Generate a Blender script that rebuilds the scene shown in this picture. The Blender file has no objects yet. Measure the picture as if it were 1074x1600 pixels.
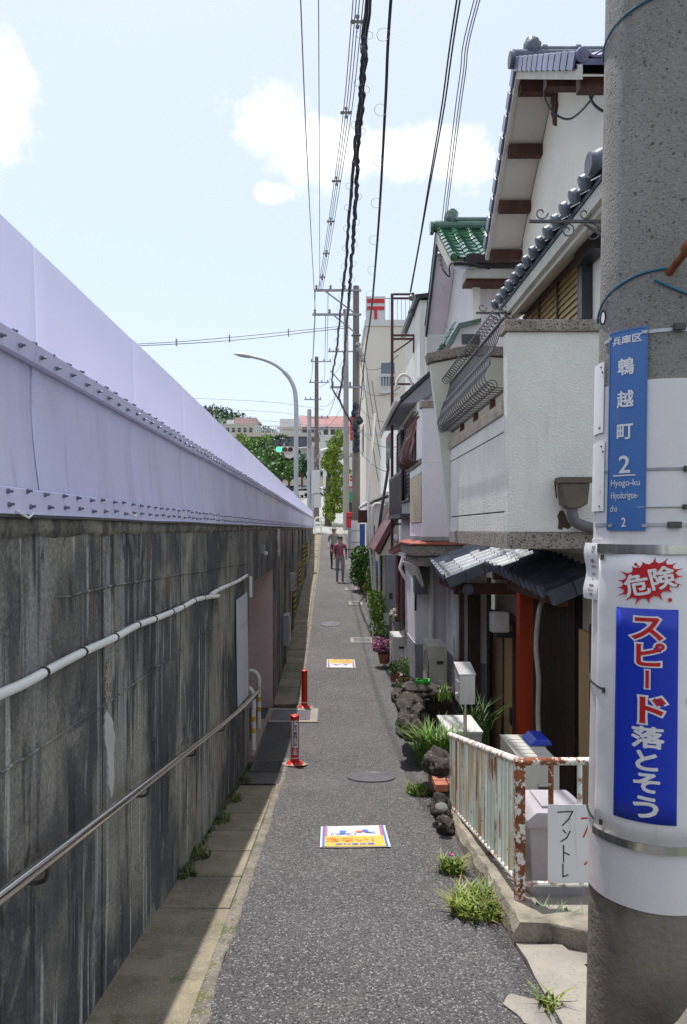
import bpy, bmesh, math, random
from mathutils import Vector, Matrix, noise
random.seed(7)
rnd = random.uniform
R = math.radians
sc = bpy.context.scene
col = sc.collection

# ---------------------------------------------------------------- camera
F, CX, CY, ZC = 1150.0, 517.0, 826.0, 3.0
cd = bpy.data.cameras.new('camera')
cam = bpy.data.objects.new('camera', cd); col.objects.link(cam)
cam.location = (0, 0, ZC); cam.rotation_euler = (R(90), 0, 0)
cd.sensor_fit = 'VERTICAL'; cd.sensor_height = 36; cd.lens = F * 36 / 1600
cd.shift_x = (537 - CX) / 1600; cd.shift_y = (CY - 800) / 1600
cd.clip_start = 0.05; cd.clip_end = 3000
sc.camera = cam

# ---------------------------------------------------------------- sky, sun, exposure
SUN = Vector((-0.118, 0.27, 1.0)).normalized()
w = bpy.data.worlds.new('World'); sc.world = w; w.use_nodes = True
nt = w.node_tree; nt.nodes.clear()
N = nt.nodes.new; L = nt.links.new
out = N('ShaderNodeOutputWorld'); bg = N('ShaderNodeBackground'); bg.inputs[1].default_value = 0.126
sky = N('ShaderNodeTexSky'); sky.sky_type = 'NISHITA'; sky.sun_disc = False
sky.sun_elevation = math.asin(SUN.z); sky.sun_rotation = math.atan2(SUN.x, SUN.y) % (2 * math.pi)
sky.air_density = 1.0; sky.dust_density = 2.0; sky.ozone_density = 1.0
hz = N('ShaderNodeMix'); hz.data_type = 'RGBA'; hz.inputs[0].default_value = 0.6
L(sky.outputs[0], hz.inputs[6]); hz.inputs[7].default_value = (5.6, 6.15, 6.7, 1)
tc = N('ShaderNodeTexCoord')
def vmath(op, a, b=None):
    n = N('ShaderNodeVectorMath'); n.operation = op
    for i, x in enumerate((a, b)):
        if x is None: continue
        if isinstance(x, (tuple, Vector)): n.inputs[i].default_value = tuple(x)
        else: L(x, n.inputs[i])
    return n
def fmath(op, a, b=None):
    n = N('ShaderNodeMath'); n.operation = op
    for i, x in enumerate((a, b)):
        if x is None: continue
        if isinstance(x, (int, float)): n.inputs[i].default_value = x
        else: L(x, n.inputs[i])
    return n.outputs[0]
nz = N('ShaderNodeTexNoise'); nz.inputs['Scale'].default_value = 14; nz.inputs['Detail'].default_value = 9; nz.inputs['Roughness'].default_value = .62
L(tc.outputs['Generated'], nz.inputs['Vector'])
def pdir(px, py): return Vector(((px - CX) / F, 1, (CY - py) / F)).normalized()
def adir(az, el): return Vector((math.sin(R(az)) * math.cos(R(el)), math.cos(R(az)) * math.cos(R(el)), math.sin(R(el))))
clouds = [(pdir(420, 195), 19, 30), (pdir(480, 225), 18, 30), (pdir(545, 250), 20, 34), (pdir(640, 250), 18, 30), (pdir(720, 262), 20, 32), (pdir(420, 303), 46, 80),
          (pdir(-30, 130), 19, 18), (pdir(-140, 160), 10, 14),
          (adir(75, 34), 6, 10), (adir(95, 30), 5, 9), (adir(140, 40), 5, 8), (adir(190, 28), 5, 9), (adir(225, 45), 6, 9), (adir(270, 32), 5, 9), (adir(300, 50), 6, 9), (adir(30, 62), 7, 10)]
acc = None
for c, sx, sz in clouds:
    d = vmath('SUBTRACT', tc.outputs['Generated'], c); m = vmath('MULTIPLY', d.outputs[0], (sx, sx, sz))
    l = vmath('LENGTH', m.outputs[0]).outputs['Value']
    v = fmath('SUBTRACT', 1.0, l)
    acc = v if acc is None else fmath('MAXIMUM', acc, v)
acc = fmath('MAXIMUM', acc, -1.0)
s = fmath('ADD', acc, fmath('MULTIPLY', fmath('SUBTRACT', nz.outputs['Fac'], 0.5), 3.0))
rmp = N('ShaderNodeMapRange'); rmp.interpolation_type = 'SMOOTHSTEP'
L(s, rmp.inputs[0]); rmp.inputs[1].default_value = -0.25; rmp.inputs[2].default_value = 0.75; rmp.inputs[4].default_value = 0.9
cl = N('ShaderNodeMix'); cl.data_type = 'RGBA'
L(rmp.outputs[0], cl.inputs[0]); L(hz.outputs[2], cl.inputs[6]); cl.inputs[7].default_value = (8.6, 8.5, 8.4, 1)
L(cl.outputs[2], bg.inputs[0]); L(bg.outputs[0], out.inputs[0])

sl = bpy.data.lights.new('sun', 'SUN'); sl.energy = 3.6; sl.angle = R(0.53); sl.color = (1, .96, .9)
so = bpy.data.objects.new('sun', sl); col.objects.link(so)
so.rotation_euler = SUN.to_track_quat('Z', 'Y').to_euler(); so.location = (0, 0, 40)
vs = sc.view_settings
vs.view_transform = 'Standard'; vs.look = 'None'; vs.gamma = 1; vs.exposure = 0.5; vs.use_curve_mapping = False

# ---------------------------------------------------------------- helpers
def P(px, py, d): return Vector(((px - CX) / F * d, d, ZC + (CY - py) / F * d))
def PX(px, py, X): return P(px, py, X * F / (px - CX))
def PZ(px, py, z): return P(px, py, z * F / (CY - py))

RP = [(-14, .63), (-8, -.284), (0, -1.5), (4, -2.108), (7, -2.55), (9, -2.78), (10.5, -2.88), (12, -2.92), (14, -2.86), (17, -2.65), (20, -2.33), (25, -1.95), (29, -1.78),
      (33, -1.3), (36, -.75), (40, -.3), (50, .1), (60, .6), (100, 3.8), (143, 7), (200, 10), (420, 24), (900, 50)]
def interp(tab, y):
    if y <= tab[0][0]: return tab[0][1]
    for i in range(len(tab) - 1):
        (a, za), (b, zb) = tab[i], tab[i + 1]
        if y <= b:
            t = (y - a) / (b - a)
            m0 = (zb - tab[i - 1][1]) / (b - tab[i - 1][0]) if i > 0 else (zb - za) / (b - a)
            m1 = (tab[i + 2][1] - za) / (tab[i + 2][0] - a) if i + 2 < len(tab) else (zb - za) / (b - a)
            h = b - a
            return (2*t**3-3*t*t+1)*za + (t**3-2*t*t+t)*h*m0 + (-2*t**3+3*t*t)*zb + (t**3-t*t)*h*m1
    return tab[-1][1]
def gz(y): return ZC + interp(RP, y)
RE = [(-14, .9), (2.5, .9), (4, .91), (5.5, .95), (8, 1.03), (12, 1.2), (17, 1.34), (22, 1.2), (27, 1.06), (31, .95), (36, 1.0), (40, 1.2)]
def redge(y): return interp(RE, y)

OFF = {}
def off(o): return OFF.get(o.name, Vector((0, 0, 0))) if o else Vector((0, 0, 0))

class MB:
    def __init__(s): s.v = []; s.f = []; s.m = []
    def add(s, vs, fs, mi=0):
        b = len(s.v); s.v += [Vector(x) for x in vs]
        for f in fs: s.f.append([b + i for i in f]); s.m.append(mi)
        return s
    def box(s, x0, x1, y0, y1, z0, z1, mi=0):
        return s.add([(x, y, z) for x in (x0, x1) for y in (y0, y1) for z in (z0, z1)],
                     [(0, 1, 3, 2), (4, 6, 7, 5), (0, 4, 5, 1), (2, 3, 7, 6), (0, 2, 6, 4), (1, 5, 7, 3)], mi)
    def obox(s, c, ax, ay, az, mi=0):          # half-axis vectors
        c = Vector(c); q = [c + ax * i + ay * j + az * k for i in (-1, 1) for j in (-1, 1) for k in (-1, 1)]
        return s.add(q, [(0, 1, 3, 2), (4, 6, 7, 5), (0, 4, 5, 1), (2, 3, 7, 6), (0, 2, 6, 4), (1, 5, 7, 3)], mi)
    def bar(s, a, b, wd, ht, up=Vector((0, 0, 1)), mi=0):
        a, b = Vector(a), Vector(b); d = (b - a); x = d.normalized(); y = up.cross(x)
        if y.length < 1e-4: y = Vector((1, 0, 0)).cross(x)
        y.normalize(); z = x.cross(y)
        return s.obox((a + b) / 2, d / 2, y * wd / 2, z * ht / 2, mi)
    def prism(s, pts, vec, mi=0):
        pts = [Vector(p) for p in pts]; n = len(pts); vec = Vector(vec)
        return s.add(pts + [p + vec for p in pts], [list(range(n))[::-1], list(range(n, 2 * n))] + [(i, (i + 1) % n, n + (i + 1) % n, n + i) for i in range(n)], mi)
    def tube(s, pts, r, n=6, cap=True, mi=0):
        pts = [Vector(p) for p in pts]; k = len(pts)
        if not hasattr(r, '__len__'): r = [r] * k
        b = []; prev = None
        for i, p in enumerate(pts):
            t = (pts[min(i + 1, k - 1)] - pts[max(i - 1, 0)])
            t = t.normalized() if t.length > 1e-9 else Vector((0, 0, 1))
            if prev is None:
                a = Vector((0, 0, 1)) if abs(t.z) < .9 else Vector((1, 0, 0))
                u = t.cross(a).normalized()
            else:
                u = prev - t * prev.dot(t); u.normalize()
            prev = u; q = t.cross(u)
            b += [p + (u * math.cos(2 * math.pi * j / n) + q * math.sin(2 * math.pi * j / n)) * r[i] for j in range(n)]
        fs = [(i * n + j, i * n + (j + 1) % n, (i + 1) * n + (j + 1) % n, (i + 1) * n + j) for i in range(k - 1) for j in range(n)]
        if cap: fs += [list(range(n))[::-1], list(range((k - 1) * n, k * n))]
        return s.add(b, fs, mi)
    def lathe(s, prof, c, n=16, axis='z', mi=0):
        c = Vector(c); b = []
        for r, z in prof:
            for j in range(n):
                a = 2 * math.pi * j / n; p = (r * math.cos(a), r * math.sin(a), z)
                if axis == 'y': p = (p[0], p[2], p[1])
                if axis == 'x': p = (p[2], p[0], p[1])
                b.append(c + Vector(p))
        k = len(prof)
        fs = [(i * n + j, i * n + (j + 1) % n, (i + 1) * n + (j + 1) % n, (i + 1) * n + j) for i in range(k - 1) for j in range(n)]
        fs += [list(range(n))[::-1], list(range((k - 1) * n, k * n))]
        return s.add(b, fs, mi)
    def grid(s, us, vs, fn, mi=0):
        b = [fn(u, v) for u in us for v in vs]; n = len(vs)
        return s.add(b, [(i * n + j, i * n + j + 1, (i + 1) * n + j + 1, (i + 1) * n + j) for i in range(len(us) - 1) for j in range(n - 1)], mi)
    def blob(s, c, r, sub=2, amp=.2, fr=3.0, seed=0, mi=0):
        bm = bmesh.new(); bmesh.ops.create_icosphere(bm, subdivisions=sub, radius=1)
        r = Vector(r) if hasattr(r, '__len__') else Vector((r, r, r)); c = Vector(c)
        q = []
        for v in bm.verts:
            k = 1 + amp * noise.fractal(v.co * fr + Vector((seed * 7.3, seed * 3.1, seed)), 1.0, 2.0, 4)
            q.append(c + Vector((v.co.x * r.x, v.co.y * r.y, v.co.z * r.z)) * k)
        fs = [[v.index for v in f.verts] for f in bm.faces]; bm.free()
        return s.add(q, fs, mi)
    def mesh(s, name, mats, smooth=False, bevel=0, o=Vector((0, 0, 0)), recalc=True):
        me = bpy.data.meshes.new(name)
        me.from_pydata([v - o for v in s.v], [], s.f)
        for m in (mats if isinstance(mats, (list, tuple)) else [mats]): me.materials.append(M[m] if isinstance(m, str) else m)
        for p, i in zip(me.polygons, s.m): p.material_index = i
        bm = bmesh.new(); bm.from_mesh(me)
        if recalc: bmesh.ops.recalc_face_normals(bm, faces=bm.faces)
        if bevel:
            ed = [e for e in bm.edges if e.is_manifold and e.calc_face_angle(0) > .5]
            bmesh.ops.bevel(bm, geom=ed, offset=bevel, segments=2, profile=.6, affect='EDGES', clamp_overlap=True)
        bm.to_mesh(me); bm.free()
        if smooth:
            for p in me.polygons: p.use_smooth = True
            if smooth != 'all':
                try: me.set_sharp_from_angle(angle=R(38))
                except Exception: pass
        return me
    def build(s, name, mats, parent=None, smooth=False, bevel=0, origin=None, recalc=True):
        o = off(parent) if parent else (Vector(origin) if origin is not None else Vector((0, 0, 0)))
        ob = bpy.data.objects.new(name, s.mesh(name, mats, smooth, bevel, o, recalc)); col.objects.link(ob)
        if parent: ob.parent = parent
        else: ob.location = o
        OFF[ob.name] = o
        return ob
def B(x0, x1, y0, y1, z0, z1): return MB().box(x0, x1, y0, y1, z0, z1)
LABELS = {}
def tag(o, label, cat, group=None, kind=None):
    o['label'] = label
    if cat: o['category'] = cat
    if group: o['group'] = group
    if kind: o['kind'] = kind
    return o
def thing(name, label, cat, loc, group=None):
    o = bpy.data.objects.new(name, None); col.objects.link(o); o.location = loc; o.empty_display_size = .1
    OFF[o.name] = Vector(loc); return tag(o, label, cat, group)
def struct(o): o['kind'] = 'structure'; return o
def place(name, me, parent, loc, rot=None, scale=None):
    o = bpy.data.objects.new(name, me); col.objects.link(o); o.parent = parent
    l = Vector(loc) - off(parent)
    if rot is None: o.location = l
    else:
        m = rot.to_4x4() if isinstance(rot, Matrix) else rot.to_matrix().to_4x4()
        if scale: m = m @ Matrix.Diagonal((*scale, 1))
        o.matrix_local = Matrix.Translation(l) @ m
    if rot is None and scale: o.scale = scale
    OFF[o.name] = off(parent)
    return o
def smoothpts(pts, k=6):
    pts = [Vector(p) for p in pts]; o = []
    for i in range(len(pts) - 1):
        p0, p1, p2, p3 = pts[max(i - 1, 0)], pts[i], pts[i + 1], pts[min(i + 2, len(pts) - 1)]
        for j in range(k):
            t = j / k
            o.append(.5 * ((2 * p1) + (p2 - p0) * t + (2 * p0 - 5 * p1 + 4 * p2 - p3) * t * t + (3 * p1 - p0 - 3 * p2 + p3) * t ** 3))
    return o + [pts[-1]]

# ---------------------------------------------------------------- materials
M = {}
def mat(name, c1, c2=None, sc1=6, rough=.75, bump=0, bsc=80, streak=None, speck=None, dirt=None, metal=0, spec=.5, rndv=0, emit=None, coat=0, sv=(1, 1, 1), bdist=.004, bdet=4):
    m = bpy.data.materials.new(name); M[name] = m; m.use_nodes = True
    t = m.node_tree; b = t.nodes['Principled BSDF']; n = t.nodes.new; l = t.links.new
    b.inputs['Roughness'].default_value = rough; b.inputs['Metallic'].default_value = metal; b.inputs['Specular IOR Level'].default_value = spec
    if coat: b.inputs['Coat Weight'].default_value = coat; b.inputs['Coat Roughness'].default_value = .12
    g = n('ShaderNodeNewGeometry')
    def nse(scale, det=4, sv=(1, 1, 1), ro=.6):
        mp = n('ShaderNodeMapping'); mp.inputs['Scale'].default_value = sv; l(g.outputs['Position'], mp.inputs[0])
        x = n('ShaderNodeTexNoise'); x.inputs['Scale'].default_value = scale; x.inputs['Detail'].default_value = det; x.inputs['Roughness'].default_value = ro
        l(mp.outputs[0], x.inputs['Vector']); return x.outputs['Fac']
    def ramp(f, a, bb):
        x = n('ShaderNodeMapRange'); x.interpolation_type = 'SMOOTHSTEP'; l(f, x.inputs[0]); x.inputs[1].default_value = a; x.inputs[2].default_value = bb; return x.outputs[0]
    def mix(f, a, bb):
        x = n('ShaderNodeMix'); x.data_type = 'RGBA'
        if isinstance(f, float): x.inputs[0].default_value = f
        else: l(f, x.inputs[0])
        for i, q in ((6, a), (7, bb)):
            if isinstance(q, tuple): x.inputs[i].default_value = (*q, 1)
            else: l(q, x.inputs[i])
        return x.outputs[2]
    if c2 is None: c2 = tuple(min(1, x * .86) for x in c1)
    c = mix(ramp(nse(sc1, 5, sv), .33, .67), c1, c2)
    for st in (streak or []):                      # (colour, scale, zscale, lo, hi, strength)
        f = ramp(nse(st[1], 5, (1, 1, st[2])), st[3], st[4])
        x = n('ShaderNodeMath'); x.operation = 'MULTIPLY'; l(f, x.inputs[0]); x.inputs[1].default_value = st[5]
        c = mix(x.outputs[0], c, st[0])
    for d in (dirt or []):                         # (colour, scale, lo, hi, strength)
        f = ramp(nse(d[1], 7, (1, 1, 1), .68), d[2], d[3])
        x = n('ShaderNodeMath'); x.operation = 'MULTIPLY'; l(f, x.inputs[0]); x.inputs[1].default_value = d[4]
        c = mix(x.outputs[0], c, d[0])
    for sp in (speck or []):                       # (colour, scale, threshold)
        v = n('ShaderNodeTexVoronoi'); v.inputs['Scale'].default_value = sp[1]; l(g.outputs['Position'], v.inputs['Vector'])
        sh = n('ShaderNodeSeparateColor'); l(v.outputs['Color'], sh.inputs[0])
        c = mix(ramp(sh.outputs[0], sp[2], min(1, sp[2] + .25)), c, sp[0])
    if rndv:
        oi = n('ShaderNodeObjectInfo'); h = n('ShaderNodeHueSaturation'); mr = n('ShaderNodeMapRange')
        l(oi.outputs['Random'], mr.inputs[0]); mr.inputs[3].default_value = 1 - rndv; mr.inputs[4].default_value = 1 + rndv
        l(mr.outputs[0], h.inputs['Value']); l(c, h.inputs['Color']); c = h.outputs[0]
    l(c, b.inputs['Base Color'])
    rr = n('ShaderNodeMapRange'); l(nse(sc1 * 3.1, 4), rr.inputs[0]); rv = .12 if metal < .9 else .03; rr.inputs[3].default_value = max(.03, rough - rv); rr.inputs[4].default_value = min(1, rough + rv)
    l(rr.outputs[0], b.inputs['Roughness'])
    if bump:
        bp = n('ShaderNodeBump'); bp.inputs['Strength'].default_value = bump; bp.inputs['Distance'].default_value = bdist
        l(nse(bsc, bdet), bp.inputs['Height']); l(bp.outputs[0], b.inputs['Normal'])
    if emit:
        b.inputs['Emission Color'].default_value = (*emit[0], 1); b.inputs['Emission Strength'].default_value = emit[1]
    return m
BLK = (.012, .012, .013)
mat('asphalt', (.118, .113, .117), (.088, .085, .089), .55, .82, 1.0, 150, speck=[((.34, .325, .325), 125, .77), ((.035, .034, .036), 135, .68)], dirt=[((.155, .148, .142), 1.3, .50, .68, .45), ((.06, .058, .058), 2.7, .56, .68, .35)], bdist=.012, spec=.35)
mat('asphalt_patch', (.075, .073, .075), (.055, .054, .056), 2, .85, .9, 150, speck=[((.16, .16, .16), 110, .75)], bdist=.01)
mat('ground', (.10, .10, .085), (.07, .08, .05), .8, .95, .5, 20)
mat('far_street', (.30, .295, .285), (.26, .255, .25), .3, .9)
mat('gutter', (.26, .225, .155), (.17, .148, .10), 3.5, .88, .8, 120, dirt=[((.09, .10, .04), 5, .52, .7, .7), ((.08, .078, .07), 1.4, .5, .7, .6)], speck=[((.3, .28, .25), 160, .85)], rndv=.08)
mat('kerb', (.235, .205, .17), (.15, .132, .108), 8, .92, 1.0, 60, dirt=[((.10, .11, .03), 7, .54, .62, .85), ((.09, .08, .07), 4, .52, .64, .6)], speck=[((.34, .30, .27), 170, .86), ((.09, .08, .07), 120, .82)], bdist=.012)
mat('concrete', (.305, .275, .24), (.24, .217, .188), 4, .9, .7, 60, dirt=[((.2, .19, .16), 3, .52, .72, .6)], speck=[((.2, .19, .18), 120, .88)])
mat('old_kerb', (.33, .285, .225), (.22, .195, .155), 5, .93, 1.0, 45, dirt=[((.07, .066, .055), 4, .5, .7, .7), ((.12, .13, .05), 7, .58, .7, .6)], bdist=.015)
def wall_material():
    m = bpy.data.materials.new('wall'); M['wall'] = m; m.use_nodes = True
    t = m.node_tree; b = t.nodes['Principled BSDF']; n = t.nodes.new; l = t.links.new
    b.inputs['Roughness'].default_value = .9; b.inputs['Specular IOR Level'].default_value = .3
    g = n('ShaderNodeNewGeometry')
    def nse(scale, sv=(1, 1, 1), det=6, ro=.62, dist=0, off=0):
        mp = n('ShaderNodeMapping'); mp.inputs['Scale'].default_value = sv; mp.inputs['Location'].default_value = (off, off * 1.7, off * .6); l(g.outputs['Position'], mp.inputs[0])
        x = n('ShaderNodeTexNoise'); x.inputs['Scale'].default_value = scale; x.inputs['Detail'].default_value = det; x.inputs['Roughness'].default_value = ro; x.inputs['Distortion'].default_value = dist
        l(mp.outputs[0], x.inputs['Vector']); return x.outputs['Fac']
    def rg(f, a, c, hi=1.0):
        x = n('ShaderNodeMapRange'); x.interpolation_type = 'SMOOTHSTEP'; l(f, x.inputs[0]); x.inputs[1].default_value = a; x.inputs[2].default_value = c; x.inputs[4].default_value = hi; return x.outputs[0]
    def mul(a, c):
        x = n('ShaderNodeMath'); x.operation = 'MULTIPLY'; l(a, x.inputs[0]); l(c, x.inputs[1]); return x.outputs[0]
    def mix(f, a, c):
        x = n('ShaderNodeMix'); x.data_type = 'RGBA'; l(f, x.inputs[0])
        for k, q in ((6, a), (7, c)):
            if isinstance(q, tuple): x.inputs[k].default_value = (*q, 1)
            else: l(q, x.inputs[k])
        return x.outputs[2]
    big = nse(.9, (1, 1, .8), 5); mid = nse(2.3, (1, 1, .5), 6, off=3)
    c = mix(rg(big, .42, .58), (.255, .24, .205), (.075, .075, .078))
    c = mix(rg(mid, .44, .62, .75), c, (.060, .060, .064))
    c = mix(mul(rg(nse(10, (1, 1, .07), 5, off=1), .52, .60, .85), rg(nse(1.3, off=8), .38, .58)), c, (.030, .030, .033))
    c = mix(mul(rg(nse(8, (1, 1, .06), 5, off=5), .53, .62, .8), rg(nse(1.1, (1, 1, .6), off=12), .45, .60)), c, (.30, .295, .285))
    c = mix(mul(rg(nse(19, (1, 1, .04), 4, off=7), .58, .63, .85), rg(nse(1.7, (1, 1, .5), off=17), .46, .58)), c, (.42, .41, .39))
    c = mix(mul(rg(nse(7, (1, 1, .08), 4, off=21), .62, .68, .7), rg(nse(2.1, off=23), .50, .62)), c, (.24, .125, .05))
    c = mix(rg(nse(3.4, (1, 1, .9), 8, .7, .6, off=31), .57, .66, .6), c, (.27, .255, .225))
    c = mix(rg(nse(5.5, (1, 1, .7), 8, .72, .4, off=37), .585, .66, .75), c, (.022, .022, .022))
    c = mix(rg(nse(26, (1, 1, 1), 6, .7, off=41), .62, .70, .6), c, (.02, .02, .02))
    gr = n('ShaderNodeHueSaturation'); l(c, gr.inputs['Color']); mr = n('ShaderNodeMapRange'); l(nse(70, (1, 1, 1), 5, .75, off=43), mr.inputs[0]); mr.inputs[1].default_value = .3; mr.inputs[2].default_value = .7; mr.inputs[3].default_value = .55; mr.inputs[4].default_value = 1.5; l(mr.outputs[0], gr.inputs['Value'])
    l(gr.outputs[0], b.inputs['Base Color'])
    bp = n('ShaderNodeBump'); bp.inputs['Strength'].default_value = .8; bp.inputs['Distance'].default_value = .009; l(nse(45, (1, 1, 1), 6, .7), bp.inputs['Height']); l(bp.outputs[0], b.inputs['Normal'])
wall_material()
mat('wall_top', (.27, .25, .205), (.16, .15, .125), 6, .93, 1.0, 45, dirt=[((.06, .058, .054), 5, .47, .60, .85), ((.15, .14, .06), 11, .58, .66, .6), ((.035, .035, .035), 14, .54, .62, .7)], bdist=.02)
mat('plaster_white', (.55, .53, .51), (.42, .41, .39), 6, .9, .5, 40)
mat('pink_wall', (.66, .50, .51), (.58, .445, .45), 2, .85, .4, 50, dirt=[((.12, .09, .09), 4, .66, .71, .8)])
mat('steel_lilac', (.60, .59, .83), (.565, .56, .79), .8, .42, .15, 30, streak=[((.42, .41, .58), 5, .10, .54, .66, .40), ((.74, .72, .90), 1.2, .2, .50, .64, .5), ((.36, .34, .46), 12, .06, .60, .68, .35)], dirt=[((.42, .38, .47), 1.1, .54, .68, .35), ((.50, .40, .38), 2.3, .64, .70, .35)], spec=.5)
pm = mat('poly_lilac', (.72, .71, .92), (.68, .67, .88), .7, .32, .1, 20, streak=[((.62, .60, .80), 3, .12, .52, .68, .4)], spec=.6)
_t = pm.node_tree; _b = _t.nodes['Principled BSDF']; _tr = _t.nodes.new('ShaderNodeBsdfTranslucent'); _tr.inputs[0].default_value = (.80, .79, .97, 1)
_mx = _t.nodes.new('ShaderNodeMixShader'); _mx.inputs[0].default_value = .45; _t.links.new(_b.outputs[0], _mx.inputs[1]); _t.links.new(_tr.outputs[0], _mx.inputs[2]); _t.links.new(_mx.outputs[0], _t.nodes['Material Output'].inputs[0])
mat('steel_band', (.46, .445, .66), (.41, .40, .60), 2, .45, .1, 40, streak=[((.34, .32, .42), 4, .2, .55, .7, .4)])
mat('bolt', (.17, .19, .27), (.14, .15, .21), 30, .4, metal=.5)
mat('stainless', (.78, .78, .76), (.75, .75, .73), 3, .15, metal=1)
mat('bracket', (.12, .115, .105), (.07, .065, .06), 20, .6, metal=.6)
mat('pvc_white', (.78, .77, .75), (.70, .69, .67), 3, .4, dirt=[((.4, .39, .37), 6, .6, .75, .5)])
mat('black_tape', BLK, (.02, .02, .02), 9, .5)
mat('board_white', (.60, .61, .66), (.54, .55, .60), 3, .55, streak=[((.38, .38, .42), 5, .1, .6, .75, .5)])
mat('box_grey', (.40, .40, .38), (.34, .34, .32), 5, .55)
mat('hazard_yellow', (.70, .52, .03), (.6, .45, .03), 8, .6)
mat('yellow_tape', (.72, .42, .03), (.62, .36, .03), 9, .55, dirt=[((.75, .73, .68), 25, .58, .62, .9)])
mat('white_paint', (.80, .79, .76), (.72, .71, .68), 5, .5, dirt=[((.35, .30, .25), 9, .63, .72, .5)])
mat('bollard_red', (.60, .025, .010), (.50, .02, .01), 6, .38, spec=.5, dirt=[((.30, .05, .03), 14, .6, .75, .4)])
mat('grate', (.10, .09, .085), (.06, .055, .055), 9, .55, .6, 60, metal=.5, dirt=[((.13, .08, .05), 8, .55, .7, .5)])
mat('dark', (.012, .012, .012), (.008, .008, .008), 5, .9)
mat('pole_concrete', (.27, .25, .225), (.21, .195, .18), 3, .9, .9, 130, streak=[((.14, .13, .12), 5, .15, .52, .72, .6), ((.33, .31, .29), 7, .1, .62, .75, .4)], speck=[((.34, .32, .30), 330, .88), ((.14, .125, .115), 260, .86), ((.09, .08, .07), 150, .965)], bdist=.006)
mat('pole_base', (.25, .22, .18), (.13, .112, .092), 4, .9, .8, 70, streak=[((.26, .24, .21), 7, .12, .55, .7, .6), ((.17, .10, .05), 5, .1, .63, .75, .6)], dirt=[((.035, .034, .032), 3, .55, .72, .6)], bdist=.006)
mat('pole_grey', (.40, .385, .37), (.33, .32, .31), 1, .85, .3, 60, streak=[((.27, .25, .23), 4, .1, .55, .7, .5)])
mat('pole_brown', (.215, .18, .155), (.16, .135, .12), 1, .85, .3, 60)
mat('sleeve', (.78, .74, .74), (.72, .685, .69), 2.5, .48, .3, 9, streak=[((.48, .46, .44), 7, .12, .60, .74, .6), ((.38, .34, .29), 10, .07, .67, .77, .5)], dirt=[((.36, .33, .31), 4, .64, .76, .5)], bdist=.01)
mat('board_alu', (.84, .82, .82), (.80, .78, .78), 3, .42, .3, 6, streak=[((.60, .57, .53), 13, .07, .58, .68, .5)], dirt=[((.5, .47, .44), 6, .58, .70, .5)], bdist=.03, bdet=1)
mat('sign_blue', (.055, .165, .44), (.075, .19, .46), 5, .40, streak=[((.14, .27, .52), 14, .06, .58, .72, .35), ((.04, .12, .34), 9, .08, .6, .74, .4)])
mat('print_blue', (.008, .035, .47), (.009, .04, .50), 4, .4, streak=[((.05, .08, .42), 16, .08, .58, .68, .35)])
mat('print_red', (.58, .012, .016), (.54, .012, .016), 5, .42)
mat('print_white', (.82, .81, .80), (.77, .765, .76), 6, .45, streak=[((.58, .55, .50), 14, .08, .60, .70, .4)], dirt=[((.5, .47, .42), 9, .64, .72, .4)])
mat('print_black', (.02, .02, .022), (.035, .035, .035), 20, .5)
mat('print_orange', (.80, .22, .03), (.72, .25, .06), 40, .7, speck=[((.5, .3, .1), 90, .85)])
mat('print_yellow', (.66, .43, .06), (.58, .39, .10), 25, .75, .5, 150, dirt=[((.35, .30, .22), 30, .6, .68, .6)])
mat('decal_white', (.62, .60, .58), (.52, .50, .48), 22, .75, .5, 150, dirt=[((.3, .29, .28), 28, .62, .70, .6)])
mat('decal_blue', (.05, .14, .55), (.08, .18, .52), 30, .7, dirt=[((.4, .4, .42), 40, .6, .68, .6)])
mat('decal_red', (.66, .10, .09), (.6, .14, .12), 30, .7, dirt=[((.5, .45, .42), 40, .6, .68, .6)])
mat('teal_wire', (.02, .16, .24), (.02, .14, .2), 9, .4)
mat('rusty_bolt', (.26, .085, .03), (.16, .05, .02), 25, .8, .8, 90)
mat('fence_paint', (.88, .91, .80), (.74, .86, .78), 3, .5, .3, 60, rndv=.12, streak=[((.36, .13, .04), 17, .09, .555, .60, .95), ((.64, .42, .19), 7.5, .12, .53, .62, .7), ((.70, .72, .66), 6, .1, .6, .75, .5)], dirt=[((.06, .02, .01), 24, .64, .67, 1)])
mat('fence_rail', (.86, .86, .82), (.78, .79, .75), 4, .5, .5, 60, dirt=[((.33, .11, .05), 13, .50, .58, .9), ((.16, .05, .02), 24, .6, .66, .9)])
mat('fence_rust', (.34, .10, .035), (.15, .045, .018), 14, .85, 1.0, 60, dirt=[((.78, .78, .70), 21, .51, .54, .92), ((.05, .018, .01), 22, .58, .66, .8)], bdist=.006)
mat('rock', (.075, .063, .054), (.034, .029, .026), 9, .92, 1.0, 40, speck=[((.22, .2, .18), 60, .93)], dirt=[((.12, .10, .085), 8, .56, .72, .55)], bdist=.03)
mat('rock_pale', (.20, .215, .185), (.13, .14, .12), 9, .9, .8, 40)
mat('brick_red', (.36, .13, .08), (.28, .10, .065), 14, .9, .8, 80, rndv=.15)
mat('stucco', (.77, .745, .69), (.71, .685, .635), 2, .93, 1.0, 55, streak=[((.50, .485, .44), 5, .10, .55, .68, .4)], dirt=[((.54, .52, .47), 1.6, .55, .7, .4)], bdist=.012, bdet=2)
mat('stucco_wing', (.64, .63, .55), (.58, .57, .50), 2, .93, .8, 45, bdist=.01)
mat('stucco_lilac', (.74, .70, .77), (.68, .64, .71), 2, .9, .5, 60, streak=[((.38, .36, .41), 4, .1, .6, .75, .4)])
mat('stucco_cream', (.60, .53, .40), (.50, .43, .31), 12, .95, 1.0, 30, speck=[((.40, .32, .2), 60, .8)], bdist=.02)
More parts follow.
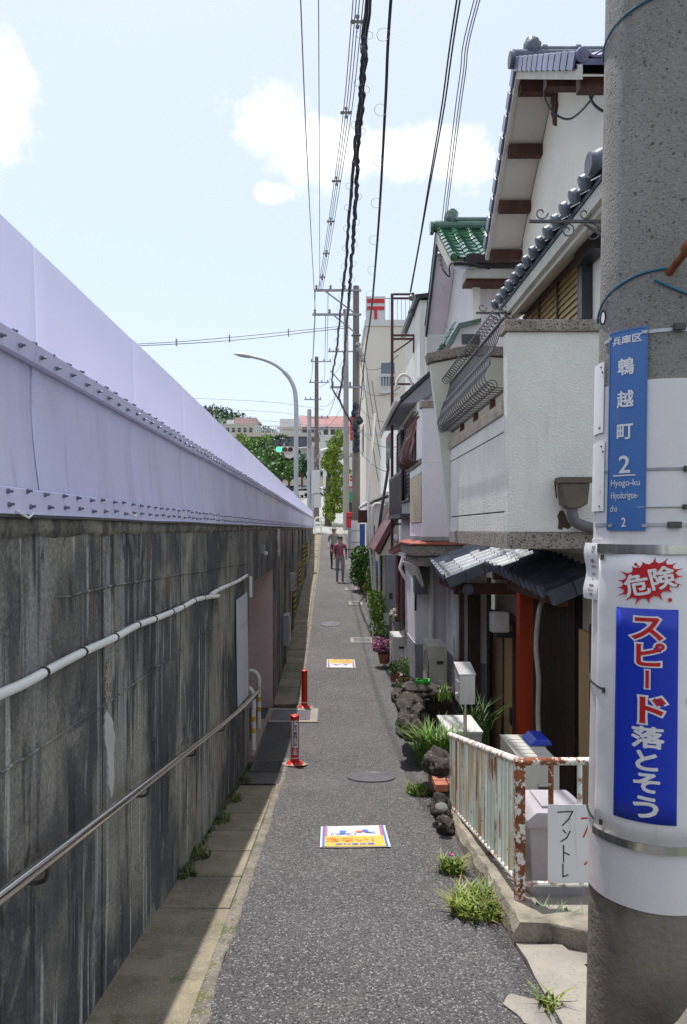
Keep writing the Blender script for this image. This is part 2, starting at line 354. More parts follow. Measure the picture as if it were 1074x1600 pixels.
mat('wall_white', (.82, .80, .77), (.76, .74, .71), 1.5, .85, .3, 40, streak=[((.46, .44, .42), 4, .08, .58, .75, .5)])
mat('wall_gable', (.84, .80, .74), (.79, .75, .70), 1.2, .88, .4, 45, streak=[((.46, .43, .39), 5, .07, .58, .74, .45)])
mat('wall_lilac', (.77, .74, .79), (.71, .68, .73), 1.5, .85, .3, 40, streak=[((.42, .40, .44), 4, .09, .6, .75, .4)])
mat('wall_cream', (.72, .68, .58), (.65, .61, .52), 1.2, .88, .3, 40, streak=[((.40, .37, .31), 4, .08, .57, .74, .5)])
mat('wall_grey', (.30, .30, .33), (.25, .25, .28), 2, .85, .4, 50, streak=[((.18, .18, .2), 4, .1, .58, .74, .5)])
mat('post_office', (.76, .69, .60), (.71, .645, .565), .5, .85, .2, 20, streak=[((.48, .43, .37), 1.4, .07, .58, .75, .5)])
mat('pebble', (.37, .325, .285), (.25, .222, .196), 10, .92, 1.0, 100, speck=[((.36, .32, .27), 110, .7), ((.05, .045, .04), 95, .72)], bdist=.012)
mat('granite', (.40, .335, .27), (.30, .25, .205), 7, .85, .8, 90, speck=[((.55, .47, .4), 120, .8), ((.15, .12, .1), 100, .8)])
mat('groove', (.10, .095, .09), (.08, .075, .07), 9, .95)
mat('soffit', (.62, .585, .54), (.56, .53, .49), 2, .9, .2, 30)
mat('rake_board', (.58, .56, .52), (.5, .485, .45), 5, .8, dirt=[((.3, .28, .25), 6, .6, .74, .5)])
mat('wood_brown', (.085, .030, .020), (.05, .018, .013), 8, .65, .4, 40, sv=(1, 1, .2))
mat('tile_grey', (.13, .155, .20), (.09, .11, .15), 7, .46, .3, 30, spec=.45, rndv=.25, dirt=[((.18, .18, .18), 9, .58, .74, .4)])
mat('tile_blue', (.17, .18, .30), (.13, .14, .25), 6, .3, spec=.6, rndv=.2)
mat('tile_green', (.030, .115, .065), (.02, .08, .045), 6, .16, spec=.8, rndv=.25, coat=.5)
mat('gutter_brown', (.055, .035, .038), (.04, .027, .03), 6, .4)
mat('iron', (.13, .118, .13), (.085, .078, .088), 20, .5, metal=.35)
mat('iron_brown', (.10, .045, .038), (.06, .03, .026), 20, .55, metal=.2)
mat('maroon', (.105, .025, .030), (.075, .018, .022), 5, .5, rndv=.1)
mat('maroon_roof', (.17, .055, .06), (.13, .042, .048), 3, .45, streak=[((.08, .03, .03), 4, 1, .55, .72, .5)])
mat('shutter_gold', (.46, .34, .17), (.38, .28, .14), 4, .45, metal=.25, rndv=.07)
mat('shutter_brown', (.07, .052, .055), (.05, .037, .04), 4, .5, rndv=.1)
mat('shutter_white', (.82, .81, .82), (.76, .75, .76), 4, .5, rndv=.06)
mat('frame_dark', (.035, .035, .045), (.025, .025, .03), 6, .4)
mat('frame_wood', (.10, .05, .03), (.07, .035, .022), 6, .55, .2, 40)
mat('slat_dark', (.040, .022, .018), (.026, .015, .012), 6, .6, rndv=.2)
mat('door_tan', (.62, .41, .22), (.53, .345, .18), 5, .45, .15, 40, sv=(1, 1, .15))
mat('pillar_red', (.48, .055, .012), (.32, .035, .01), 3, .45, .15, 40, sv=(1, 1, .2))
mat('hopper', (.115, .088, .062), (.085, .065, .048), 6, .45)
mat('hopper_pipe', (.13, .12, .13), (.10, .095, .105), 6, .45)
mat('rust_stain', (.085, .055, .03), (.05, .036, .022), 20, .95)
mat('ac_beige', (.50, .48, .43), (.45, .43, .385), 4, .45, dirt=[((.33, .31, .27), 5, .58, .75, .5)])
mat('ac_white', (.64, .63, .62), (.58, .57, .56), 4, .45, dirt=[((.4, .39, .37), 5, .6, .75, .5)])
mat('lamp_white', (.62, .61, .59), (.55, .54, .52), 4, .35)
mat('bin_grey', (.43, .40, .43), (.37, .345, .37), 4, .42, .1, 30, dirt=[((.28, .25, .22), 8, .58, .74, .5)])
mat('blue_plastic', (.02, .045, .42), (.015, .035, .34), 5, .35)
mat('mailbox_steel', (.62, .61, .62), (.55, .54, .55), 7, .36, metal=.55)
mat('hose_beige', (.56, .53, .46), (.46, .43, .37), 14, .6)
mat('hose_green', (.05, .46, .04), (.04, .38, .03), 4, .4)
mat('brick_green', (.24, .245, .215), (.18, .185, .16), 12, .8, .4, 60, rndv=.16)
mat('mortar', (.16, .155, .14), (.12, .115, .10), 9, .95)
mat('meter_box', (.11, .135, .155), (.085, .105, .125), 4, .4)
mat('terracotta', (.33, .13, .075), (.27, .10, .06), 6, .85)
mat('planter_white', (.62, .60, .57), (.5, .48, .45), 6, .7, dirt=[((.25, .23, .2), 7, .55, .72, .6)])
mat('soil', (.06, .042, .03), (.04, .03, .02), 12, .98)
mat('red_flashing', (.32, .075, .045), (.24, .055, .035), 5, .6, dirt=[((.40, .24, .18), 8, .56, .72, .6)])
for nm, a, b_ in (('leaf', (.075, .17, .022), (.045, .115, .016)), ('leaf_bright', (.17, .28, .03), (.10, .20, .025)), ('leaf_dark', (.028, .075, .018), (.018, .05, .014)), ('leaf_olive', (.10, .13, .025), (.06, .085, .018)), ('leaf_street', (.27, .36, .04), (.13, .23, .03)), ('leaf_weed', (.22, .27, .04), (.13, .19, .03)), ('leaf_hill', (.045, .095, .035), (.025, .06, .025))):
    m = mat(nm, a, b_, 7, .55, rndv=.05)
    b = m.node_tree.nodes['Principled BSDF']
    b.inputs['Subsurface Weight'].default_value = 0
mat('petal_pink', (.62, .12, .38), (.70, .25, .50), 40, .6)
mat('petal_white', (.75, .74, .68), (.7, .7, .6), 40, .6)
mat('bark', (.15, .12, .09), (.09, .07, .05), 9, .95, .8, 40)
mat('cable_black', (.016, .020, .034), (.012, .015, .026), 4, .5)
mat('cable_grey', (.27, .27, .33), (.22, .22, .27), 4, .5)
mat('galv', (.48, .49, .51), (.41, .42, .45), 2, .42, metal=.55)
mat('galv_dull', (.34, .34, .355), (.28, .28, .295), 2, .6, metal=.3)
mat('insulator', (.30, .29, .28), (.12, .11, .11), 40, .3)
mat('red_sign', (.62, .02, .03), (.56, .02, .03), 3, .45)
mat('red_roof', (.20, .028, .032), (.17, .025, .028), .5, .6)
mat('glass', (.13, .17, .22), (.10, .135, .18), 1, .08, spec=.8)
mat('glass_dark', (.018, .02, .024), (.012, .014, .016), 1, .08, spec=.7)
mat('purple_roof', (.125, .11, .155), (.10, .09, .13), .5, .6)
mat('far_beige', (.56, .50, .42), (.5, .45, .38), .3, .85)
mat('far_pink', (.58, .40, .40), (.52, .35, .35), .3, .85)
mat('far_white', (.70, .69, .68), (.64, .63, .62), .3, .85)
mat('green_sign', (.02, .30, .12), (.02, .27, .11), 2, .5)
mat('car_white', (.75, .75, .76), (.72, .72, .73), 1, .25, coat=.6)
mat('car_blue', (.03, .05, .16), (.025, .04, .13), 1, .25, coat=.6)
mat('car_silver', (.42, .43, .45), (.38, .39, .41), 1, .28, metal=.5, coat=.5)
mat('rubber', (.018, .018, .018), (.012, .012, .012), 9, .85)
mat('lamp_green', (.02, .5, .2), (.02, .5, .2), 5, .4, emit=((.05, .9, .35), 1.6))
mat('lamp_amber', (.20, .11, .04), (.17, .1, .035), 5, .4)
mat('lamp_redoff', (.09, .02, .025), (.08, .02, .02), 5, .4)
mat('skin', (.55, .36, .27), (.50, .32, .24), 5, .6)
mat('shirt_pink', (.45, .13, .20), (.40, .11, .17), 9, .85)
mat('shirt_grey', (.35, .34, .33), (.3, .29, .28), 9, .85)
mat('trousers', (.33, .31, .32), (.28, .265, .275), 9, .85)
mat('trousers_dark', (.06, .062, .08), (.05, .05, .065), 9, .85)
mat('hair', (.02, .017, .015), (.03, .026, .022), 20, .5)
mat('hat', (.16, .165, .14), (.13, .135, .115), 9, .85)
mat('shoe', (.05, .045, .045), (.04, .035, .035), 9, .6)
# ================================================================ the setting
def frange(a, b, st):
    n = max(1, round((b - a) / st)); return [a + (b - a) * i / n for i in range(n + 1)]
def sheet(name, y0, y1, x0f, x1f, dz, m, nx=4, st=.25, wob=0):
    mb = MB(); us = frange(y0, y1, st); vs = [i / nx for i in range(nx + 1)]
    def fn(u, v):
        x = x0f(u) + (x1f(u) - x0f(u)) * v
        return Vector((x, u, gz(u) + dz + (wob * noise.noise(Vector((x * 1.3, u * .8, 0))) if wob else 0)))
    mb.grid(us, vs, fn); return mb.build(name, m, smooth='all')
mb = MB()
def gfn(u, v):
    t = min(1, max(0, (u - 33) / 6)); lo = gz(u) - .95; hi = gz(u) - .06
    return Vector((v, u, lo + (hi - lo) * t + (max(0, -v - 40) * .0)))
mb.grid([-200, -60, -14] + frange(-8, 44, 1) + [60, 80, 100, 143, 200, 300, 420, 900], [-700, -200, -60, -20, -4, 0, 4, 20, 60, 200, 700], gfn)
struct(mb.build('ground', 'ground'))
road = struct(sheet('road', -14, 40.5, lambda y: -.5, lambda y: redge(y) + .012 * noise.noise(Vector((0, y * 3, 5))), 0, 'asphalt', 8, .2, .012))
struct(sheet('street', 40.3, 210, lambda y: -9 - (y - 40) * .25, lambda y: 7, -.004, 'far_street', 4, 3))
struct(sheet('pavement', 11.9, 40.3, lambda y: redge(y) - .04, lambda y: 4.2, -.012, 'concrete', 4, .4))
# sunken yard of the first house, reached down a slope
def yz(y): return ZC - 2.14 - .215 * (y - 4)
mb = MB(); mb.grid(frange(3.4, 12.2, .4), [1.0, 1.5, 2.1, 2.9, 6], lambda u, v: Vector((v, u, yz(u))))
struct(mb.build('yard_floor', 'concrete'))

# gutter beside the wall
gut = struct(sheet('gutter', -14, 4.10, lambda y: -.965, lambda y: -.56, .004, 'gutter', 3, .25, .006))
def slab_mesh(x0, x1, ln, m, th=.05):
    return MB().box(x0, x1, 0.004, ln - .006, -th, 0).mesh('slab', m, bevel=.006)
def lay(name, me, parent, y, ln, dz=.006, x=0):
    s_ = (gz(y + ln) - gz(y)) / ln; rot = Matrix.Rotation(math.atan(s_) + rnd(-.004, .004), 3, 'X')
    return place(name, me, parent, (x, y, gz(y) + dz + rnd(-.003, .003)), rot)
sm = slab_mesh(-.96, -.566, .56, 'gutter')
for y in frange(4.12, 6.92, .56)[:-1]: lay('slab', sm, gut, y, .56)
sm2 = slab_mesh(-.96, -.566, .58, 'gutter')
lay('slab', sm2, gut, 6.92, .58)
sm3 = slab_mesh(-.955, -.567, .6, 'gutter')
for y in frange(12.2, 39.8, .6)[:-1]: lay('slab', sm3, gut, y, .6)
mb = MB()
def kf(u, v):
    x = -.565 + v * (.075 + .030 * noise.noise(Vector((u * 1.6, 3, 0))) + .016 * noise.noise(Vector((u * 9, 7, 0))))
    return Vector((x, u, gz(u) + .006 + (.008 * noise.noise(Vector((x * 14, u * 6, 1))) - (.02 if v in (0, 1) else 0))))
mb.grid(frange(-14, 8.9, .08), [0, .06, .35, .65, .94, 1], kf)
mb.grid(frange(11.95, 39.8, .2), [0, .06, .35, .65, .94, 1], kf)
struct(mb.build('kerb_strip', 'kerb', smooth='all'))
struct(sheet('asphalt_patch', 8.75, 12.0, lambda y: -1.5, lambda y: -.49, .003, 'asphalt_patch', 4, .25, .008))

def slotted_grate(name, label, x0, x1, y0, y1, solid=False):
    c = Vector(((x0 + x1) / 2, (y0 + y1) / 2, gz((y0 + y1) / 2)))
    t = thing(name, label, 'grate', c)
    s_ = (gz(y1) - gz(y0)) / (y1 - y0)
    def z(y): return gz(y0) + s_ * (y - y0) + .012
    def bx(mb, xa, xb, ya, yb, up=0):
        return mb.add([(x, y, z(y) + up + dz) for x in (xa, xb) for y in (ya, yb) for dz in (-.03, 0)], [(0, 1, 3, 2), (4, 6, 7, 5), (0, 4, 5, 1), (2, 3, 7, 6), (0, 2, 6, 4), (1, 5, 7, 3)])
    fr = MB(); bx(fr, x0, x1, y0, y0 + .03); bx(fr, x0, x1, y1 - .03, y1); bx(fr, x0, x0 + .03, y0 + .03, y1 - .03); bx(fr, x1 - .03, x1, y0 + .03, y1 - .03)
    fr.build('frame', 'grate', t)
    if solid: bx(MB(), x0 + .032, x1 - .032, y0 + .032, y1 - .032, -.004).build('plate', 'grate', t)
    else:
        bx(MB(), x0 + .032, x1 - .032, y0 + .032, y1 - .032, -.028).build('pit', 'dark', t)
        n = 13
        for i in range(n):
            xa = x0 + .034 + (x1 - x0 - .068) * i / n
            bx(MB(), xa, xa + .013, y0 + .031, y1 - .031).build('grate_bar', 'grate', t)
    return t
slotted_grate('drain_grate', 'slotted iron drain grate in the gutter beside the red bollards', -.90, -.54, 8.12, 8.72)
slotted_grate('drain_cover', 'solid dark iron plate in the gutter just below the slotted drain grate', -.92, -.53, 7.52, 8.09, True)
t = thing('access_cover', 'bluish rectangular iron cover in a pale concrete frame between the two red bollards', 'manhole cover', (-.6, 11.4, gz(11.4)))
def flat(mb, x0, x1, y0, y1, up, th=.03):
    return mb.add([(x, y, gz(y) + up + dz) for x in (x0, x1) for y in (y0, y1) for dz in (-th, 0)], [(0, 1, 3, 2), (4, 6, 7, 5), (0, 4, 5, 1), (2, 3, 7, 6), (0, 2, 6, 4), (1, 5, 7, 3)])
mb = MB(); flat(mb, -1.0, -.2, 11.0, 11.12, .014); flat(mb, -1.0, -.2, 11.78, 11.92, .014); flat(mb, -1.0, -.92, 11.12, 11.78, .014); flat(mb, -.32, -.2, 11.12, 11.78, .014)
mb.build('concrete_frame', 'concrete', t)
mat('cover_blue', (.135, .13, .145), (.10, .098, .112), 6, .5, .6, 70, metal=.3)
pl = flat(MB(), -.915, -.325, 11.125, 11.775, .010).build('plate', 'cover_blue', t)
for i in range(9): flat(MB(), -.88 + i * .06, -.845 + i * .06, 11.18, 11.72, .016, .01).build('rib', 'cover_blue', pl)

def round_cover(px, py, label, r):
    d = 6.0
    for _ in range(60):                 # walk along the view ray to the road
        y = P(px, py, d).z - gz(d); d += y * .8
    p = P(px, py, d); p.z = gz(d)
    mb = MB(); b = 24
    mb.add([(p.x + r * math.cos(2*math.pi*i/b) * k, p.y + r * math.sin(2*math.pi*i/b) * k, gz(p.y + r * math.sin(2*math.pi*i/b) * k) + h) for k, h in ((1, -.01), (1, .008), (.86, .008), (.84, .004), (.02, .006)) for i in range(b)],
           [(a * b + i, a * b + (i + 1) % b, (a + 1) * b + (i + 1) % b, (a + 1) * b + i) for a in range(4) for i in range(b)])
    tag(mb.build('manhole_cover', 'cover_blue', origin=p), label, 'manhole cover')
round_cover(580, 1214, 'worn round manhole cover in the asphalt level with the rusty fence end', .26)
round_cover(516, 975, 'small round bluish manhole cover in the far asphalt below the rectangular lids', .26)
def rect_lid(px, py, label, wx, wy):
    d = 12.0
    for _ in range(60): d += (P(px, py, d).z - gz(d)) * .8
    p = P(px, py, d); t = thing('inspection_chamber', label, 'utility lid', (p.x, p.y, gz(p.y)))
    mb = MB(); x0, x1, y0, y1 = p.x - wx, p.x + wx, p.y - wy, p.y + wy
    for a in ((x0, x1, y0, y0 + .07), (x0, x1, y1 - .07, y1), (x0, x0 + .07, y0 + .07, y1 - .07), (x1 - .07, x1, y0 + .07, y1 - .07)): flat(mb, *a, .016)
    mb.build('frame', 'concrete', t)
    flat(MB(), x0 + .072, x1 - .072, y0 + .072, y1 - .072, .011).build('lid', 'cover_blue', t)
rect_lid(566, 1001, 'nearest pale-framed rectangular utility lid by the right edge of the alley', .27, .24)
rect_lid(556, 943, 'middle rectangular utility lid by the right edge, beside the leafy planters', .2, .26)
rect_lid(549, 921, 'far rectangular utility lid in the alley short of the leaning brown pole', .2, .28)

# ---- painted warnings on the asphalt
def text_me(body, size, bold=0.0):
    c = bpy.data.curves.new('txt', 'FONT'); c.body = body; c.size = size; c.align_x = 'CENTER'; c.offset = bold; c.resolution_u = 3
    o = bpy.data.objects.new('txt', c); col.objects.link(o)
    dg = bpy.context.evaluated_depsgraph_get(); dg.update()
    me = bpy.data.meshes.new_from_object(o.evaluated_get(dg)); bpy.data.objects.remove(o); bpy.data.curves.remove(c)
    vs_ = [v.co.copy() for v in me.vertices]; fs = [list(p.vertices) for p in me.polygons]; bpy.data.meshes.remove(me)
    return vs_, fs
def lettering(name, body, size, fn, m, parent, bold=0.0, rot=0.0, cut=0, sx=1, sy=1, u0=0, v0=0, fat=0):
    """fn(u, v) -> 3-D point; text is centred on (u0, v0)."""
    vs_, fs = text_me(body, size, bold)
    if not vs_: return None
    ymid = .38 * size
    bm = bmesh.new(); bv = []
    for v in vs_:
        x, y = v.x, v.y - ymid
        x, y = x * math.cos(rot) - y * math.sin(rot), x * math.sin(rot) + y * math.cos(rot)
        bv.append(bm.verts.new((x * sx + u0, y * sy + v0, 0)))
    for f in fs:
        try: bm.faces.new([bv[i] for i in f])
        except ValueError: pass
    if cut:
        us = [v.co.x for v in bm.verts]; a = min(us)
        while a < max(us):
            a += cut
            bmesh.ops.bisect_plane(bm, geom=bm.verts[:] + bm.edges[:] + bm.faces[:], plane_co=(a, 0, 0), plane_no=(1, 0, 0))
    bm.verts.index_update()
    mb = MB(); fs = [[v.index for v in f.verts] for f in bm.faces]; uv = [(v.co.x, v.co.y) for v in bm.verts]; bm.free()
    sh = [(0, 0)] + ([(fat * size * math.cos(a), fat * size * math.sin(a)) for a in [math.pi * k / 3 for k in range(6)]] if fat else [])
    for k, (du, dv) in enumerate(sh):              # thicken dense characters without closing their counters
        q = []
        for u, v in uv:
            p = fn(u + du, v + dv)
            if k: p = p + (fn(u + du + .001, v + dv) - p).cross(fn(u + du, v + dv + .001) - p).normalized() * .00006 * k
            q.append(p)
        mb.add(q, fs)
    return mb.build(name, m, parent, recalc=False)
def road_hit(px, py, d=6.0):
    for _ in range(80): d += (P(px, py, d).z - gz(d)) * .7
    return d
def decal(px0, px1, pyt, pyb, label, flip=False):
    ya, yb = road_hit((px0 + px1) / 2, pyb), road_hit((px0 + px1) / 2, pyt)
    yc = (ya + yb) / 2; hw = (px1 - px0) / 2 / F * yc; xc = ((px0 + px1) / 2 - CX) / F * yc; hl = (yb - ya) / 2
    t = thing('road_decal', label, 'road marking', (xc, yc, gz(yc)))
    def on(h):
        return lambda u, v: Vector((xc + (-u if flip else u), yc + (-v if flip else v), gz(yc + (-v if flip else v)) + h + .012 * noise.noise(Vector(((xc + u) * 1.3, (yc + v) * .8, 0)))))
    def rect(name, m, u0, u1, v0, v1, h):
        mb = MB(); us, vs_ = frange(u0, u1, .06), frange(v0, v1, .06); f = on(h)
        mb.grid(us, vs_, f); return mb.build(name, m, t)
    rect('sheet', 'decal_white', -hw, hw, -hl, hl, .010)
    rect('yellow_field', 'print_yellow', -hw * .87, hw * .87, -hl * .97, -.02 * hl, .0135)
    for s_ in (-1, 1):
        a, b_ = sorted((s_ * hw * .87, s_ * hw * .94)); rect('blue_edge', 'decal_blue', a, b_, -hl * .97, hl * .95, .0137)
        a, b_ = sorted((s_ * hw * .80, s_ * hw * .868)); rect('red_edge', 'decal_red', a, b_, .0, hl * .95, .0139)
    lettering('lettering', '危ない！', hw * .42, on(.017), 'print_orange', t, 0, 0, 0, 1, 1.15, 0, -hl * .36, fat=.03)
    lettering('lettering', '歩行者注意', hw * .20, on(.017), 'decal_blue', t, 0, 0, 0, 1.15, 1.1, 0, -hl * .78, fat=.025)
    # the little cyclist and the walker
    mb = MB(); f = on(.016)
    def disc(u, v, r, n=12, ry=None): mb.add([f(u + r * math.cos(2*math.pi*i/n), v + (ry or r) * math.sin(2*math.pi*i/n)) for i in range(n)], [list(range(n))])
    def ring(u, v, r, wd=.006, n=14):
        mb.add([f(u + q * math.cos(2*math.pi*i/n), v + q * math.sin(2*math.pi*i/n)) for q in (r, r - wd) for i in range(n)], [(i, (i+1) % n, n + (i+1) % n, n + i) for i in range(n)])
    def seg(a, b_, wd=.012):
        a, b_ = Vector(a), Vector(b_); n = (b_ - a).normalized(); q = Vector((-n.y, n.x)) * wd / 2
        mb.add([f(*(a + q)), f(*(b_ + q)), f(*(b_ - q)), f(*(a - q))], [(0, 1, 2, 3)])
    k = hw / .26
    disc(-.085*k, .125*k, .028*k); ring(-.14*k, .05*k, .04*k); ring(-.02*k, .05*k, .04*k); seg((-.085*k, .11*k), (-.09*k, .06*k), .04*k); seg((-.09*k, .06*k), (-.02*k, .055*k)); seg((-.14*k, .05*k), (-.085*k, .05*k))
    disc(.09*k, .14*k, .026*k); seg((.09*k, .12*k), (.12*k, .08*k), .03*k); seg((.12*k, .08*k), (.17*k, .06*k)); seg((.12*k, .08*k), (.16*k, .10*k))
    mb.build('figures', 'decal_blue', t, recalc=False)
    mb = MB(); n = 16
    mb.add([f(.045*k + (.045 if i % 2 else .02) * k * math.cos(2*math.pi*i/n), .115*k + (.035 if i % 2 else .016) * k * math.sin(2*math.pi*i/n)) for i in range(n)], [list(range(n))])
    mb.build('impact_star', 'decal_red', t, recalc=False)
decal(501, 606, 1292, 1325, 'painted yellow and white cyclist warning on the asphalt nearest the camera')
decal(511, 555, 1031, 1044, 'faded yellow and white warning on the asphalt beyond the red bollards', True)

# ================================================================ left side: wall, steel parapet
WX = -.96; WT = ZC + .045
wall = thing('retaining_wall', 'dark streaked concrete wall along the left of the alley under the lilac steel', 'wall', (WX - .25, 8, ZC - 3))
def wall_seg(y0, y1, z0=ZC - 4.2, g=.006):
    mb = MB(); zs = [z0, WT - .05]; n = max(2, int((y1 - y0) / .3))
    ys = frange(y0 + g, y1 - g, .25)
    mb.box(WX - .5, WX - .012, y0, y1, z0, WT - .03)
    mb.grid(ys, frange(z0, WT - .012, .22), lambda u, v: Vector((WX + .006 * noise.noise(Vector((u * 1.1, v * 1.4, 2))), u, v)))
    # joint returns
    for yy in (ys[0], ys[-1]):
        mb.add([(WX, yy, z0), (WX - .02, yy, z0), (WX - .02, yy, WT - .012), (WX, yy, WT - .012)], [(0, 1, 2, 3)])
    return mb.build('wall_panel', 'wall', wall, recalc=False)
for a, b_ in ((-14, -8), (-8, -3.2), (-3.2, .62), (.62, 3.09), (3.09, 5.46), (5.46, 8.66)): wall_seg(a, b_)
wall_seg(8.66, 12.25, ZC - .66)
for y in range(9): wall_seg(12.25 + y * 3.08, 12.25 + (y + 1) * 3.08)
# rough pale lip along the top of the wall
mb = MB()
def lip(u, v):
    k = [(-.012, .045), (.010, .034), (.012, .0), (.003, -.026), (-.02, -.034)][v]
    q = .012 * noise.noise(Vector((u * 4, v, 3))) + .009 * noise.noise(Vector((u * 17, v, 9)))
    return Vector((WX + k[0] + q, u, ZC + k[1] + q * (1.6 if v > 1 else .4)))
mb.grid(frange(-8, 40, .09), [0, 1, 2, 3, 4], lip); mb.build('top_lip', 'wall_top', wall, smooth='all', recalc=False)
# board-marks left by the formwork, small proud fins
def on_wall(px, py, o=0): return PX(px, py, WX + o)
for pts in ([(86, 934), (230, 907), (386, 880)], [(0, 1207), (140, 1115), (320, 990), (386, 945)], [(180, 985), (320, 925)]):
    q = smoothpts([on_wall(a, b_, .004) for a, b_ in pts], 8)
    for p in q: p.z += rnd(-.006, .006)
    MB().tube(q, .0055, 4).build('form_line', 'wall', wall)
# hacked-out and patched strips
def wall_patch(name, m, pts, o=.009):
    q = [on_wall(a + 1.2 * noise.noise(Vector((a, b_, 1)) * .37), b_, o) for a, b_ in [(p0[0] + (p1[0] - p0[0]) * k / 5 + rnd(-.7, .7), p0[1] + (p1[1] - p0[1]) * k / 5) for p0, p1 in zip(pts, pts[1:] + pts[:1]) for k in range(5)]]; c = sum(q, Vector()) / len(q); n = len(q)
    mb = MB(); mb.add(q + [p + Vector((-.02, 0, 0)) for p in q], [list(range(n))] + [(i, (i + 1) % n, n + (i + 1) % n, n + i) for i in range(n)])
    return mb.build(name, m, wall)
wall_patch('patch', 'plaster_white', [(168, 1110), (176, 1126), (180, 1150), (178, 1185), (179, 1215), (178, 1240), (174, 1247), (172, 1232), (169, 1222), (170, 1195), (166, 1165), (164, 1145), (165, 1122)])
wall_patch('patch', 'pebble', [(168, 1032), (173, 1028), (174, 1060), (173, 1090), (169, 1108), (165, 1092), (164, 1068), (167, 1050)], .007)
wall_patch('patch', 'plaster_white', [(434, 826), (438, 826), (438, 850), (437, 868), (435, 870), (434, 850)], .012)
# the passage cut through the wall
y0, y1 = 8.66, 12.25
B(WX - 2.8, WX - .006, y1 - .02, y1 + .3, ZC - 4, ZC - .5).build('passage_side', 'pink_wall', wall)
B(WX - 2.8, WX - .51, y0 - .3, y0 - .002, ZC - 4, ZC - .5).build('passage_side', 'wall', wall)
B(WX - 3.1, WX - 2.8, y0 - .3, y1 + .3, ZC - 4, ZC - .5).build('passage_end', 'wall', wall)
MB().prism([(WX - .51, y0, ZC - .655), (WX - .51, y0, ZC - .3), (WX - 2.79, y0, ZC - .3), (WX - 2.79, y0, ZC - 2.7)], (0, y1 - y0, 0)).build('passage_ceiling', 'pink_wall', wall)
MB().add([(WX - 2.8, y0, gz(10) - .05), (WX - .4, y0, gz(9) - .02), (WX - .4, y1, gz(12) - .02), (WX - 2.8, y1, gz(12) - .05)], [(0, 1, 2, 3)]).build('passage_floor', 'concrete', wall)
# low concrete sill by the passage
MB().prism([(-1.02, 8.68, gz(8.7) - .05), (-.90, 8.68, gz(8.7) - .05), (-.93, 10.9, gz(10.9) - .05), (-1.08, 10.9, gz(10.9) - .05)], (0, 0, .13)).build('sill', 'concrete', wall, bevel=.01)
# far piers with hazard plates and boxes
for i, y in enumerate((15.33, 18.4, 21.5, 24.6, 27.7, 33.8)):
    B(WX - .02, WX + .035, y - .12, y + .12, ZC - 3.2, WT - .07).build('pier', 'wall', wall, bevel=.006)
def hazard_plate(y, z0, z1, label, wd=.06):
    t = thing('hazard_plate', label, 'hazard marker', (WX + .05, y, z0), 'hazard plates along the wall')
    x0 = WX + .037; B(x0 - .001, x0 + wd, y, y + .012, z0, z1).build('plate', 'hazard_yellow', t)
    n = int((z1 - z0) / .14)
    for k in range(n):
        a = z0 + k * .14 + .01
        MB().prism([(x0, y - .002, a), (x0 + wd - .002, y - .002, a + .07), (x0 + wd - .002, y - .002, a + .13), (x0, y - .002, a + .06)], (0, -.003, 0)).build('stripe', 'print_black', t)
for i, (y, a, b_, lb) in enumerate(((18.27, 955, 985, 0), (21.37, 945, 925, 0), (24.47, 0, 0, 0), (27.57, 0, 0, 0))):
    z1 = ZC - [1.35, .95, .55, .5][i]
    hazard_plate(y, z1 - .72 + i * .05, z1, ['nearest', 'second nearest', 'third nearest', 'farthest'][i] + ' yellow and black striped plate standing out from the left wall')
def small_box(name, label, cat, c, s_, m, parts=()):
    t = thing(name, label, cat, (c[0], c[1], c[2] - s_[2] / 2))
    B(c[0] - s_[0]/2, c[0] + s_[0]/2, c[1] - s_[1]/2, c[1] + s_[1]/2, c[2] - s_[2]/2, c[2] + s_[2]/2).build('body', m, t, bevel=min(s_) * .1)
    return t
t = small_box('meter_cabinet', 'small grey electrical box with pale door on the left wall past the pink passage', 'electrical box', (WX + .06, 15.0, ZC - 2.05), (.12, .5, .62), 'galv_dull')
B(WX + .121, WX + .135, 14.8, 15.2, ZC - 2.3, ZC - 1.8).build('door', 'box_grey', t)
t = small_box('meter_cabinet', 'grey electrical box higher on the left wall between striped plates', 'electrical box', (WX + .05, 17.4, ZC - 1.25), (.1, .4, .4), 'box_grey')
B(WX + .101, WX + .112, 17.25, 17.55, ZC - 1.4, ZC - 1.1).build('door', 'galv_dull', t)
t = small_box('wall_lamp', 'tiny round lamp high on the wall above the pink passage', 'lamp', (WX + .03, 10.05, ZC - .28), (.06, .09, .12), 'galv_dull')
MB().lathe([(.03, 0), (.035, .03), (.02, .05)], (WX + .07, 10.05, ZC - .36), 10).build('lens', 'lamp_white', t, smooth=True)
# white board fixed to the wall
q = [on_wall(a, b_, .012) for a, b_ in ((369, 938), (385, 926), (387, 1086), (371, 1104))]
t = thing('wall_board', 'weathered white board fixed to the dark wall before the pink passage', 'board', q[3])
for i, (a, b_) in enumerate(((0, .27), (.274, .70), (.704, 1))):
    MB().prism([q[0].lerp(q[3], a), q[1].lerp(q[2], a), q[1].lerp(q[2], b_), q[0].lerp(q[3], b_)], (.012, 0, 0)).build('panel', 'board_white', t)

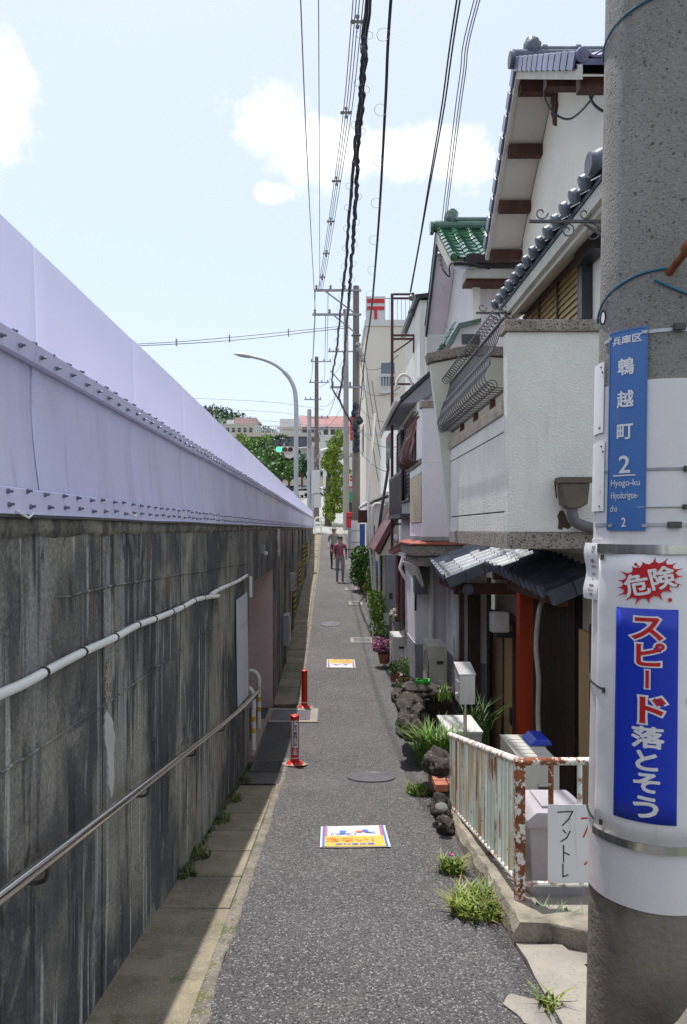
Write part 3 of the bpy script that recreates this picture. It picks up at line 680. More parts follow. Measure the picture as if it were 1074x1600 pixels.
# ---- steel parapet
par = thing('steel_parapet', 'lilac painted steel parapet with rows of bolts on top of the dark wall', 'parapet', (WX - .1, 8, WT))
ys = [-4.87 + 1.22 * i for i in range(38)]
Z1, Z2, Z3 = WT + .005, ZC + .575, ZC + .92
def ypos(y): return .012 * noise.noise(Vector((y * .35, 0, 4)))
def panel_mesh(name, h, ln, m, prof, thick):
    mb = MB(); vs_ = frange(0, 1, .1)
    us = [0.0012, .012] + frange(.12, ln - .12, .14) + [ln - .012, ln - .0012]
    def fn(u, v):
        e = min(u, ln - u); return Vector((prof(v) + .007 * math.sin(math.pi * u / ln) * math.sin(math.pi * v) - (.005 if e < .006 else 0), u, v * h))
    mb.grid(us, vs_, fn)
    if thick: mb.box(-.06, -.03, .003, ln - .003, 0, h)
    return mb.mesh(name, m, smooth='all', recalc=False)
pl = panel_mesh('lower_panel', Z2 - Z1, 1.22, 'steel_lilac', lambda v: .012 - .040 * math.sin(min(1, v * 1.25) * math.pi / 2), True)
pu = panel_mesh('upper_panel', Z3 - Z2, 1.22, 'poly_lilac', lambda v: -.012 * v, False)
for y in ys[:-1]:
    place('lower_panel', pl, par, (WX - .006, y, Z1), Matrix.Rotation(rnd(-.002, .002), 3, 'Z'))
    place('upper_panel', pu, par, (WX - .016, y, Z2 + ypos(y) * .3), Matrix.Rotation(rnd(-.002, .002), 3, 'Z') @ Matrix.Rotation(rnd(-.008, .004), 3, 'Y'), (1, 1, 1.06 + ypos(y) * 1.2))
mb = MB()
mb.grid(frange(ys[0], ys[-1], .3), [0, 1, 2, 3], lambda u, v: Vector((WX + (-.02, -.003, .004, -.010)[v] + .002 * noise.noise(Vector((u, 0, 0))), u, ZC + (.536, .540, .598, .603)[v] + .006 * noise.noise(Vector((u * .9, 4, 0))))))
mb.build('splice_band', 'steel_lilac', par, recalc=False)
B(WX - .075, WX - .020, ys[0], ys[-1], ZC + .538, ZC + .600).build('sun_stop_strip', 'steel_band', par)  # unseen strip added behind the joint to stop sun slipping through between panels
mb = MB()
mb.grid(frange(ys[0], ys[-1], .3), [0, 1, 2, 3, 4], lambda u, v: Vector((WX + (-.004, .020, .018, .016, .004)[v] + .002 * noise.noise(Vector((u, 2, 0))), u, ZC + (.036, .044, .055, .120, .126)[v] + .005 * noise.noise(Vector((u * .9, 8, 0))))))
mb.build('bottom_band', 'steel_lilac', par, recalc=False)
mb = MB(); mb.grid(frange(ys[0], ys[-1], .3), [0, 1, 2], lambda u, v: Vector((WX + (.004, .024, .022)[v], u, ZC + (.030, .034, .044)[v] + .004 * noise.noise(Vector((u * .9, 8, 0)))))); mb.build('edge_shade_strip', 'frame_dark', par, recalc=False)  # dark strip standing in for the shadow under the parapet's bottom edge
B(WX - .9, WX - .07, ys[0], ys[-1], WT + .001, ZC + .30).build('deck_edge', 'steel_band', par)
bolt = MB().lathe([(.0075, 0), (.0085, .003), (.0075, .006), (.0042, .007), (.0042, .017), (.002, .018)], (0, 0, 0), 7, 'x').mesh('bolt', 'bolt')
rest = MB()
for row, (z, x) in enumerate(((.602, -.010), (.562, .004), (.114, .016), (.072, .018))):
    y = 1.35 + .02 * row; i = 0
    while y < 39:
        zz = ZC + z + rnd(-.004, .004)
        if i < 34: place('bolt', bolt, par, (WX + x, y + rnd(-.012, .012), zz), Matrix.Rotation(rnd(-.15, .15), 3, 'Y') @ Matrix.Rotation(rnd(-.1, .1), 3, 'Z'))
        else: rest.lathe([(.007, 0), (.005, .017)], (WX + x, y, zz), 5, 'x')
        y += .15; i += 1
o = rest.build('bolt_rows', 'bolt', par); o['kind'] = 'stuff'
# drip ends and loose clips under the parapet edge
for px in (35, 205, 282):
    p = on_wall(px, 803, .02); MB().tube([p + Vector((0, -.05, .01)), p + Vector((.02, 0, -.012)), p + Vector((.01, .06, .004))], .004, 5).build('clip', 'pvc_white', par)

# ---- handrail
hr = thing('handrail', 'stainless steel handrail sloping down along the dark left wall', 'handrail', (WX + .1, 2, gz(2)))
ys_ = frange(-6, 8.95, .4)
rail = [Vector((-.865, y, gz(y) + .83)) for y in ys_] + [Vector((-.90, 9.05, gz(9) + .80)), Vector((-.95, 9.06, gz(9) + .76))]
MB().tube(rail, .0195, 14).build('rail', 'stainless', hr, smooth=True)
for y in (-5, -3.7, -2.4, -1.1, .25, 2.16 - .6, 2.25, 3.5, 4.72, 6.0, 7.25, 8.5):
    z = gz(y) + .83
    b_ = MB(); b_.tube(smoothpts([(-.865, y, z - .018), (-.868, y, z - .055), (-.90, y, z - .07), (WX + .004, y, z - .065)], 3), .007, 6); b_.lathe([(.028, 0), (.028, .007), (.012, .012)], (WX + .003, y, z - .065), 10, 'x')
    b_.build('bracket', 'bracket', hr, smooth=True)

# ---- white conduit
cp = [(-60, 1113), (0, 1085), (40, 1067), (80, 1045), (130, 1019), (180, 996), (215, 977), (250, 964), (285, 949), (310, 936), (341, 931)]
cpts = smoothpts([on_wall(a, b_, .024) for a, b_ in cp], 4)
t = thing('conduit', 'white plastic conduit with black ties sagging across the dark wall', 'conduit', cpts[0])
MB().tube([cpts[0] + Vector((0, -3, .4))] + cpts, .0165, 10).build('pipe', 'pvc_white', t, smooth=True)
cp2 = smoothpts([on_wall(a, b_, .02) for a, b_ in ((330, 929), (345, 920), (372, 908), (386, 899))], 4)
MB().tube(cp2, .017, 8).build('upper_pipe', 'pvc_white', t, smooth=True)
for px in (74, 134, 178, 214, 243, 268, 287, 303, 319):
    k = min(range(len(cpts)), key=lambda i: abs(CX + F * cpts[i].x / cpts[i].y - px)); a = cpts[k]; dr = (cpts[k + 1] - cpts[k - 1]).normalized()
    MB().tube([a - dr * .008, a + dr * .008], .0195, 10).build('tie', 'black_tape', t)
for k in (3, 6, 9, 11):
    a = cp2[k]; dr = (cp2[min(k + 1, len(cp2)-1)] - cp2[k - 1]).normalized(); MB().tube([a - dr * .01, a + dr * .01], .0195, 8).build('tie', 'galv_dull', t)
# ---- white pipe standing at the passage corner and inverted-U barriers
tag(MB().tube([(WX + .02, 8.62, ZC - .56), (WX + .02, 8.62, ZC - .80)], .022, 8).build('pipe_stub', 'pvc_white', origin=(WX + .02, 8.62, ZC - .8), smooth=True), 'short white upright pipe at the end of the conduit by the pink passage', 'pipe')
def u_barrier(y, x, zt, label):
    zb = gz(y) - .05
    t = thing('barrier', label, 'barrier', (x, y, zb), 'inverted-U barriers at the passage')
    pts = [Vector((x, y, zb))] + [Vector((x - .12 + .12 * math.cos(a), y, zt - .12 + .12 * math.sin(a))) for a in [math.pi / 2 * i / 6 for i in range(7)]]
    pts += [Vector((x - .6 - .12 * math.sin(a), y, zt - .12 + .12 * math.cos(a))) for a in [math.pi / 2 * i / 6 for i in range(7)]] + [Vector((x - .72, y, zb))]
    MB().tube(pts, .030, 12).build('tube', 'white_paint', t, smooth=True)
    for z in (zt - .36, zt - .50): MB().tube([(x, y, z), (x, y, z - .06)], .0325, 12).build('yellow_band', 'yellow_tape', t, smooth=True)
u_barrier(8.95, -.94, ZC - 1.92, 'nearer white inverted-U barrier with yellow bands at the handrail end')
u_barrier(10.25, -1.0, ZC - 1.98, 'farther white inverted-U barrier with yellow bands before the pink passage')

# ---- red bollards
def bollard(px, py, d, h, label, text):
    x = (px - CX) / F * d; z = gz(d); t = thing('bollard', label, 'bollard', (x, d, z), 'red bollards on the gutter edge')
    MB().lathe([(.105, 0), (.105, .012), (.085, .03), (.055, .04), (.050, .06), (.048, h - .03), (.052, h - .03), (.053, h - .005), (.045, h), (.012, h - .012)], (x, d, z + .004), 20).build('post', 'bollard_red', t, smooth=True)
    mb = MB(); n = 14
    q = [Vector((x + (.15 + .04 * noise.noise(Vector((i * 1.7, px, 0)))) * math.cos(2*math.pi*i/n), d + .13 * math.sin(2*math.pi*i/n), 0)) for i in range(n)]
    mb.add([Vector((p.x, p.y, gz(p.y) + .016)) for p in q], [list(range(n))]); mb.build('cement_footing', 'concrete', t)
    def ring(zz, hh, m, nm): MB().lathe([(.0496, zz), (.0505, zz + .001), (.0505, zz + hh - .001), (.0496, zz + hh)], (x, d, z), 20).build(nm, m, t, smooth=True)
    ring(.085, .012, 'print_white', 'reflective_ring')
    if text:
        fd = Vector((-x, -d, 0)).normalized(); tg = Vector((-fd.y, fd.x, 0))
        def fn(r): return lambda u, v: Vector((x, d, z + v)) + fd * r * math.cos(u / .05) + tg * r * math.sin(u / .05)
        mb = MB(); mb.grid(frange(-.042, .042, .012), [.13, h - .05], fn(.0512)); mb.build('label_sheet', 'print_white', t, smooth='all', recalc=False)
        zz = h - .115
        for ch in '歩行者飛び出し':
            lettering('lettering', ch, .046, fn(.0524), 'print_black', t, 0, 0, .012, 1.25, .92, .002, zz, fat=.02); zz -= .0415
        mb = MB(); mb.grid(frange(-.036, .036, .012), [.14, .215], fn(.0518)); mb.build('red_field', 'print_red', t, smooth='all', recalc=False)
        lettering('lettering', '注', .036, fn(.0528), 'print_white', t, 0, 0, .012, 1.3, .95, 0, .197, fat=.02); lettering('lettering', '意', .036, fn(.0528), 'print_white', t, 0, 0, .012, 1.3, .95, 0, .16, fat=.02)
        # running figure and red dot
        mb = MB(); f = fn(.0524); n = 10
        for (u, v, r) in ((-.012, h - .060, .007),): mb.add([f(u + r * math.cos(2*math.pi*i/n), v + r * math.sin(2*math.pi*i/n)) for i in range(n)], [list(range(n))])
        for a, b_ in (((-.012, h - .066), (-.016, h - .082)), ((-.016, h - .082), (-.004, h - .094)), ((-.016, h - .082), (-.028, h - .093)), ((-.013, h - .07), (0, h - .076))):
            a, b_ = Vector(a), Vector(b_); q = Vector((-(b_ - a).y, (b_ - a).x)).normalized() * .0028
            mb.add([f(*(a + q)), f(*(b_ + q)), f(*(b_ - q)), f(*(a - q))], [(0, 1, 2, 3)])
        mb.build('figure', 'print_black', t, recalc=False)
        mb = MB(); mb.add([f(.022 + .011 * math.cos(2*math.pi*i/n), h - .067 + .011 * math.sin(2*math.pi*i/n)) for i in range(n)], [list(range(n))]); mb.build('red_dot', 'print_red', t, recalc=False)
bollard(461, 1198, 8.5, .575, 'nearer red bollard with a white lettered label by the drain grate', True)
bollard(476, 1104, 12.0, .61, 'farther plain red bollard standing behind the lettered one', False)
# ================================================================ the near utility pole and what is fixed to it
PB = Vector((.873, 2.0, ZC - .5)); LEAN = .0117
def pc(z): return Vector((PB.x + LEAN * (z - PB.z), PB.y, z))
def pr(z): return .1535 - (z - PB.z) * .0067
ND = Vector((-PB.x, -PB.y, 0)).normalized(); TD = Vector((-ND.y, ND.x, 0))
def onp(th, z, o=0):
    r = pr(z) + o; return pc(z) + ND * r * math.cos(th) + TD * r * math.sin(th)
def pz(py): return ZC + (CY - py) / F * 1.86
def pth(px, py):
    z = pz(py); c = pc(z); half = pr(z) / c.xy.length
    a0 = math.atan2(c.x, c.y); a = math.atan((px - CX) / F); return math.asin(max(-1, min(1, math.sin(a - a0) / math.sin(half) * .99)))
pole = thing('utility_pole', 'thick concrete utility pole with white sleeve and signs at the right edge', 'utility pole', (PB.x, PB.y, gz(2) - .1))
def polewrap(z0, z1, o, n=40, st=.12):
    zs = frange(z0, z1, st); return [(pc(z), pr(z) + o) for z in zs]
def pole_tube(name, m, z0, z1, o, st=.2, cap=True):
    q = polewrap(z0, z1, o, st=st); mb = MB(); n = 44; b_ = []
    for c, r in q: b_ += [c + Vector((r * math.cos(2*math.pi*j/n), r * math.sin(2*math.pi*j/n), 0)) for j in range(n)]
    k = len(q); fs = [(i*n+j, i*n+(j+1) % n, (i+1)*n+(j+1) % n, (i+1)*n+j) for i in range(k-1) for j in range(n)]
    if cap: fs += [list(range(n))[::-1], list(range((k-1)*n, k*n))]
    mb.add(b_, fs); return mb.build(name, m, pole, smooth=True)
pole_tube('shaft', 'pole_concrete', pz(1380), ZC + 8.6, 0)
pole_tube('base_section', 'pole_base', gz(2) - .4, pz(1380), .001)
slv = pole_tube('sleeve', 'sleeve', pz(1424), pz(592), .0055)
def plate(th0, th1, z0, z1, o, th=.0025, wob=0, nz=2, rc=0):
    mb = MB(); us = frange(th0, th1, .07); vs_ = frange(z0, z1, (z1 - z0) / nz)
    def f(q): return lambda u, v: onp(u, v, o + q + (wob * noise.noise(Vector((u * 2.2, v * 7, 5))) if wob else 0))
    mb.grid(us, vs_, f(th)); mb.grid(us, vs_, f(0))
    nu, nv = len(us), len(vs_); k = nu * nv
    ring = [i * nv for i in range(nu)] + [(nu - 1) * nv + j for j in range(1, nv)] + [i * nv + nv - 1 for i in range(nu - 2, -1, -1)] + [j for j in range(nv - 2, 0, -1)]
    for a, b_ in zip(ring, ring[1:] + ring[:1]): mb.f.append([a, b_, k + b_, k + a]); mb.m.append(0)
    return mb
def band(name, m, th0, th1, za, zb, o, hh, parent=pole, th=.0015):
    mb = MB(); us = frange(th0, th1, .08)
    def f(q): return lambda u, v: onp(u, za + (zb - za) * (u - th0) / (th1 - th0) + v, o + q)
    mb.grid(us, [-hh / 2, hh / 2], f(th)); mb.grid(us, [-hh / 2, hh / 2], f(0)); n = len(us)
    for q in range(2):
        for i in range(n - 1): mb.f.append([i*2+q, (i+1)*2+q, 2*n+(i+1)*2+q, 2*n+i*2+q]); mb.m.append(0)
    return mb.build(name, m, parent, smooth=True)
band('strap', 'galv', pth(948, 517), 3.0, pz(517), pz(513), .001, .009)
band('strap', 'galv_dull', -3.1, 3.1, pz(733), pz(733), .0065, .007)
MB().tube([onp(a, pz(792), .008) for a in frange(pth(1000, 792), 3.0, .1)], .0022, 5).build('strap_wire', 'galv', pole)
band('strap', 'galv', pth(935, 820), 3.0, pz(820), pz(820), .0065, .009)
band('strap', 'sleeve', -3.1, 3.1, pz(850), pz(850), .0065, .022)
def buckle(px, py, w_, h_):
    a = pth(px, py); c = onp(a, pz(py), .012); n = (c - pc(c.z)).normalized(); tn = Vector((-n.y, n.x, 0))
    MB().obox(c, tn * w_, Vector((0, 0, h_)), n * .006).build('buckle', 'bracket', pole, bevel=.002)
buckle(1057, 513, .014, .009); buckle(1050, 820, .016, .008); buckle(1068, 733, .008, .007); buckle(1066, 792, .008, .006)
# step bolt, teal wire, hole
a = pth(1043, 428); c = onp(a, pz(428), -.01); n = (c - pc(c.z)).normalized(); e = c + n * .085 + TD * .028 + Vector((0, 0, .03))
sb = MB().tube([c, e], .0095, 10).build('step_bolt', 'rusty_bolt', pole, smooth=True)
MB().tube([e - (e - c).normalized() * .004, e + (e - c).normalized() * .018], .0175, 10).build('bolt_head', 'rusty_bolt', sb, smooth=True)
for (pa, pb) in (((940, 458), (1040, 420)), ((1046, 422), (1110, 470))):
    a0, a1 = pth(*pa), min(pth(*pb), 1.4); MB().tube([onp(a0 - .25 + (a1 - a0 + .25) * i / 14, pz(pa[1] + 14) + (pz(pb[1]) - pz(pa[1] + 14)) * (1 - (1 - i / 14) ** 2), .004) for i in range(15)], .0032, 6).build('tie_wire', 'teal_wire', pole, smooth=True)
MB().tube([onp(-1.6 + 3 * i / 20, pz(18) + .05 * (1 - (1 - i / 14) ** 2), .004) for i in range(15)], .0032, 6).build('tie_wire', 'teal_wire', pole, smooth=True)
a = pth(944, 470); c = onp(a, pz(472), .0005); n = (c - pc(c.z)).normalized(); tn = Vector((-n.y, n.x, 0))
mb = MB(); mb.add([c + n * .0012 + tn * .020 * math.cos(2*math.pi*i/16) + Vector((0, 0, .020 * math.sin(2*math.pi*i/16))) for i in range(16)], [list(range(16))]); mb.build('bolt_hole', 'dark', pole, recalc=False)
mb = MB(); mb.add([c + n * .0025 + tn * (.006 + .012 * math.cos(2*math.pi*i/16)) + Vector((0, 0, -.002 + .015 * math.sin(2*math.pi*i/16))) for i in range(16)], [list(range(16))]); mb.build('hole_plug', 'pvc_white', pole, recalc=False)

def pole_sign(name, label, cat, zc):
    c = onp(-.2, zc, .01); return thing(name, label, cat, c)
def pfn(thc, zc, o, r0=.155):
    return lambda u, v: onp(thc + u / r0, zc + v, o)
# blue town plate
t = pole_sign('town_plate', 'long blue town name plate with white characters strapped to the pole', 'sign', pz(670))
a0, a1 = pth(958, 670), pth(1012, 670); ac = (a0 + a1) / 2; zt, zb = pz(508), pz(829)
bp = plate(a0, a1, zb, zt, .0075, .002, 0, 6).build('plate', 'sign_blue', t, smooth=True)
for (u0, u1, v0, v1) in ((a0, a0 + .018, zb, zt), (a1 - .018, a1, zb, zt), (a0 + .018, a1 - .018, zt - .004, zt), (a0 + .018, a1 - .018, zb, zb + .004)):
    plate(u0, u1, v0, v1, .0096, .0015).build('rolled_edge', 'sign_blue', t)
f = pfn(ac, 0, .0108)
def L_(body, size, py, px=None, bold=.0, sx=1, sy=1, m='print_white', par=t, ff=None, rot=0):
    u = 0 if px is None else (pth(px, py) - ac) * .155
    return lettering('lettering', body, size, ff or f, m, par, 0, rot, .012, sx, sy, u, pz(py), fat=bold)
L_('兵庫区', .0255, 524, 984, .022, 1.05, .9)
L_('鵯', .046, 567, 983, .022); L_('越', .046, 619, 982, .022); L_('町', .046, 670, 981, .022)
L_('2', .070, 722, 981, .015, .95, .9)
plate(ac - .21, ac + .17, pz(742), pz(740), .0106, .0006).build('underline', 'print_white', t)
L_('Hyogo-ku', .0225, 752, 981, .006, .88, 1.05); L_('Hiyodorigoe-', .0205, 772, 980, .004, .66, 1.2); L_('cho', .0205, 793, 966, .006, .72, 1.2); L_('2', .033, 815, 980, .015, .8, 1)
for px in (961, 1009):
    for py in (517, 821):
        band('strap_end', 'galv', pth(px, py) - .04, pth(px, py) + .05, pz(py), pz(py), .0108, .008, t)
# warning board
t = pole_sign('warning_board', 'white warning board with red splash and tall blue speed panel on the pole', 'sign', pz(1090))
a0 = pth(941, 1090); ac = pth(1011, 1090); a1 = 2 * ac - a0; zt, zb = pz(866), pz(1316)
plate(a0, a1, zb, zt, .010, .0022, .004, 14).build('plate', 'board_alu', t, smooth='all')
for (z0, z1, dz) in ((pz(866) + .0005, pz(851), 0), (pz(1329), pz(1316) - .0005, 0)):
    plate(a0 - .01, a1 + .01, z0, z1, .0105, .006, 0, 3).build('clamp_strip', 'stainless', t, smooth=True)
for px, py in ((951, 873), (1071, 873), (949, 1303), (1072, 1305)):
    a = pth(px, py); c = onp(a, pz(py), .0155); n = (c - pc(c.z)).normalized(); MB().tube([c + Vector((0, 0, -.007)), c + Vector((0, 0, .007))], .0045, 8).build('slot', 'bracket', t)
for px, py in ((953, 1088), (1069, 1092)):
    a = pth(px, py); c = onp(a, pz(py), .015); MB().tube([c + Vector((0, 0, -.008)), c + Vector((0, 0, .006))], .004, 6).build('tie_loop', 'bracket', t)
MB().tube([onp(a0 - .6 + (pth(953, 1088) - a0 + .6) * i / 8, pz(1078) + (pz(1088) - pz(1078)) * i / 8, .009 + .005 * i / 8) for i in range(9)], .0028, 6).build('tie_wire', 'black_tape', t)
MB().tube([onp(a0 - .5 + .5 * i / 6, pz(1302) - .010 * i / 6, .008) for i in range(7)], .0028, 6).build('tie_wire', 'black_tape', t)
BO = .0165
f = pfn(ac, 0, BO + .0012)
blue = plate(pth(970, 1090), pth(1053, 1090), pz(1283), pz(951), BO - .0008, .0012, 0, 10).build('blue_panel', 'print_blue', t, smooth='all')
# splash
mb = MB(); n = 34; cu, cv = (pth(1015, 907) - ac) * .155, pz(907); q = []
random.seed(3)
for i in range(n * 4):
    a = 2 * math.pi * i / (n * 4); k = i % 8; sp_ = (1.0 + .22 * random.random()) if k == 0 else (.80 + .05 * abs(k - 4) ** 1.1 * .5)
    q.append((cu + .071 * math.cos(a) * sp_ + .006 * math.sin(a), cv + .053 * math.sin(a) * sp_ + .012 * math.cos(a)))
bmx = bmesh.new(); vv = [bmx.verts.new((x, y, 0)) for x, y in q]; cc = bmx.verts.new((cu, cv, 0))
for i in range(len(vv)): bmx.faces.new((vv[i], vv[(i + 1) % len(vv)], cc))
aa = cu - .09
while aa < cu + .09:
    aa += .012; bmesh.ops.bisect_plane(bmx, geom=bmx.verts[:] + bmx.edges[:] + bmx.faces[:], plane_co=(aa, 0, 0), plane_no=(1, 0, 0))
bmx.verts.index_update(); mb.add([pfn(ac, 0, BO)(v.co.x, v.co.y) for v in bmx.verts], [[v.index for v in f_.verts] for f_ in bmx.faces]); bmx.free()
spl = mb.build('splash', 'print_red', t, recalc=False)
for (px, py, r_) in ((998, 882, .004), (1052, 914, .0045), (1043, 936, .005), (1001, 885, .0025)):
    g = pfn(ac, 0, BO); u, v = (pth(px, py) - ac) * .155, pz(py)
    MB().add([g(u + r_ * math.cos(2*math.pi*i/10), v + r_ * math.sin(2*math.pi*i/10)) for i in range(10)], [list(range(10))]).build('drop', 'print_red', t, recalc=False)
def W_(body, size, px, py, bold, m, o, sx=1, sy=1, rot=0, par=blue, fat=0):
    g = pfn(ac, 0, o); return lettering('lettering', body, size, g, m, par, bold, rot, .010, sx, sy, (pth(px, py) - ac) * .155, pz(py), fat=fat)
W_('危', .058, 999, 914, 0, 'print_white', BO + .0016, 1.0, 1, R(13), spl, fat=.028); W_('険', .058, 1032, 902, 0, 'print_white', BO + .0016, 1.0, 1, R(13), spl, fat=.026)
for ch, px, py, sz, sx, sy, rot in (('ス', 1013, 980, .090, .88, .80, 0), ('ピ', 1014, 1022, .088, .86, .76, 0), ('ー', 1013, 1060, .085, .62, .62, R(90)), ('ド', 1015, 1107, .090, .98, .86, 0)):
    W_(ch, sz, px, py, .0075, 'print_white', BO + .0014, sx, sy, rot); W_(ch, sz, px, py, .0022, 'print_red', BO + .0024, sx, sy, rot)
for ch, px, py, sx, sy in (('落', 1013, 1150, 1.0, .78), ('と', 1011, 1186, .95, .80), ('そ', 1012, 1220, .95, .78), ('う', 1011, 1258, 1.1, .86)):
    W_(ch, .072, px, py, 0, 'print_white', BO + .0016, sx, sy, fat=.03)
# narrow white plates on the pole's left side and a curling paper
for i, (x0, x1, y0, y1, lb) in enumerate(((934, 951, 550, 667, 'upper narrow white plate on the left side of the near pole'), (934, 952, 682, 797, 'lower narrow white plate on the left side of the near pole'))):
    t = pole_sign('number_plate', lb, 'plate', pz((y0 + y1) / 2)); a1 = pth(x1, y0) ; a0 = a1 - .55
    pl_ = plate(a0, a1, pz(y1), pz(y0), .0075 if i == 0 else .0085, .0022, 0, 3).build('plate', 'print_white', t, smooth=True)
    g = pfn(a1, 0, .0112)
    [lettering('lettering', ch_, .016, g, 'print_black' if i == 0 else 'box_grey', t, 0, 0, .006, .55, 1, -.020 + k_ * .008, pz(y1 - (10 if i == 0 else 32))) for k_, ch_ in enumerate('18' if i == 0 else '50')]
    for py in frange(y0 + 22, y1 - 40, 9): lettering('lettering', '・' if int(py) % 2 else '-', .010, g, 'print_black', t, 0, 0, 0, .6, 1, -.014, pz(py))
    for (px, py) in ((-.012, y0 + 8), (-.004, y0 + 17), (-.016, y1 - 8)):
        c = onp(a1 + px / .155, pz(py), .0105); n = (c - pc(c.z)).normalized(); MB().tube([c, c + n * .002], .0025, 8).build('screw_hole', 'print_black', t)
t = pole_sign('paper_notice', 'small curling paper notice with black print stuck on the left of the pole', 'notice', pz(898))
a1 = pth(942, 898)
def pf(u, v): return onp(a1 - .42 + u * .45, pz(850) + (pz(945) - pz(850)) * v, .010 + .016 * (1 - u) ** 2 + .004 * math.sin(v * 9))
MB().grid([i / 8 for i in range(9)], [i / 10 for i in range(11)], pf).build('paper', 'print_white', t, smooth='all', recalc=False)
MB().grid([i / 8 for i in range(9)], [i / 10 for i in range(11)], lambda u, v: pf(u, v) - ND * .0008).build('paper_back', 'print_white', t, smooth='all', recalc=False)
def pg(u, v):
    p = pf(.5 + u / .045 * .6, (pz(850) - v) / (pz(850) - pz(945))); q = p - pc(p.z); q.normalize(); return p + q * .0012
for body, sz, py, u in (('び', .022, 860, .013), ('542', .013, 880, .006), ('てかつ', .009, 890, .006), ('いとき', .009, 902, .006), ('〜', .012, 911, .004), ('0120-00', .008, 921, .004), ('なしこと', .007, 929, .004), ('連絡', .008, 937, .006)):
    lettering('lettering', body, sz, pg, 'print_black', t, .0004, 0, .006, .8, 1, u, pz(py))

# ================================================================ kerb, fence and yard
kb = thing('low_kerb_wall', 'broken low concrete kerb carrying the rusty railing on the right', 'kerb', (1.0, 5, gz(5)))
def kerb_run(y0, y1, xa, xb, h0, name='kerb_stone'):
    mb = MB()
    def f(u, v):
        k = [(xa(u) - .01, -.12), (xa(u), h0 * .55), (xa(u) + .025, h0), (xb(u) - .02, h0), (xb(u), h0 * .6), (xb(u), -.4)][v]
        q = .022 * noise.noise(Vector((u * 3.5, v * 1.7, 1))) + .008 * noise.noise(Vector((u * 14, v, 2)))
        return Vector((k[0] + q, u, gz(u) + k[1] + q * .8))
    us = frange(y0, y1, .05); mb.grid(us, [0, 1, 2, 3, 4, 5], f)
    for u in (us[0], us[-1]): mb.add([f(u, v) for v in range(6)], [list(range(6))])
    return mb.build(name, 'old_kerb', kb, recalc=False)
kerb_run(3.62, 4.55, lambda y: redge(y) + .0, lambda y: redge(y) + .19, .115)
kerb_run(4.56, 5.60, lambda y: redge(y) + .0, lambda y: redge(y) + .19, .105)
kerb_run(5.61, 6.7, lambda y: redge(y) + .01, lambda y: redge(y) + .2, .095)
mb = MB(); mb.prism([(1.04, 3.66, gz(3.7) - .2), (1.04, 3.84, gz(3.7) - .2), (1.75, 3.45, gz(3.4) - .2), (1.75, 3.27, gz(3.4) - .2)], (0, 0, .31)); mb.build('return_kerb', 'old_kerb', kb, bevel=.012)
# concrete apron in front of the pole, with a chipped light patch
def ragged(name, m, pts, dz, th, label=None, cat=None):
    c = sum((Vector(p) for p in pts), Vector((0, 0))) / len(pts); q = []
    for i, p in enumerate(pts):
        a, b_ = Vector(p), Vector(pts[(i + 1) % len(pts)])
        for k in range(4):
            r = a.lerp(b_, k / 4); q.append(r + Vector((noise.noise(Vector((r.x * 9, r.y * 9, 0))), noise.noise(Vector((r.x * 9, r.y * 9, 7))))) * .02)
    n = len(q); mb = MB()
    mb.add([Vector((p.x, p.y, gz(p.y) + dz)) for p in q] + [Vector((p.x, p.y, gz(p.y) + dz - th)) for p in q], [list(range(n))] + [(i, (i + 1) % n, n + (i + 1) % n, n + i) for i in range(n)])
    o = mb.build(name, m, origin=(c.x, c.y, gz(c.y)))
    return o
o = ragged('concrete_apron', 'concrete', [(.86, 2.05), (.90, 2.9), (.915, 3.6), (1.13, 3.6), (1.22, 3.0), (1.30, 2.05)], .016, .12); struct(o)
o = ragged('concrete_scab', 'concrete', [(.70, 3.02), (.76, 2.86), (.86, 2.80), (.885, 2.9), (.86, 3.06), (.76, 3.1)], .012, .03); tag(o, 'pale ragged concrete scab on the asphalt edge near the pole foot', 'concrete patch')
o = MB().blob((.83, 1.58, gz(1.6) + .36), (.16, .13, .375), 3, .10, 2.2, 4).build('kerb_boulder', 'concrete', origin=(.81, 1.56, gz(1.6)), smooth=True); tag(o, 'rounded pale stone in front of the pole at the bottom corner', 'stone')
# dark drain trench beside the apron
struct(MB().add([(1.0, 2.0, gz(3) - .6), (1.9, 2.0, gz(3) - .6), (1.9, 3.6, gz(3) - .6), (1.0, 3.6, gz(3) - .6)], [(0, 1, 2, 3)]).build('drain_trench', 'soil'))

# ---- rusty railing
fn0 = P(812, 1395, 3.94); ft = P(812, 1190, 3.94); ffar = P(703, 1148, 6.35); hgt = ft.z - fn0.z
fence = thing('rusty_railing', 'pale green railing with heavy rust and close upright bars beside the alley', 'railing', fn0)
ffb = ffar - Vector((0, 0, hgt - .05)); lift = Vector((0, 0, .06))
tr = MB().tube([ft + Vector((0, -.01, 0)), ffar], .024, 12).build('top_rail', 'fence_rail', fence, smooth=True)
MB().tube([fn0 + lift, ffb + lift], .016, 8).build('bottom_rail', 'fence_rail', fence, smooth=True)
MB().box(ft.x - .026, ft.x + .026, ft.y - .026, ft.y + .026, fn0.z - .14, ft.z + .01).build('corner_post', 'fence_rust', fence, bevel=.006)
nb = 25
for i in range(1, nb):
    a = i / nb; p0 = fn0.lerp(ffb, a) + lift; p1 = ft.lerp(ffar, a); wdt = .026
    MB().tube([p0, p1], .0155, 8).build('bar', 'fence_paint', fence, smooth=True)
for a in (.36, .93):
    p0 = fn0.lerp(ffb, a) + Vector((.03, 0, .10)); MB().box(p0.x - .02, p0.x + .02, p0.y - .02, p0.y + .02, p0.z - .30, p0.z + .1).build('foot_post', 'fence_rust', fence, bevel=.004)
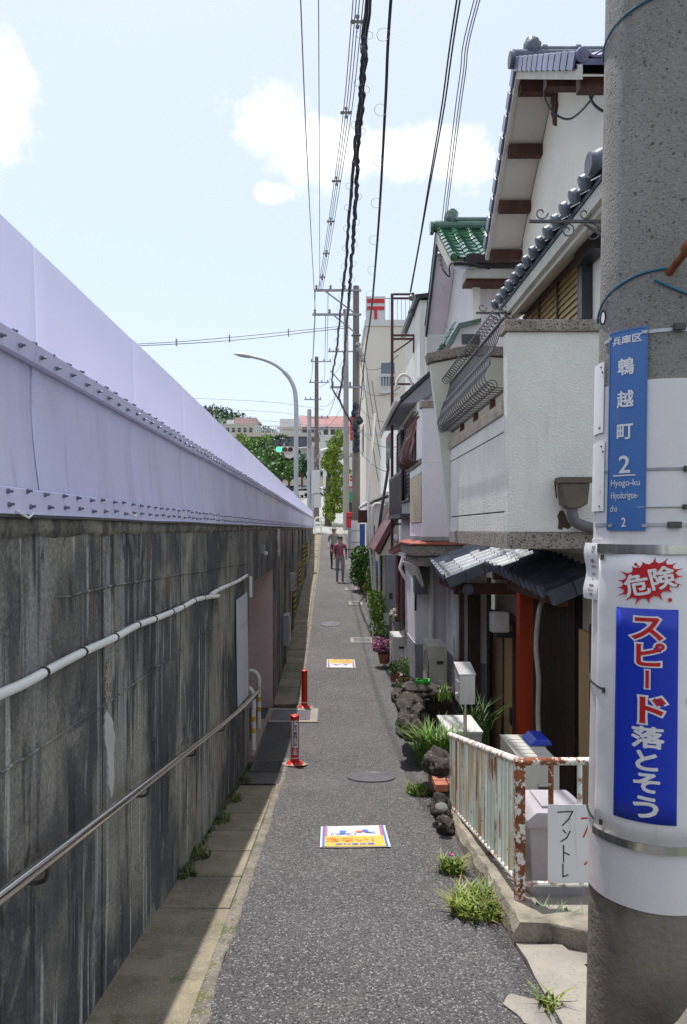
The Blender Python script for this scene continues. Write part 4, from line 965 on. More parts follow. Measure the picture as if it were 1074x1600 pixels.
# return leg of the railing
xr = 1.75
MB().tube([ft + Vector((.0, 0, 0)), Vector((xr, ft.y, ft.z + .005))], .021, 12).build('return_top_rail', 'fence_rust', fence, smooth=True)
MB().tube([fn0 + Vector((0, 0, .05)), Vector((xr, fn0.y, fn0.z + .04))], .015, 8).build('return_bottom_rail', 'fence_rail', fence, smooth=True)
for px in (861, 906, 950, 995):
    x = (px - CX) / F * ft.y; MB().tube([(x, ft.y, fn0.z + .05), (x, ft.y, ft.z)], .0145, 8).build('return_bar', 'fence_rust' if px == 861 else 'fence_rail', fence, smooth=True)
# hand-lettered board on the return leg
t = thing('hand_lettered_board', 'white board with hand brushed black and red characters hung on the railing', 'sign', P(888, 1376, 3.9))
d = 3.905
a, b_ = P(856, 1257, d), P(946, 1379, d)
B(a.x, b_.x, d - .006, d, b_.z, a.z).build('board', 'print_white', t, bevel=.001)
def strokes(lst, m, wd):
    mb = MB()
    for pts in lst:
        q = [P(x, y, d - .0075) for x, y in pts]
        for p, r in zip(q, q[1:]):
            dr = (r - p).normalized(); nn = Vector((-dr.z, 0, dr.x)) * wd / 2
            mb.add([p + nn - dr * wd * .3, r + nn * .8 + dr * wd * .3, r - nn * .8 + dr * wd * .3, p - nn - dr * wd * .3], [(0, 1, 2, 3)])
    return mb.build('lettering', m, t, recalc=False)
strokes([[(872, 1269), (895, 1268)], [(895, 1268), (889, 1280), (879, 1290)], [(880, 1297), (885, 1302)], [(891, 1299), (886, 1309), (877, 1315)], [(881, 1321), (881, 1347)], [(882, 1332), (890, 1336)], [(880, 1350), (880, 1370)], [(880, 1370), (888, 1367)]], 'print_black', .0075)
strokes([[(909, 1279), (938, 1277), (936, 1306), (931, 1302)], [(922, 1270), (920, 1290), (912, 1308)]], 'print_red', .009)
strokes([[(930, 1330), (922, 1342), (914, 1351)]], 'print_red', .009)
# ---- outdoor units
def ac_unit(label, x0, x1, y0, y1, z0, z1, m, pipes=True, group=None):
    t = thing('air_conditioner_unit', label, 'air conditioner', ((x0+x1)/2, (y0+y1)/2, z0), group)
    B(x0, x1, y0, y1, z0 + .04, z1 - .012).build('casing', m, t, bevel=.012)
    B(x0 - .004, x1 + .004, y0 - .004, y1 + .004, z1 - .011, z1).build('top_panel', m, t, bevel=.004)
    for yy in (y0 + .1, y1 - .14): B(x0 - .015, x1 + .015, yy, yy + .05, z0 - .005, z0 + .039).build('foot', 'box_grey', t)
    h = z1 - z0; w_ = x1 - x0
    B(x0 + w_ * .42, x0 + w_ * .78, y0 - .012, y0 - .001, z0 + h * .66, z0 + h * .72).build('hand_grip', 'frame_dark', t)
    B(x0 + w_ * .40, x0 + w_ * .80, y0 - .018, y0 - .001, z0 + h * .725, z0 + h * .75).build('hand_grip_rim', m, t)
    B(x0 + w_ * .42, x0 + w_ * .80, y0 - .035, y0 - .001, z0 + h * .14, z0 + h * .36).build('service_cover', m, t, bevel=.01)
    for k in range(7): B(x0 + w_ * .12, x1 - w_ * .12, y0 + .04 + k * (y1 - y0 - .1) / 7, y0 + .055 + k * (y1 - y0 - .1) / 7, z1 + .0005, z1 + .004).build('top_rib', m, t)
    cy, cz, rr = (y0 + y1) / 2 - .03, (z0 + z1) / 2, min(h, y1 - y0) * .40
    MB().lathe([(rr, -.001), (rr, -.006)], (x0, cy, cz), 24, 'x').build('fan_opening', 'frame_dark', t)
    mb = MB()
    for k in range(6):
        r = rr * (k + .7) / 6; mb.tube([(x0 - .010, cy + r * math.cos(2*math.pi*i/20), cz + r * math.sin(2*math.pi*i/20)) for i in range(21)], .003, 4)
    for k in range(4): a = math.pi * k / 4; mb.tube([(x0 - .012, cy + rr * math.cos(a), cz + rr * math.sin(a)), (x0 - .012, cy - rr * math.cos(a), cz - rr * math.sin(a))], .003, 4)
    mb.build('fan_guard', m, t)
    if pipes:
        for k in (0, 1): MB().tube(smoothpts([(x1 - .02, y0 - .02, z0 + h * (.17 + .07 * k)), (x1 + .07, y0 - .03, z0 + h * (.16 + .07 * k)), (x1 + .11, y0 + .03, z0 + h * .45), (x1 + .11, y0 + .08, z1 + .05), (x1 + .13, y0 + .2, z1 + .1)], 5), .016, 8).build('pipe', 'hose_beige', t, smooth=True)
    return t
# the unit behind the railing
p = P(818, 1192, 5.45)
ac_unit('beige air conditioner unit in the yard behind the railing, blue tub on it', p.x, p.x + .27, 5.45, 6.2, p.z - .62, p.z, 'ac_beige', False)
o = B(p.x - .02, p.x + .30, 5.5, 6.2, yz(5.8) - .03, p.z - .626).build('unit_stand', 'concrete', origin=(p.x + .1, 5.85, yz(5.8)), bevel=.01); tag(o, 'concrete blocks under the beige air conditioner unit behind the railing', 'blocks')
q = P(838, 1180, 5.9)
mb = MB(); mb.prism([(q.x - .07, 5.85, p.z + .005), (q.x + .12, 5.85, p.z + .005), (q.x + .09, 5.85, p.z + .055), (q.x - .01, 5.85, p.z + .06)], (0, .26, 0)); o = mb.build('plastic_tub', 'blue_plastic', origin=(q.x, 5.85, p.z), bevel=.01); tag(o, 'bright blue plastic tub upturned on the air conditioner unit', 'tub')
# lidded bin
p = P(823, 1252, 4.5); t = thing('storage_bin', 'grey plastic bin with a moulded lid standing behind the railing corner', 'bin', (p.x + .22, 4.75, yz(4.7)))
x0, x1, z1 = p.x, p.x + .40, p.z - .05
MB().prism([(x0 + .04, 4.52, yz(4.7)), (x1 - .04, 4.52, yz(4.7)), (x1 - .01, 4.47, z1 - .09), (x0 + .01, 4.47, z1 - .09)], (0, .36, 0)).build('tub', 'bin_grey', t, bevel=.012)
ld = MB().prism([(x0 - .01, 4.45, z1 - .10), (x1 + .01, 4.45, z1 - .10), (x1 + .01, 4.45, z1 - .05), (x1 - .05, 4.45, z1), (x0 + .05, 4.45, z1), (x0 - .01, 4.45, z1 - .05)], (0, .40, 0)).build('lid', 'bin_grey', t, bevel=.014)
B(x0 + .1, x1 - .1, 4.52, 4.80, z1 + .001, z1 + .016).build('lid_panel', 'bin_grey', ld, bevel=.006)
B(x0 - .035, x0 - .011, 4.6, 4.8, z1 - .14, z1 - .06).build('handle', 'bin_grey', t, bevel=.006)
mb = MB(); o = B(1.55, 2.3, 4.15, 4.2, yz(4.2) - .1, yz(4.2) + .06).build('drain_pipe', 'maroon_roof', origin=(1.8, 4.2, yz(4.2))); tag(o, 'dull red pipe on the ground between the bin and the near pole', 'pipe')
# letter box on a post
p = P(718, 1100, 6.9); q = P(742, 1053, 6.9); t = thing('letter_box', 'brushed steel letter box on a slim post behind the railing', 'letter box', (p.x + .09, 7.0, yz(7)))
x0, x1, z0, z1 = p.x, q.x, p.z, q.z
MB().prism([(x0, 6.88, z0), (x0, 7.12, z0), (x0, 7.16, z1 + .05), (x0, 6.88, z1 - .01)], (x1 - x0, 0, 0)).build('box', 'mailbox_steel', t, bevel=.004)
MB().prism([(x0 - .008, 6.868, z1 - .004), (x0 - .008, 7.17, z1 + .058), (x0 - .008, 7.17, z1 + .066), (x0 - .008, 6.868, z1 + .004)], (x1 - x0 + .016, 0, 0)).build('lid', 'mailbox_steel', t, bevel=.002)
B(x0 - .006, x0 - .001, 6.93, 7.07, z0 + .06, z0 + .2).build('door', 'mailbox_steel', t); MB().tube([(x0 - .006, 6.95, z0 + .09), (x0 - .03, 6.95, z0 + .09)], .012, 8).build('knob', 'stainless', t)
MB().tube([((x0+x1)/2, 7.0, yz(7) - .05), ((x0+x1)/2, 7.0, z0 + .002)], .0165, 10).build('post', 'stainless', t, smooth=True)
# pale flat-topped box by the letter box
p = P(699, 1150, 7.6); t = thing('utility_box', 'pale flat-topped storage box on the ground behind the letter box', 'box', (p.x + .2, 7.9, gz(7.9) - .3))
B(p.x, p.x + .36, 7.6, 8.25, gz(7.9) - .6, p.z + .02).build('body', 'ac_beige', t, bevel=.012); B(p.x - .012, p.x + .372, 7.585, 8.265, p.z + .021, p.z + .05).build('lid', 'ac_white', t, bevel=.01)

# ---- stones, bricks, kerb slabs on the right
def rock(px, py, d, r, label, seed, m='rock', amp=.35):
    p = P(px, py, d); c = Vector((p.x, p.y, p.z)); r = Vector(r)
    o = MB().blob(c, r, 4, amp, 1.7, seed).build('rock', m, origin=(c.x, c.y, c.z - r.z), smooth='all'); tag(o, label, 'rock', 'stones edging the planting bed'); return o
rock(686, 1194, 6.7, (.13, .2, .13), 'black craggy stone just left of the top of the railing', 1)
rock(692, 1222, 6.55, (.10, .14, .09), 'small dark stone tucked below the craggy stone beside the railing', 2)
rock(688, 1262, 6.0, (.08, .12, .11), 'dark stone beneath the brick piece by the railing foot', 3)
rock(696, 1290, 5.75, (.075, .1, .07), 'lowest dark stone at the kerb end of the railing', 4)
rock(690, 1262, 5.66, (.05, .06, .032), 'pale greenish cobble among the dark stones at the railing foot', 5, 'rock_pale', .12)
rock(640, 1105, 9.3, (.17, .5, .16), 'long dark stone ledge under the bamboo grass beside the asphalt', 6)
rock(636, 1135, 8.6, (.14, .3, .14), 'dark stone at the asphalt edge below the long stone ledge', 7)
rock(660, 1078, 10.2, (.3, .3, .10), 'flat dark stone in front of the air conditioner unit', 8)
rock(625, 1090, 10.6, (.12, .3, .12), 'dark stone at the far end of the stone ledge', 9)
rock(668, 1160, 7.6, (.12, .2, .12), 'dark stone half hidden under the bamboo grass', 10)
t = thing('brick_pile', 'few red bricks wedged between dark stones by the railing', 'bricks', P(690, 1235, 6.35))
for i, (dx, dy, rz) in enumerate(((0, 0, .05), (.0, .125, .0), (.12, .0, .08), (.12, .125, .02))):
    p = P(680, 1228, 6.35) + Vector((dx, dy, 0)); m_ = MB().box(-.055, .055, -.057, .057, -.03, .03).mesh('brick', 'brick_red', bevel=.005); place('brick', m_, t, p + Vector((.05, 0, 0)), Matrix.Rotation(rz, 3, 'Z'))
mbx = None
for i, (y, x0_, x1_, ln, lb) in enumerate(((6.9, 1.02, 1.12, 1.15, 'nearest pale kerb slab along the right edge below the bamboo grass'), (10.75, 1.14, 1.26, 1.35, 'pale kerb slab along the right edge beneath the dwarf shrub'), (12.9, 1.22, 1.34, 1.5, 'weathered kerb slab along the right edge under the pink flowers'), (15.2, 1.29, 1.42, 1.6, 'far weathered kerb slab along the right edge before the gate'))):
    mb = MB(); us = frange(y, y + ln, .15)
    for a, b_ in zip(us, us[1:]): pass
    dx = redge(y + ln) - redge(y)
    mb.add([(x, yy, z) for (yy, ox) in ((y, 0), (y + ln, dx)) for x in (redge(y) + .0 + ox, redge(y) + .15 + ox) for z in (gz(yy) - .15, gz(yy) + .09)], [(0, 1, 3, 2), (4, 6, 7, 5), (0, 4, 5, 1), (2, 3, 7, 6), (0, 2, 6, 4), (1, 5, 7, 3)])
    o = mb.build('kerb_slab', 'concrete' if i else 'granite', origin=(redge(y), y, gz(y)), bevel=.012); tag(o, lb, 'kerb', 'kerb slabs along the right edge')
# bed fill behind the stones
mb = MB(); mb.grid(frange(6.5, 12, .3), [0, .35, .7, 1], lambda u, v: Vector((redge(u) + .1 + v * .35, u, gz(u) + .02 + .05 * noise.noise(Vector((u, v, 1))) - .03 * v)))
struct(mb.build('planting_bed', 'soil', smooth='all'))
mb = MB(); mb.grid(frange(6.5, 12, .5), [0, 1], lambda u, v: Vector((redge(u) + .45 + .02 * v, u, gz(u) + .04 - v * 1.2))); struct(mb.build('bed_retaining_face', 'wall_grey'))
# ================================================================ roofs of curved tiles
def tile_mesh(name, m, w_, l_, h=.045, end=False, disc=.0):
    pr_ = [(0, .30), (.10, .72), (.22, 1), (.34, .82), (.45, .40), (.60, .10), (.80, 0), (1.0, .14)]
    mb = MB(); n = len(pr_)
    top0 = [(x * w_, -.0, z * h + .016) for x, z in pr_]; top1 = [(x * w_, l_ * 1.08, z * h) for x, z in pr_]; lo0 = [(x * w_, -.0, z * h - .004) for x, z in pr_]
    mb.add(top0 + top1 + lo0, [(i, i + 1, n + i + 1, n + i) for i in range(n - 1)] + [(i + 1, i, 2 * n + i, 2 * n + i + 1) for i in range(n - 1)])
    if end:
        r = disc or w_ * .24; k = 12; c = (w_ * .22, -.012, h * .45)
        mb.add([(c[0] + q * math.cos(2*math.pi*i/k), c[1] + yo, c[2] + q * math.sin(2*math.pi*i/k)) for q, yo in ((r, .03), (r, -.012), (r * .8, -.02), (.001, -.024)) for i in range(k)],
               [(a * k + i, a * k + (i + 1) % k, (a + 1) * k + (i + 1) % k, (a + 1) * k + i) for a in range(3) for i in range(k)])
    return mb.mesh(name, m, smooth=True, recalc=True)
def tile_field(parent, o, u, s_, nu, ns, w_, l_, m, h=.045, ends=True, disc=0, u_jit=0):
    """o: eave corner, u: unit vector along the eave, s_: unit vector up the slope"""
    n = u.cross(s_).normalized(); rot = Matrix((u, s_, n)).transposed()
    a = tile_mesh('tile', m, w_, l_, h); e = tile_mesh('eave_tile', m, w_, l_, h, True, disc) if ends else a
    for j in range(ns):
        for i in range(nu):
            p = o + u * (i * w_) + s_ * (j * l_) + n * (.01 + rnd(-.002, .002))
            place('eave_tile' if (j == 0 and ends) else 'tile', e if j == 0 else a, parent, p, rot @ Matrix.Rotation(rnd(-.006, .006), 3, 'Z'))
V = Vector
def louvre(parent, X, y0, y1, z0, z1, n, m, frame_m, panels=1, fw=.035, tilt=.022):
    """shutters lying in a plane X = const, facing -X"""
    mb = MB()
    for zz in ((z0, z0 + fw), (z1 - fw, z1)): mb.box(X - .03, X + .02, y0, y1, *zz)
    step = (y1 - y0) / panels
    for k in range(panels + 1):
        yy = y0 + k * step; mb.box(X - .032, X + .02, yy - fw / 2, yy + fw / 2, z0 + fw, z1 - fw)
    fr = mb.build('shutter_frame', frame_m, parent)
    hs = (z1 - z0 - 2 * fw) / n
    me = MB().add([(-.012, 0, 0), (.012, 0, hs * 1.15), (-.012, step - fw, 0), (.012, step - fw, hs * 1.15), (-.02, 0, .002), (.004, 0, hs * 1.15 + .002), (-.02, step - fw, .002), (.004, step - fw, hs * 1.15 + .002)],
                  [(0, 1, 3, 2), (4, 6, 7, 5), (0, 2, 6, 4), (1, 5, 7, 3), (0, 4, 5, 1), (2, 3, 7, 6)]).mesh('slat', m)
    for k in range(panels):
        for i in range(n): place('slat', me, fr, (X, y0 + k * step + fw / 2, z0 + fw + i * hs))
    return fr
def scroll(mb, c, r, turns, ax, ay, r_=.006, n=22, rev=1, grow=.25):
    mb.tube([c + ax * (r * (grow + (1 - grow) * i / n)) * math.cos(rev * 2 * math.pi * turns * i / n) + ay * (r * (grow + (1 - grow) * i / n)) * math.sin(rev * 2 * math.pi * turns * i / n) for i in range(n + 1)], r_, 5)

# ================================================================ first house on the right
H1 = thing('tiled_house', 'nearest cream house with grey tiled gable, stucco balcony and slatted ground floor', 'house', (3, 8.5, ZC - 3.6))
# ground and first floor mass
B(2.52, 6.0, 5.95, 11.3, ZC - 3.9, ZC - .25).build('ground_floor_wall', 'wall_cream', H1)
B(2.4, 6.0, 5.9, 9.35, ZC - .24, ZC + 2.74).build('first_floor_wall', 'wall_gable', H1)
GX = 2.83; AP = V((GX, 9.25, ZC + 5.70)); NE_, FE = V((GX, 7.0, ZC + 4.31)), V((GX, 11.0, ZC + 4.17))
mb = MB(); mb.prism([(GX, 7.3, ZC - .2), (GX, 10.85, ZC - .2), (GX, 10.85, ZC + 4.25), (GX, 9.25, ZC + 5.66), (GX, 7.3, ZC + 4.45)], (3.2, 0, 0)); mb.build('gable_wall', 'wall_gable', H1)
# main roof
rf = MB(); VX = 2.33
def slope_slab(a, b_, x0, x1, th):
    n = V((0, a.z - b_.z, b_.y - a.y)); n = n.normalized() * th
    if n.z > 0: n = -n
    return [V((x0, a.y, a.z)), V((x0, b_.y, b_.z)), V((x0, b_.y, b_.z)) + n, V((x0, a.y, a.z)) + n]
A0, N0, F0 = V((0, 9.25, ZC + 5.86)), V((0, 6.95, ZC + 4.44)), V((0, 11.08, ZC + 4.24))
rf.prism(slope_slab(A0, N0, VX + .03, 6, .05), (3.7, 0, 0)); rf.prism(slope_slab(A0, F0, VX + .03, 6, .05), (3.7, 0, 0))
for q in rf.v: q.x = q.x
roof1 = rf.build('roof', 'tile_blue', H1)
for q, nm in ((N0, 'near'), (F0, 'far')):
    mb = MB(); mb.prism([V((VX + .0, A0.y, A0.z - .055)), V((VX, q.y, q.z - .055)), V((VX, q.y, q.z - .20)), V((VX, A0.y, A0.z - .21))], (.05, 0, 0)); mb.build('rake_board', 'rake_board', H1)
    mb = MB(); mb.prism([V((VX - .006, A0.y, A0.z - .062)), V((VX - .006, q.y, q.z - .062)), V((VX - .006, q.y, q.z - .10)), V((VX - .006, A0.y, A0.z - .10))], (.006, 0, 0)); mb.build('drip_edge', 'frame_dark', roof1)
    mb = MB(); mb.prism([V((VX + .052, A0.y, A0.z - .15)), V((VX + .052, q.y, q.z - .15)), V((VX + .052, q.y, q.z - .17)), V((VX + .052, A0.y, A0.z - .17))], (GX - VX - .054, 0, 0)); mb.build('soffit', 'soffit', H1)
for k in (.03, .34, .65, .95):
    p = A0.lerp(F0, k); MB().box(VX + .06, GX + .02, p.y - .06, p.y + .06, p.z - .32, p.z - .172).build('purlin', 'wood_brown', H1, bevel=.004)
for k in (.45, .93):
    p = A0.lerp(N0, k); MB().box(VX + .06, GX + .02, p.y - .06, p.y + .06, p.z - .32, p.z - .172).build('purlin', 'wood_brown', H1, bevel=.004)
# tiles on both slopes, verge side first
sN = (A0 - N0).normalized(); sF = (A0 - F0).normalized()
ln = (A0 - N0).length; tile_field(roof1, V((VX - .02, N0.y, N0.z)) , V((1, 0, 0)), sN, 7, 9, .27, ln / 9, 'tile_blue')
ln = (A0 - F0).length; tile_field(roof1, V((VX - .02 + 1.9, F0.y, F0.z)), V((-1, 0, 0)), sF, 7, 8, .27, ln / 8, 'tile_grey', ends=True)
# verge tiles hanging over the edge
for q, nn, sd in ((N0, 11, sN), (F0, 9, sF)):
    me = MB().box(-.022, 0, 0, .21, -.11, .045).mesh('verge_tile', 'tile_blue', bevel=.006)
    for i in range(nn):
        p = V((VX - .012, q.y, q.z)) + sd * ((A0 - q).length * i / nn)
        u = V((1, 0, 0)); n = u.cross(sd) if sd.y > 0 else sd.cross(u)
        place('verge_tile', me, roof1, p + n * .01, Matrix((u, sd, n)).transposed() @ Matrix.Rotation(.05, 3, 'X'))
MB().tube([(VX - .05, 9.25, A0.z + .07), (6, 9.25, A0.z + .07)], .085, 10).build('ridge_roll', 'tile_grey', roof1, smooth=True)
MB().tube([(VX + .2, 9.25, A0.z + .15), (6, 9.25, A0.z + .15)], .05, 10).build('ridge_cap', 'tile_grey', roof1, smooth=True)
for x in (VX + .33, VX + .75, VX + 1.2): MB().tube([(x, 9.25, A0.z + .15), (x + .05, 9.25, A0.z + .15)], .068, 10).build('ridge_band', 'tile_grey', roof1, smooth=True)
MB().blob((VX + .2, 9.25, A0.z + .17), (.11, .10, .15), 3, .25, 2.5, 3).build('ridge_ornament', 'tile_grey', roof1, smooth=True)
MB().lathe([(.10, 0), (.10, .05), (.07, .07), (.01, .075)], (VX - .085, 9.25, A0.z + .03), 14, 'x').build('ridge_end', 'tile_grey', roof1, smooth=True)
# near gutter, brown boxed
MB().prism([(VX + .28, N0.y - .14, N0.z + .01), (VX + .28, N0.y - .02, N0.z + .01), (VX + .28, N0.y - .02, N0.z - .10), (VX + .28, N0.y - .11, N0.z - .10)], (3.2, 0, 0)).build('gutter', 'gutter_brown', H1)
# carved pendant under the ridge
mb = MB(); mb.prism([V((GX - .03, 9.25 + a, AP.z + b_)) for a, b_ in ((-.11, -.22), (.11, -.22), (.09, -.36), (.12, -.42), (.05, -.52), (.04, -.60), (-.04, -.66), (-.05, -.52), (-.11, -.44), (-.08, -.36))], (.028, 0, 0)); mb.build('gable_pendant', 'wood_brown', H1)
# drooping service cable at the gable
MB().tube(smoothpts([P(866, 88, 9.0), P(850, 140, 8.6), P(862, 172, 8.3), P(890, 186, 8.1), P(922, 158, 7.6), P(934, 128, 7.4)], 6), .012, 6).build('service_cable', 'cable_black', H1, smooth=True)
for s_ in (0, .04): MB().tube(smoothpts([P(921, 140, 7.5), P(926, 160, 7.4 + s_), P(946, 175, 7.3), P(980, 178, 7.2)], 5), .014, 6).build('service_cable', 'cable_black', H1, smooth=True)
# lower roof over the first floor
LE = ZC + 2.68; ey0, ey1 = 5.52, 8.95; ex = 2.02
lr = MB().prism([(ex + .02, ey0, LE - .01), (GX + .02, ey0, LE + .46), (GX + .02, ey0, LE + .40), (ex + .02, ey0, LE - .05)], (0, ey1 - ey0, 0)).build('lower_roof', 'tile_grey', H1)
sv_ = V((GX - ex, 0, .47)).normalized(); tile_field(lr, V((ex - .02, ey1, LE)), V((0, -1, 0)), sv_, 14, 4, .242, .235, 'tile_grey', ends=True, disc=.062)
MB().tube([(ex - .06, ey0 - .0, LE + .06), (GX, ey0 - .0, LE + .56)], .07, 10).build('verge_roll', 'tile_grey', lr, smooth=True)
MB().lathe([(.085, 0), (.085, .05), (.06, .07), (.01, .078)], (ex - .09, ey0, LE + .055), 14, 'x').build('verge_end', 'tile_grey', lr, smooth=True)
MB().prism([(ex + .03, 0, LE - .055), (ex + .03, 0, LE - .17), (ex + .075, 0, LE - .17), (ex + .075, 0, LE - .22), (ex + .12, 0, LE - .20), (2.6, 0, LE + .06), (2.6, 0, LE + .22)], (0, ey1 - ey0 - .06, 0)).build('cornice', 'rake_board', H1).location.y += ey0 + .03
# long shutter window under the lower roof
wy0, wy1, wz0, wz1 = 6.9, 8.9, ZC + 1.15, ZC + 2.56
B(2.355, 2.398, wy0 - .05, wy1 + .05, wz1 + .001, wz1 + .06).build('window_head', 'frame_dark', H1)
louvre(H1, 2.35, wy0, wy1, wz0, wz1, 20, 'shutter_gold', 'frame_wood', 3)
B(2.30, 2.398, wy0 - .16, wy0 - .055, wz0, wz1 + .06).build('window_jamb', 'frame_dark', H1)
B(2.26, 2.398, 6.35, wy0 - .06, wz1 - .14, wz1 + .03).build('shutter_case', 'frame_dark', H1)
# wrought drying-pole arms
def iron_arm(a, b_, label_dir):
    mb = MB(); mb.bar(a, b_, .02, .022); d_ = (b_ - a).normalized(); up = V((0, 0, 1)); L0 = (b_ - a).length
    for k, sgn, r, tr in ((.12, 1, .055, 1.0), (.55, 1, .05, 1.0), (.38, -1, .06, 1.3), (.62, -1, .075, 1.3), (.85, 1, .055, 1.0)):
        c = a + d_ * (L0 * k) + up * sgn * (r + .012); scroll(mb, c, r, tr, d_, up, .0055)
    mb.bar(a + d_ * L0 * .55 - up * .02, b_ - up * .26, .016, .016); scroll(mb, b_ - d_ * .12 - up * .27, .075, 1.4, d_, up, .0055)
    return mb.build('drying_pole_arm', 'iron', H1)
iron_arm(P(827, 346, 5.78), P(985, 346, 5.78), 0); iron_arm(P(744, 489, 8.6), P(826, 489, 8.55), 1)
# ---- balcony
BX, BY0, BY1 = 1.40, 5.80, 8.62; zb, zl, zt = ZC - .03, ZC + 1.00, ZC + 1.55
MB().add([V((x, y, z)) for y in (BY0, BY0 + .13) for x, z in ((BX, zb + .002), (2.5, zb + .002), (2.5, zt), (BX - .012, zt))], [(0, 1, 2, 3), (7, 6, 5, 4), (0, 4, 5, 1), (1, 5, 6, 2), (2, 6, 7, 3), (3, 7, 4, 0)]).build('balcony_side_wall', 'stucco', H1, bevel=.006)
B(BX - .035, 2.52, BY0 - .03, BY0 + .17, zt + .001, zt + .095).build('balcony_coping', 'pebble', H1, bevel=.012)
B(BX - .012, 2.5, BY0 - .014, BY1 + .02, zb - .13, zb).build('balcony_base', 'pebble', H1, bevel=.006)
B(BX + .02, BX + .12, BY0 + .132, BY1 - .002, zb + .001, zl - .08).build('balcony_front_core', 'groove', H1)
for (a, b_) in ((zb + .003, zb + .16), (zb + .172, zl - .225), (zl - .213, zl - .08)):
    B(BX + .0, BX + .019, BY0 + .133, BY1 - .003, a, b_).build('balcony_front_panel', 'stucco', H1, bevel=.003)
for k in range(5):
    ya = BY0 + .135 + k * (BY1 - BY0 - .14) / 5; B(BX - .018, BX + .16, ya, ya + (BY1 - BY0 - .14) / 5 - .005, zl - .079, zl + .03).build('balcony_ledge', 'granite', H1, bevel=.006)
# flared far wing wall with its coping
MB().prism([(BX, BY1, zb), (2.4, BY1, zb), (2.4, BY1, ZC + 1.98), (1.62, BY1, ZC + 2.02), (1.17, BY1, ZC + 1.93)], (0, .13, 0)).build('balcony_wing_wall', 'stucco_wing', H1)
MB().prism([(1.14, BY1 - .035, ZC + 1.945), (1.62, BY1 - .035, ZC + 2.035), (2.4, BY1 - .035, ZC + 2.0), (2.4, BY1 - .035, ZC + 2.10), (1.62, BY1 - .035, ZC + 2.15), (1.12, BY1 - .035, ZC + 2.05)], (0, .2, 0)).build('balcony_coping', 'pebble', H1, bevel=.01)
B(BX + .13, 2.5, BY0 + .135, BY1 - .01, zb + .001, zb + .03).build('balcony_floor', 'concrete', H1)
# bulging wrought railing
rl = MB()
prof = [(.02, zl + .14), (-.10, zl + .15), (-.16, zl + .23), (-.12, zl + .32), (-.105, zl + .40), (-.05, zl + .52), (.0, zl + .70)]
for dx, dz, ww, hh in ((.02, zl + .135, .03, .012), (-.115, zl + .34, .012, .030), (-.082, zl + .46, .012, .026), (.0, zl + .70, .03, .014)): rl.box(BX + dx - ww / 2, BX + dx + ww / 2, BY0 + .14, BY1 - .01, dz - hh / 2, dz + hh / 2)
rail_ = rl.build('balcony_railing', 'iron', H1)
path = smoothpts([V((x, 0, z)) for x, z in prof], 3)
curl = [V((.0 + .05 * math.cos(a) - .05, 0, zl + .715 + .045 * math.sin(a) + .02)) for a in [math.pi * 2 * i / 10 for i in range(9)]]
curl2 = [V((-.10 + .05 * math.cos(a), 0, zl + .165 + .04 * math.sin(a))) for a in [math.pi * 2 * i / 8 for i in range(9)]]
mb = MB(); mb.tube(path, .005, 5); mb.tube(curl, .005, 5); mb.tube(curl2, .0045, 5)
barm = mb.mesh('railing_bar', 'iron', smooth='all')
nb = 27
for i in range(nb): place('railing_bar', barm, rail_, (BX, BY0 + .16 + (BY1 - BY0 - .2) * i / (nb - 1), 0))
for y in (6.45, 7.2, 7.95): B(BX + .0, BX + .045, y, y + .05, zl + .031, zl + .13).build('railing_post', 'wood_brown', H1)
# rain hopper with its pipe and the stain it leaves
p = P(890, 770, BY0); hp = MB()
hp.prism([(p.x - .10, BY0 - .004, p.z + .07), (p.x + .115, BY0 - .004, p.z + .07), (p.x + .10, BY0 - .004, p.z - .09), (p.x + .045, BY0 - .004, p.z - .125), (p.x - .045, BY0 - .004, p.z - .125), (p.x - .085, BY0 - .004, p.z - .09)], (0, -.13, 0))
hop = hp.build('rain_hopper', 'hopper', H1, bevel=.006)
for a in ((p.x - .115, p.x + .13, BY0 - .15, BY0 - .137), (p.x - .115, p.x - .10, BY0 - .137, BY0 - .002), (p.x + .115, p.x + .13, BY0 - .137, BY0 - .002)): B(*a, p.z + .071, p.z + .115).build('rim', 'hopper', hop)
B(p.x - .098, p.x + .113, BY0 - .135, BY0 - .004, p.z + .072, p.z + .076).build('mouth', 'dark', hop)
B(p.x - .03, p.x + .05, BY0 - .09, BY0 - .02, p.z + .08, p.z + .112).build('inlet', 'pvc_white', hop)
MB().tube(smoothpts([(p.x, BY0 - .07, p.z - .12), (p.x + .005, BY0 - .07, p.z - .19), (p.x + .06, BY0 - .07, p.z - .25), (p.x + .3, BY0 - .07, p.z - .31), (p.x + .8, BY0 - .07, p.z - .40)], 6), .042, 12).build('drain_pipe', 'hopper_pipe', hop, smooth=True)
for pts in ([(866, 752), (868, 750), (870, 768), (871, 776), (869, 780), (868, 772)], [(875, 798), (880, 797), (884, 806), (888, 815), (893, 822), (888, 827), (881, 824), (878, 828), (872, 826), (873, 814), (871, 806)]):
    q = [P(a, b_, BY0 - .0035) for a, b_ in pts]; MB().add(q, [list(range(len(q)))]).build('stain', 'rust_stain', H1, recalc=False)
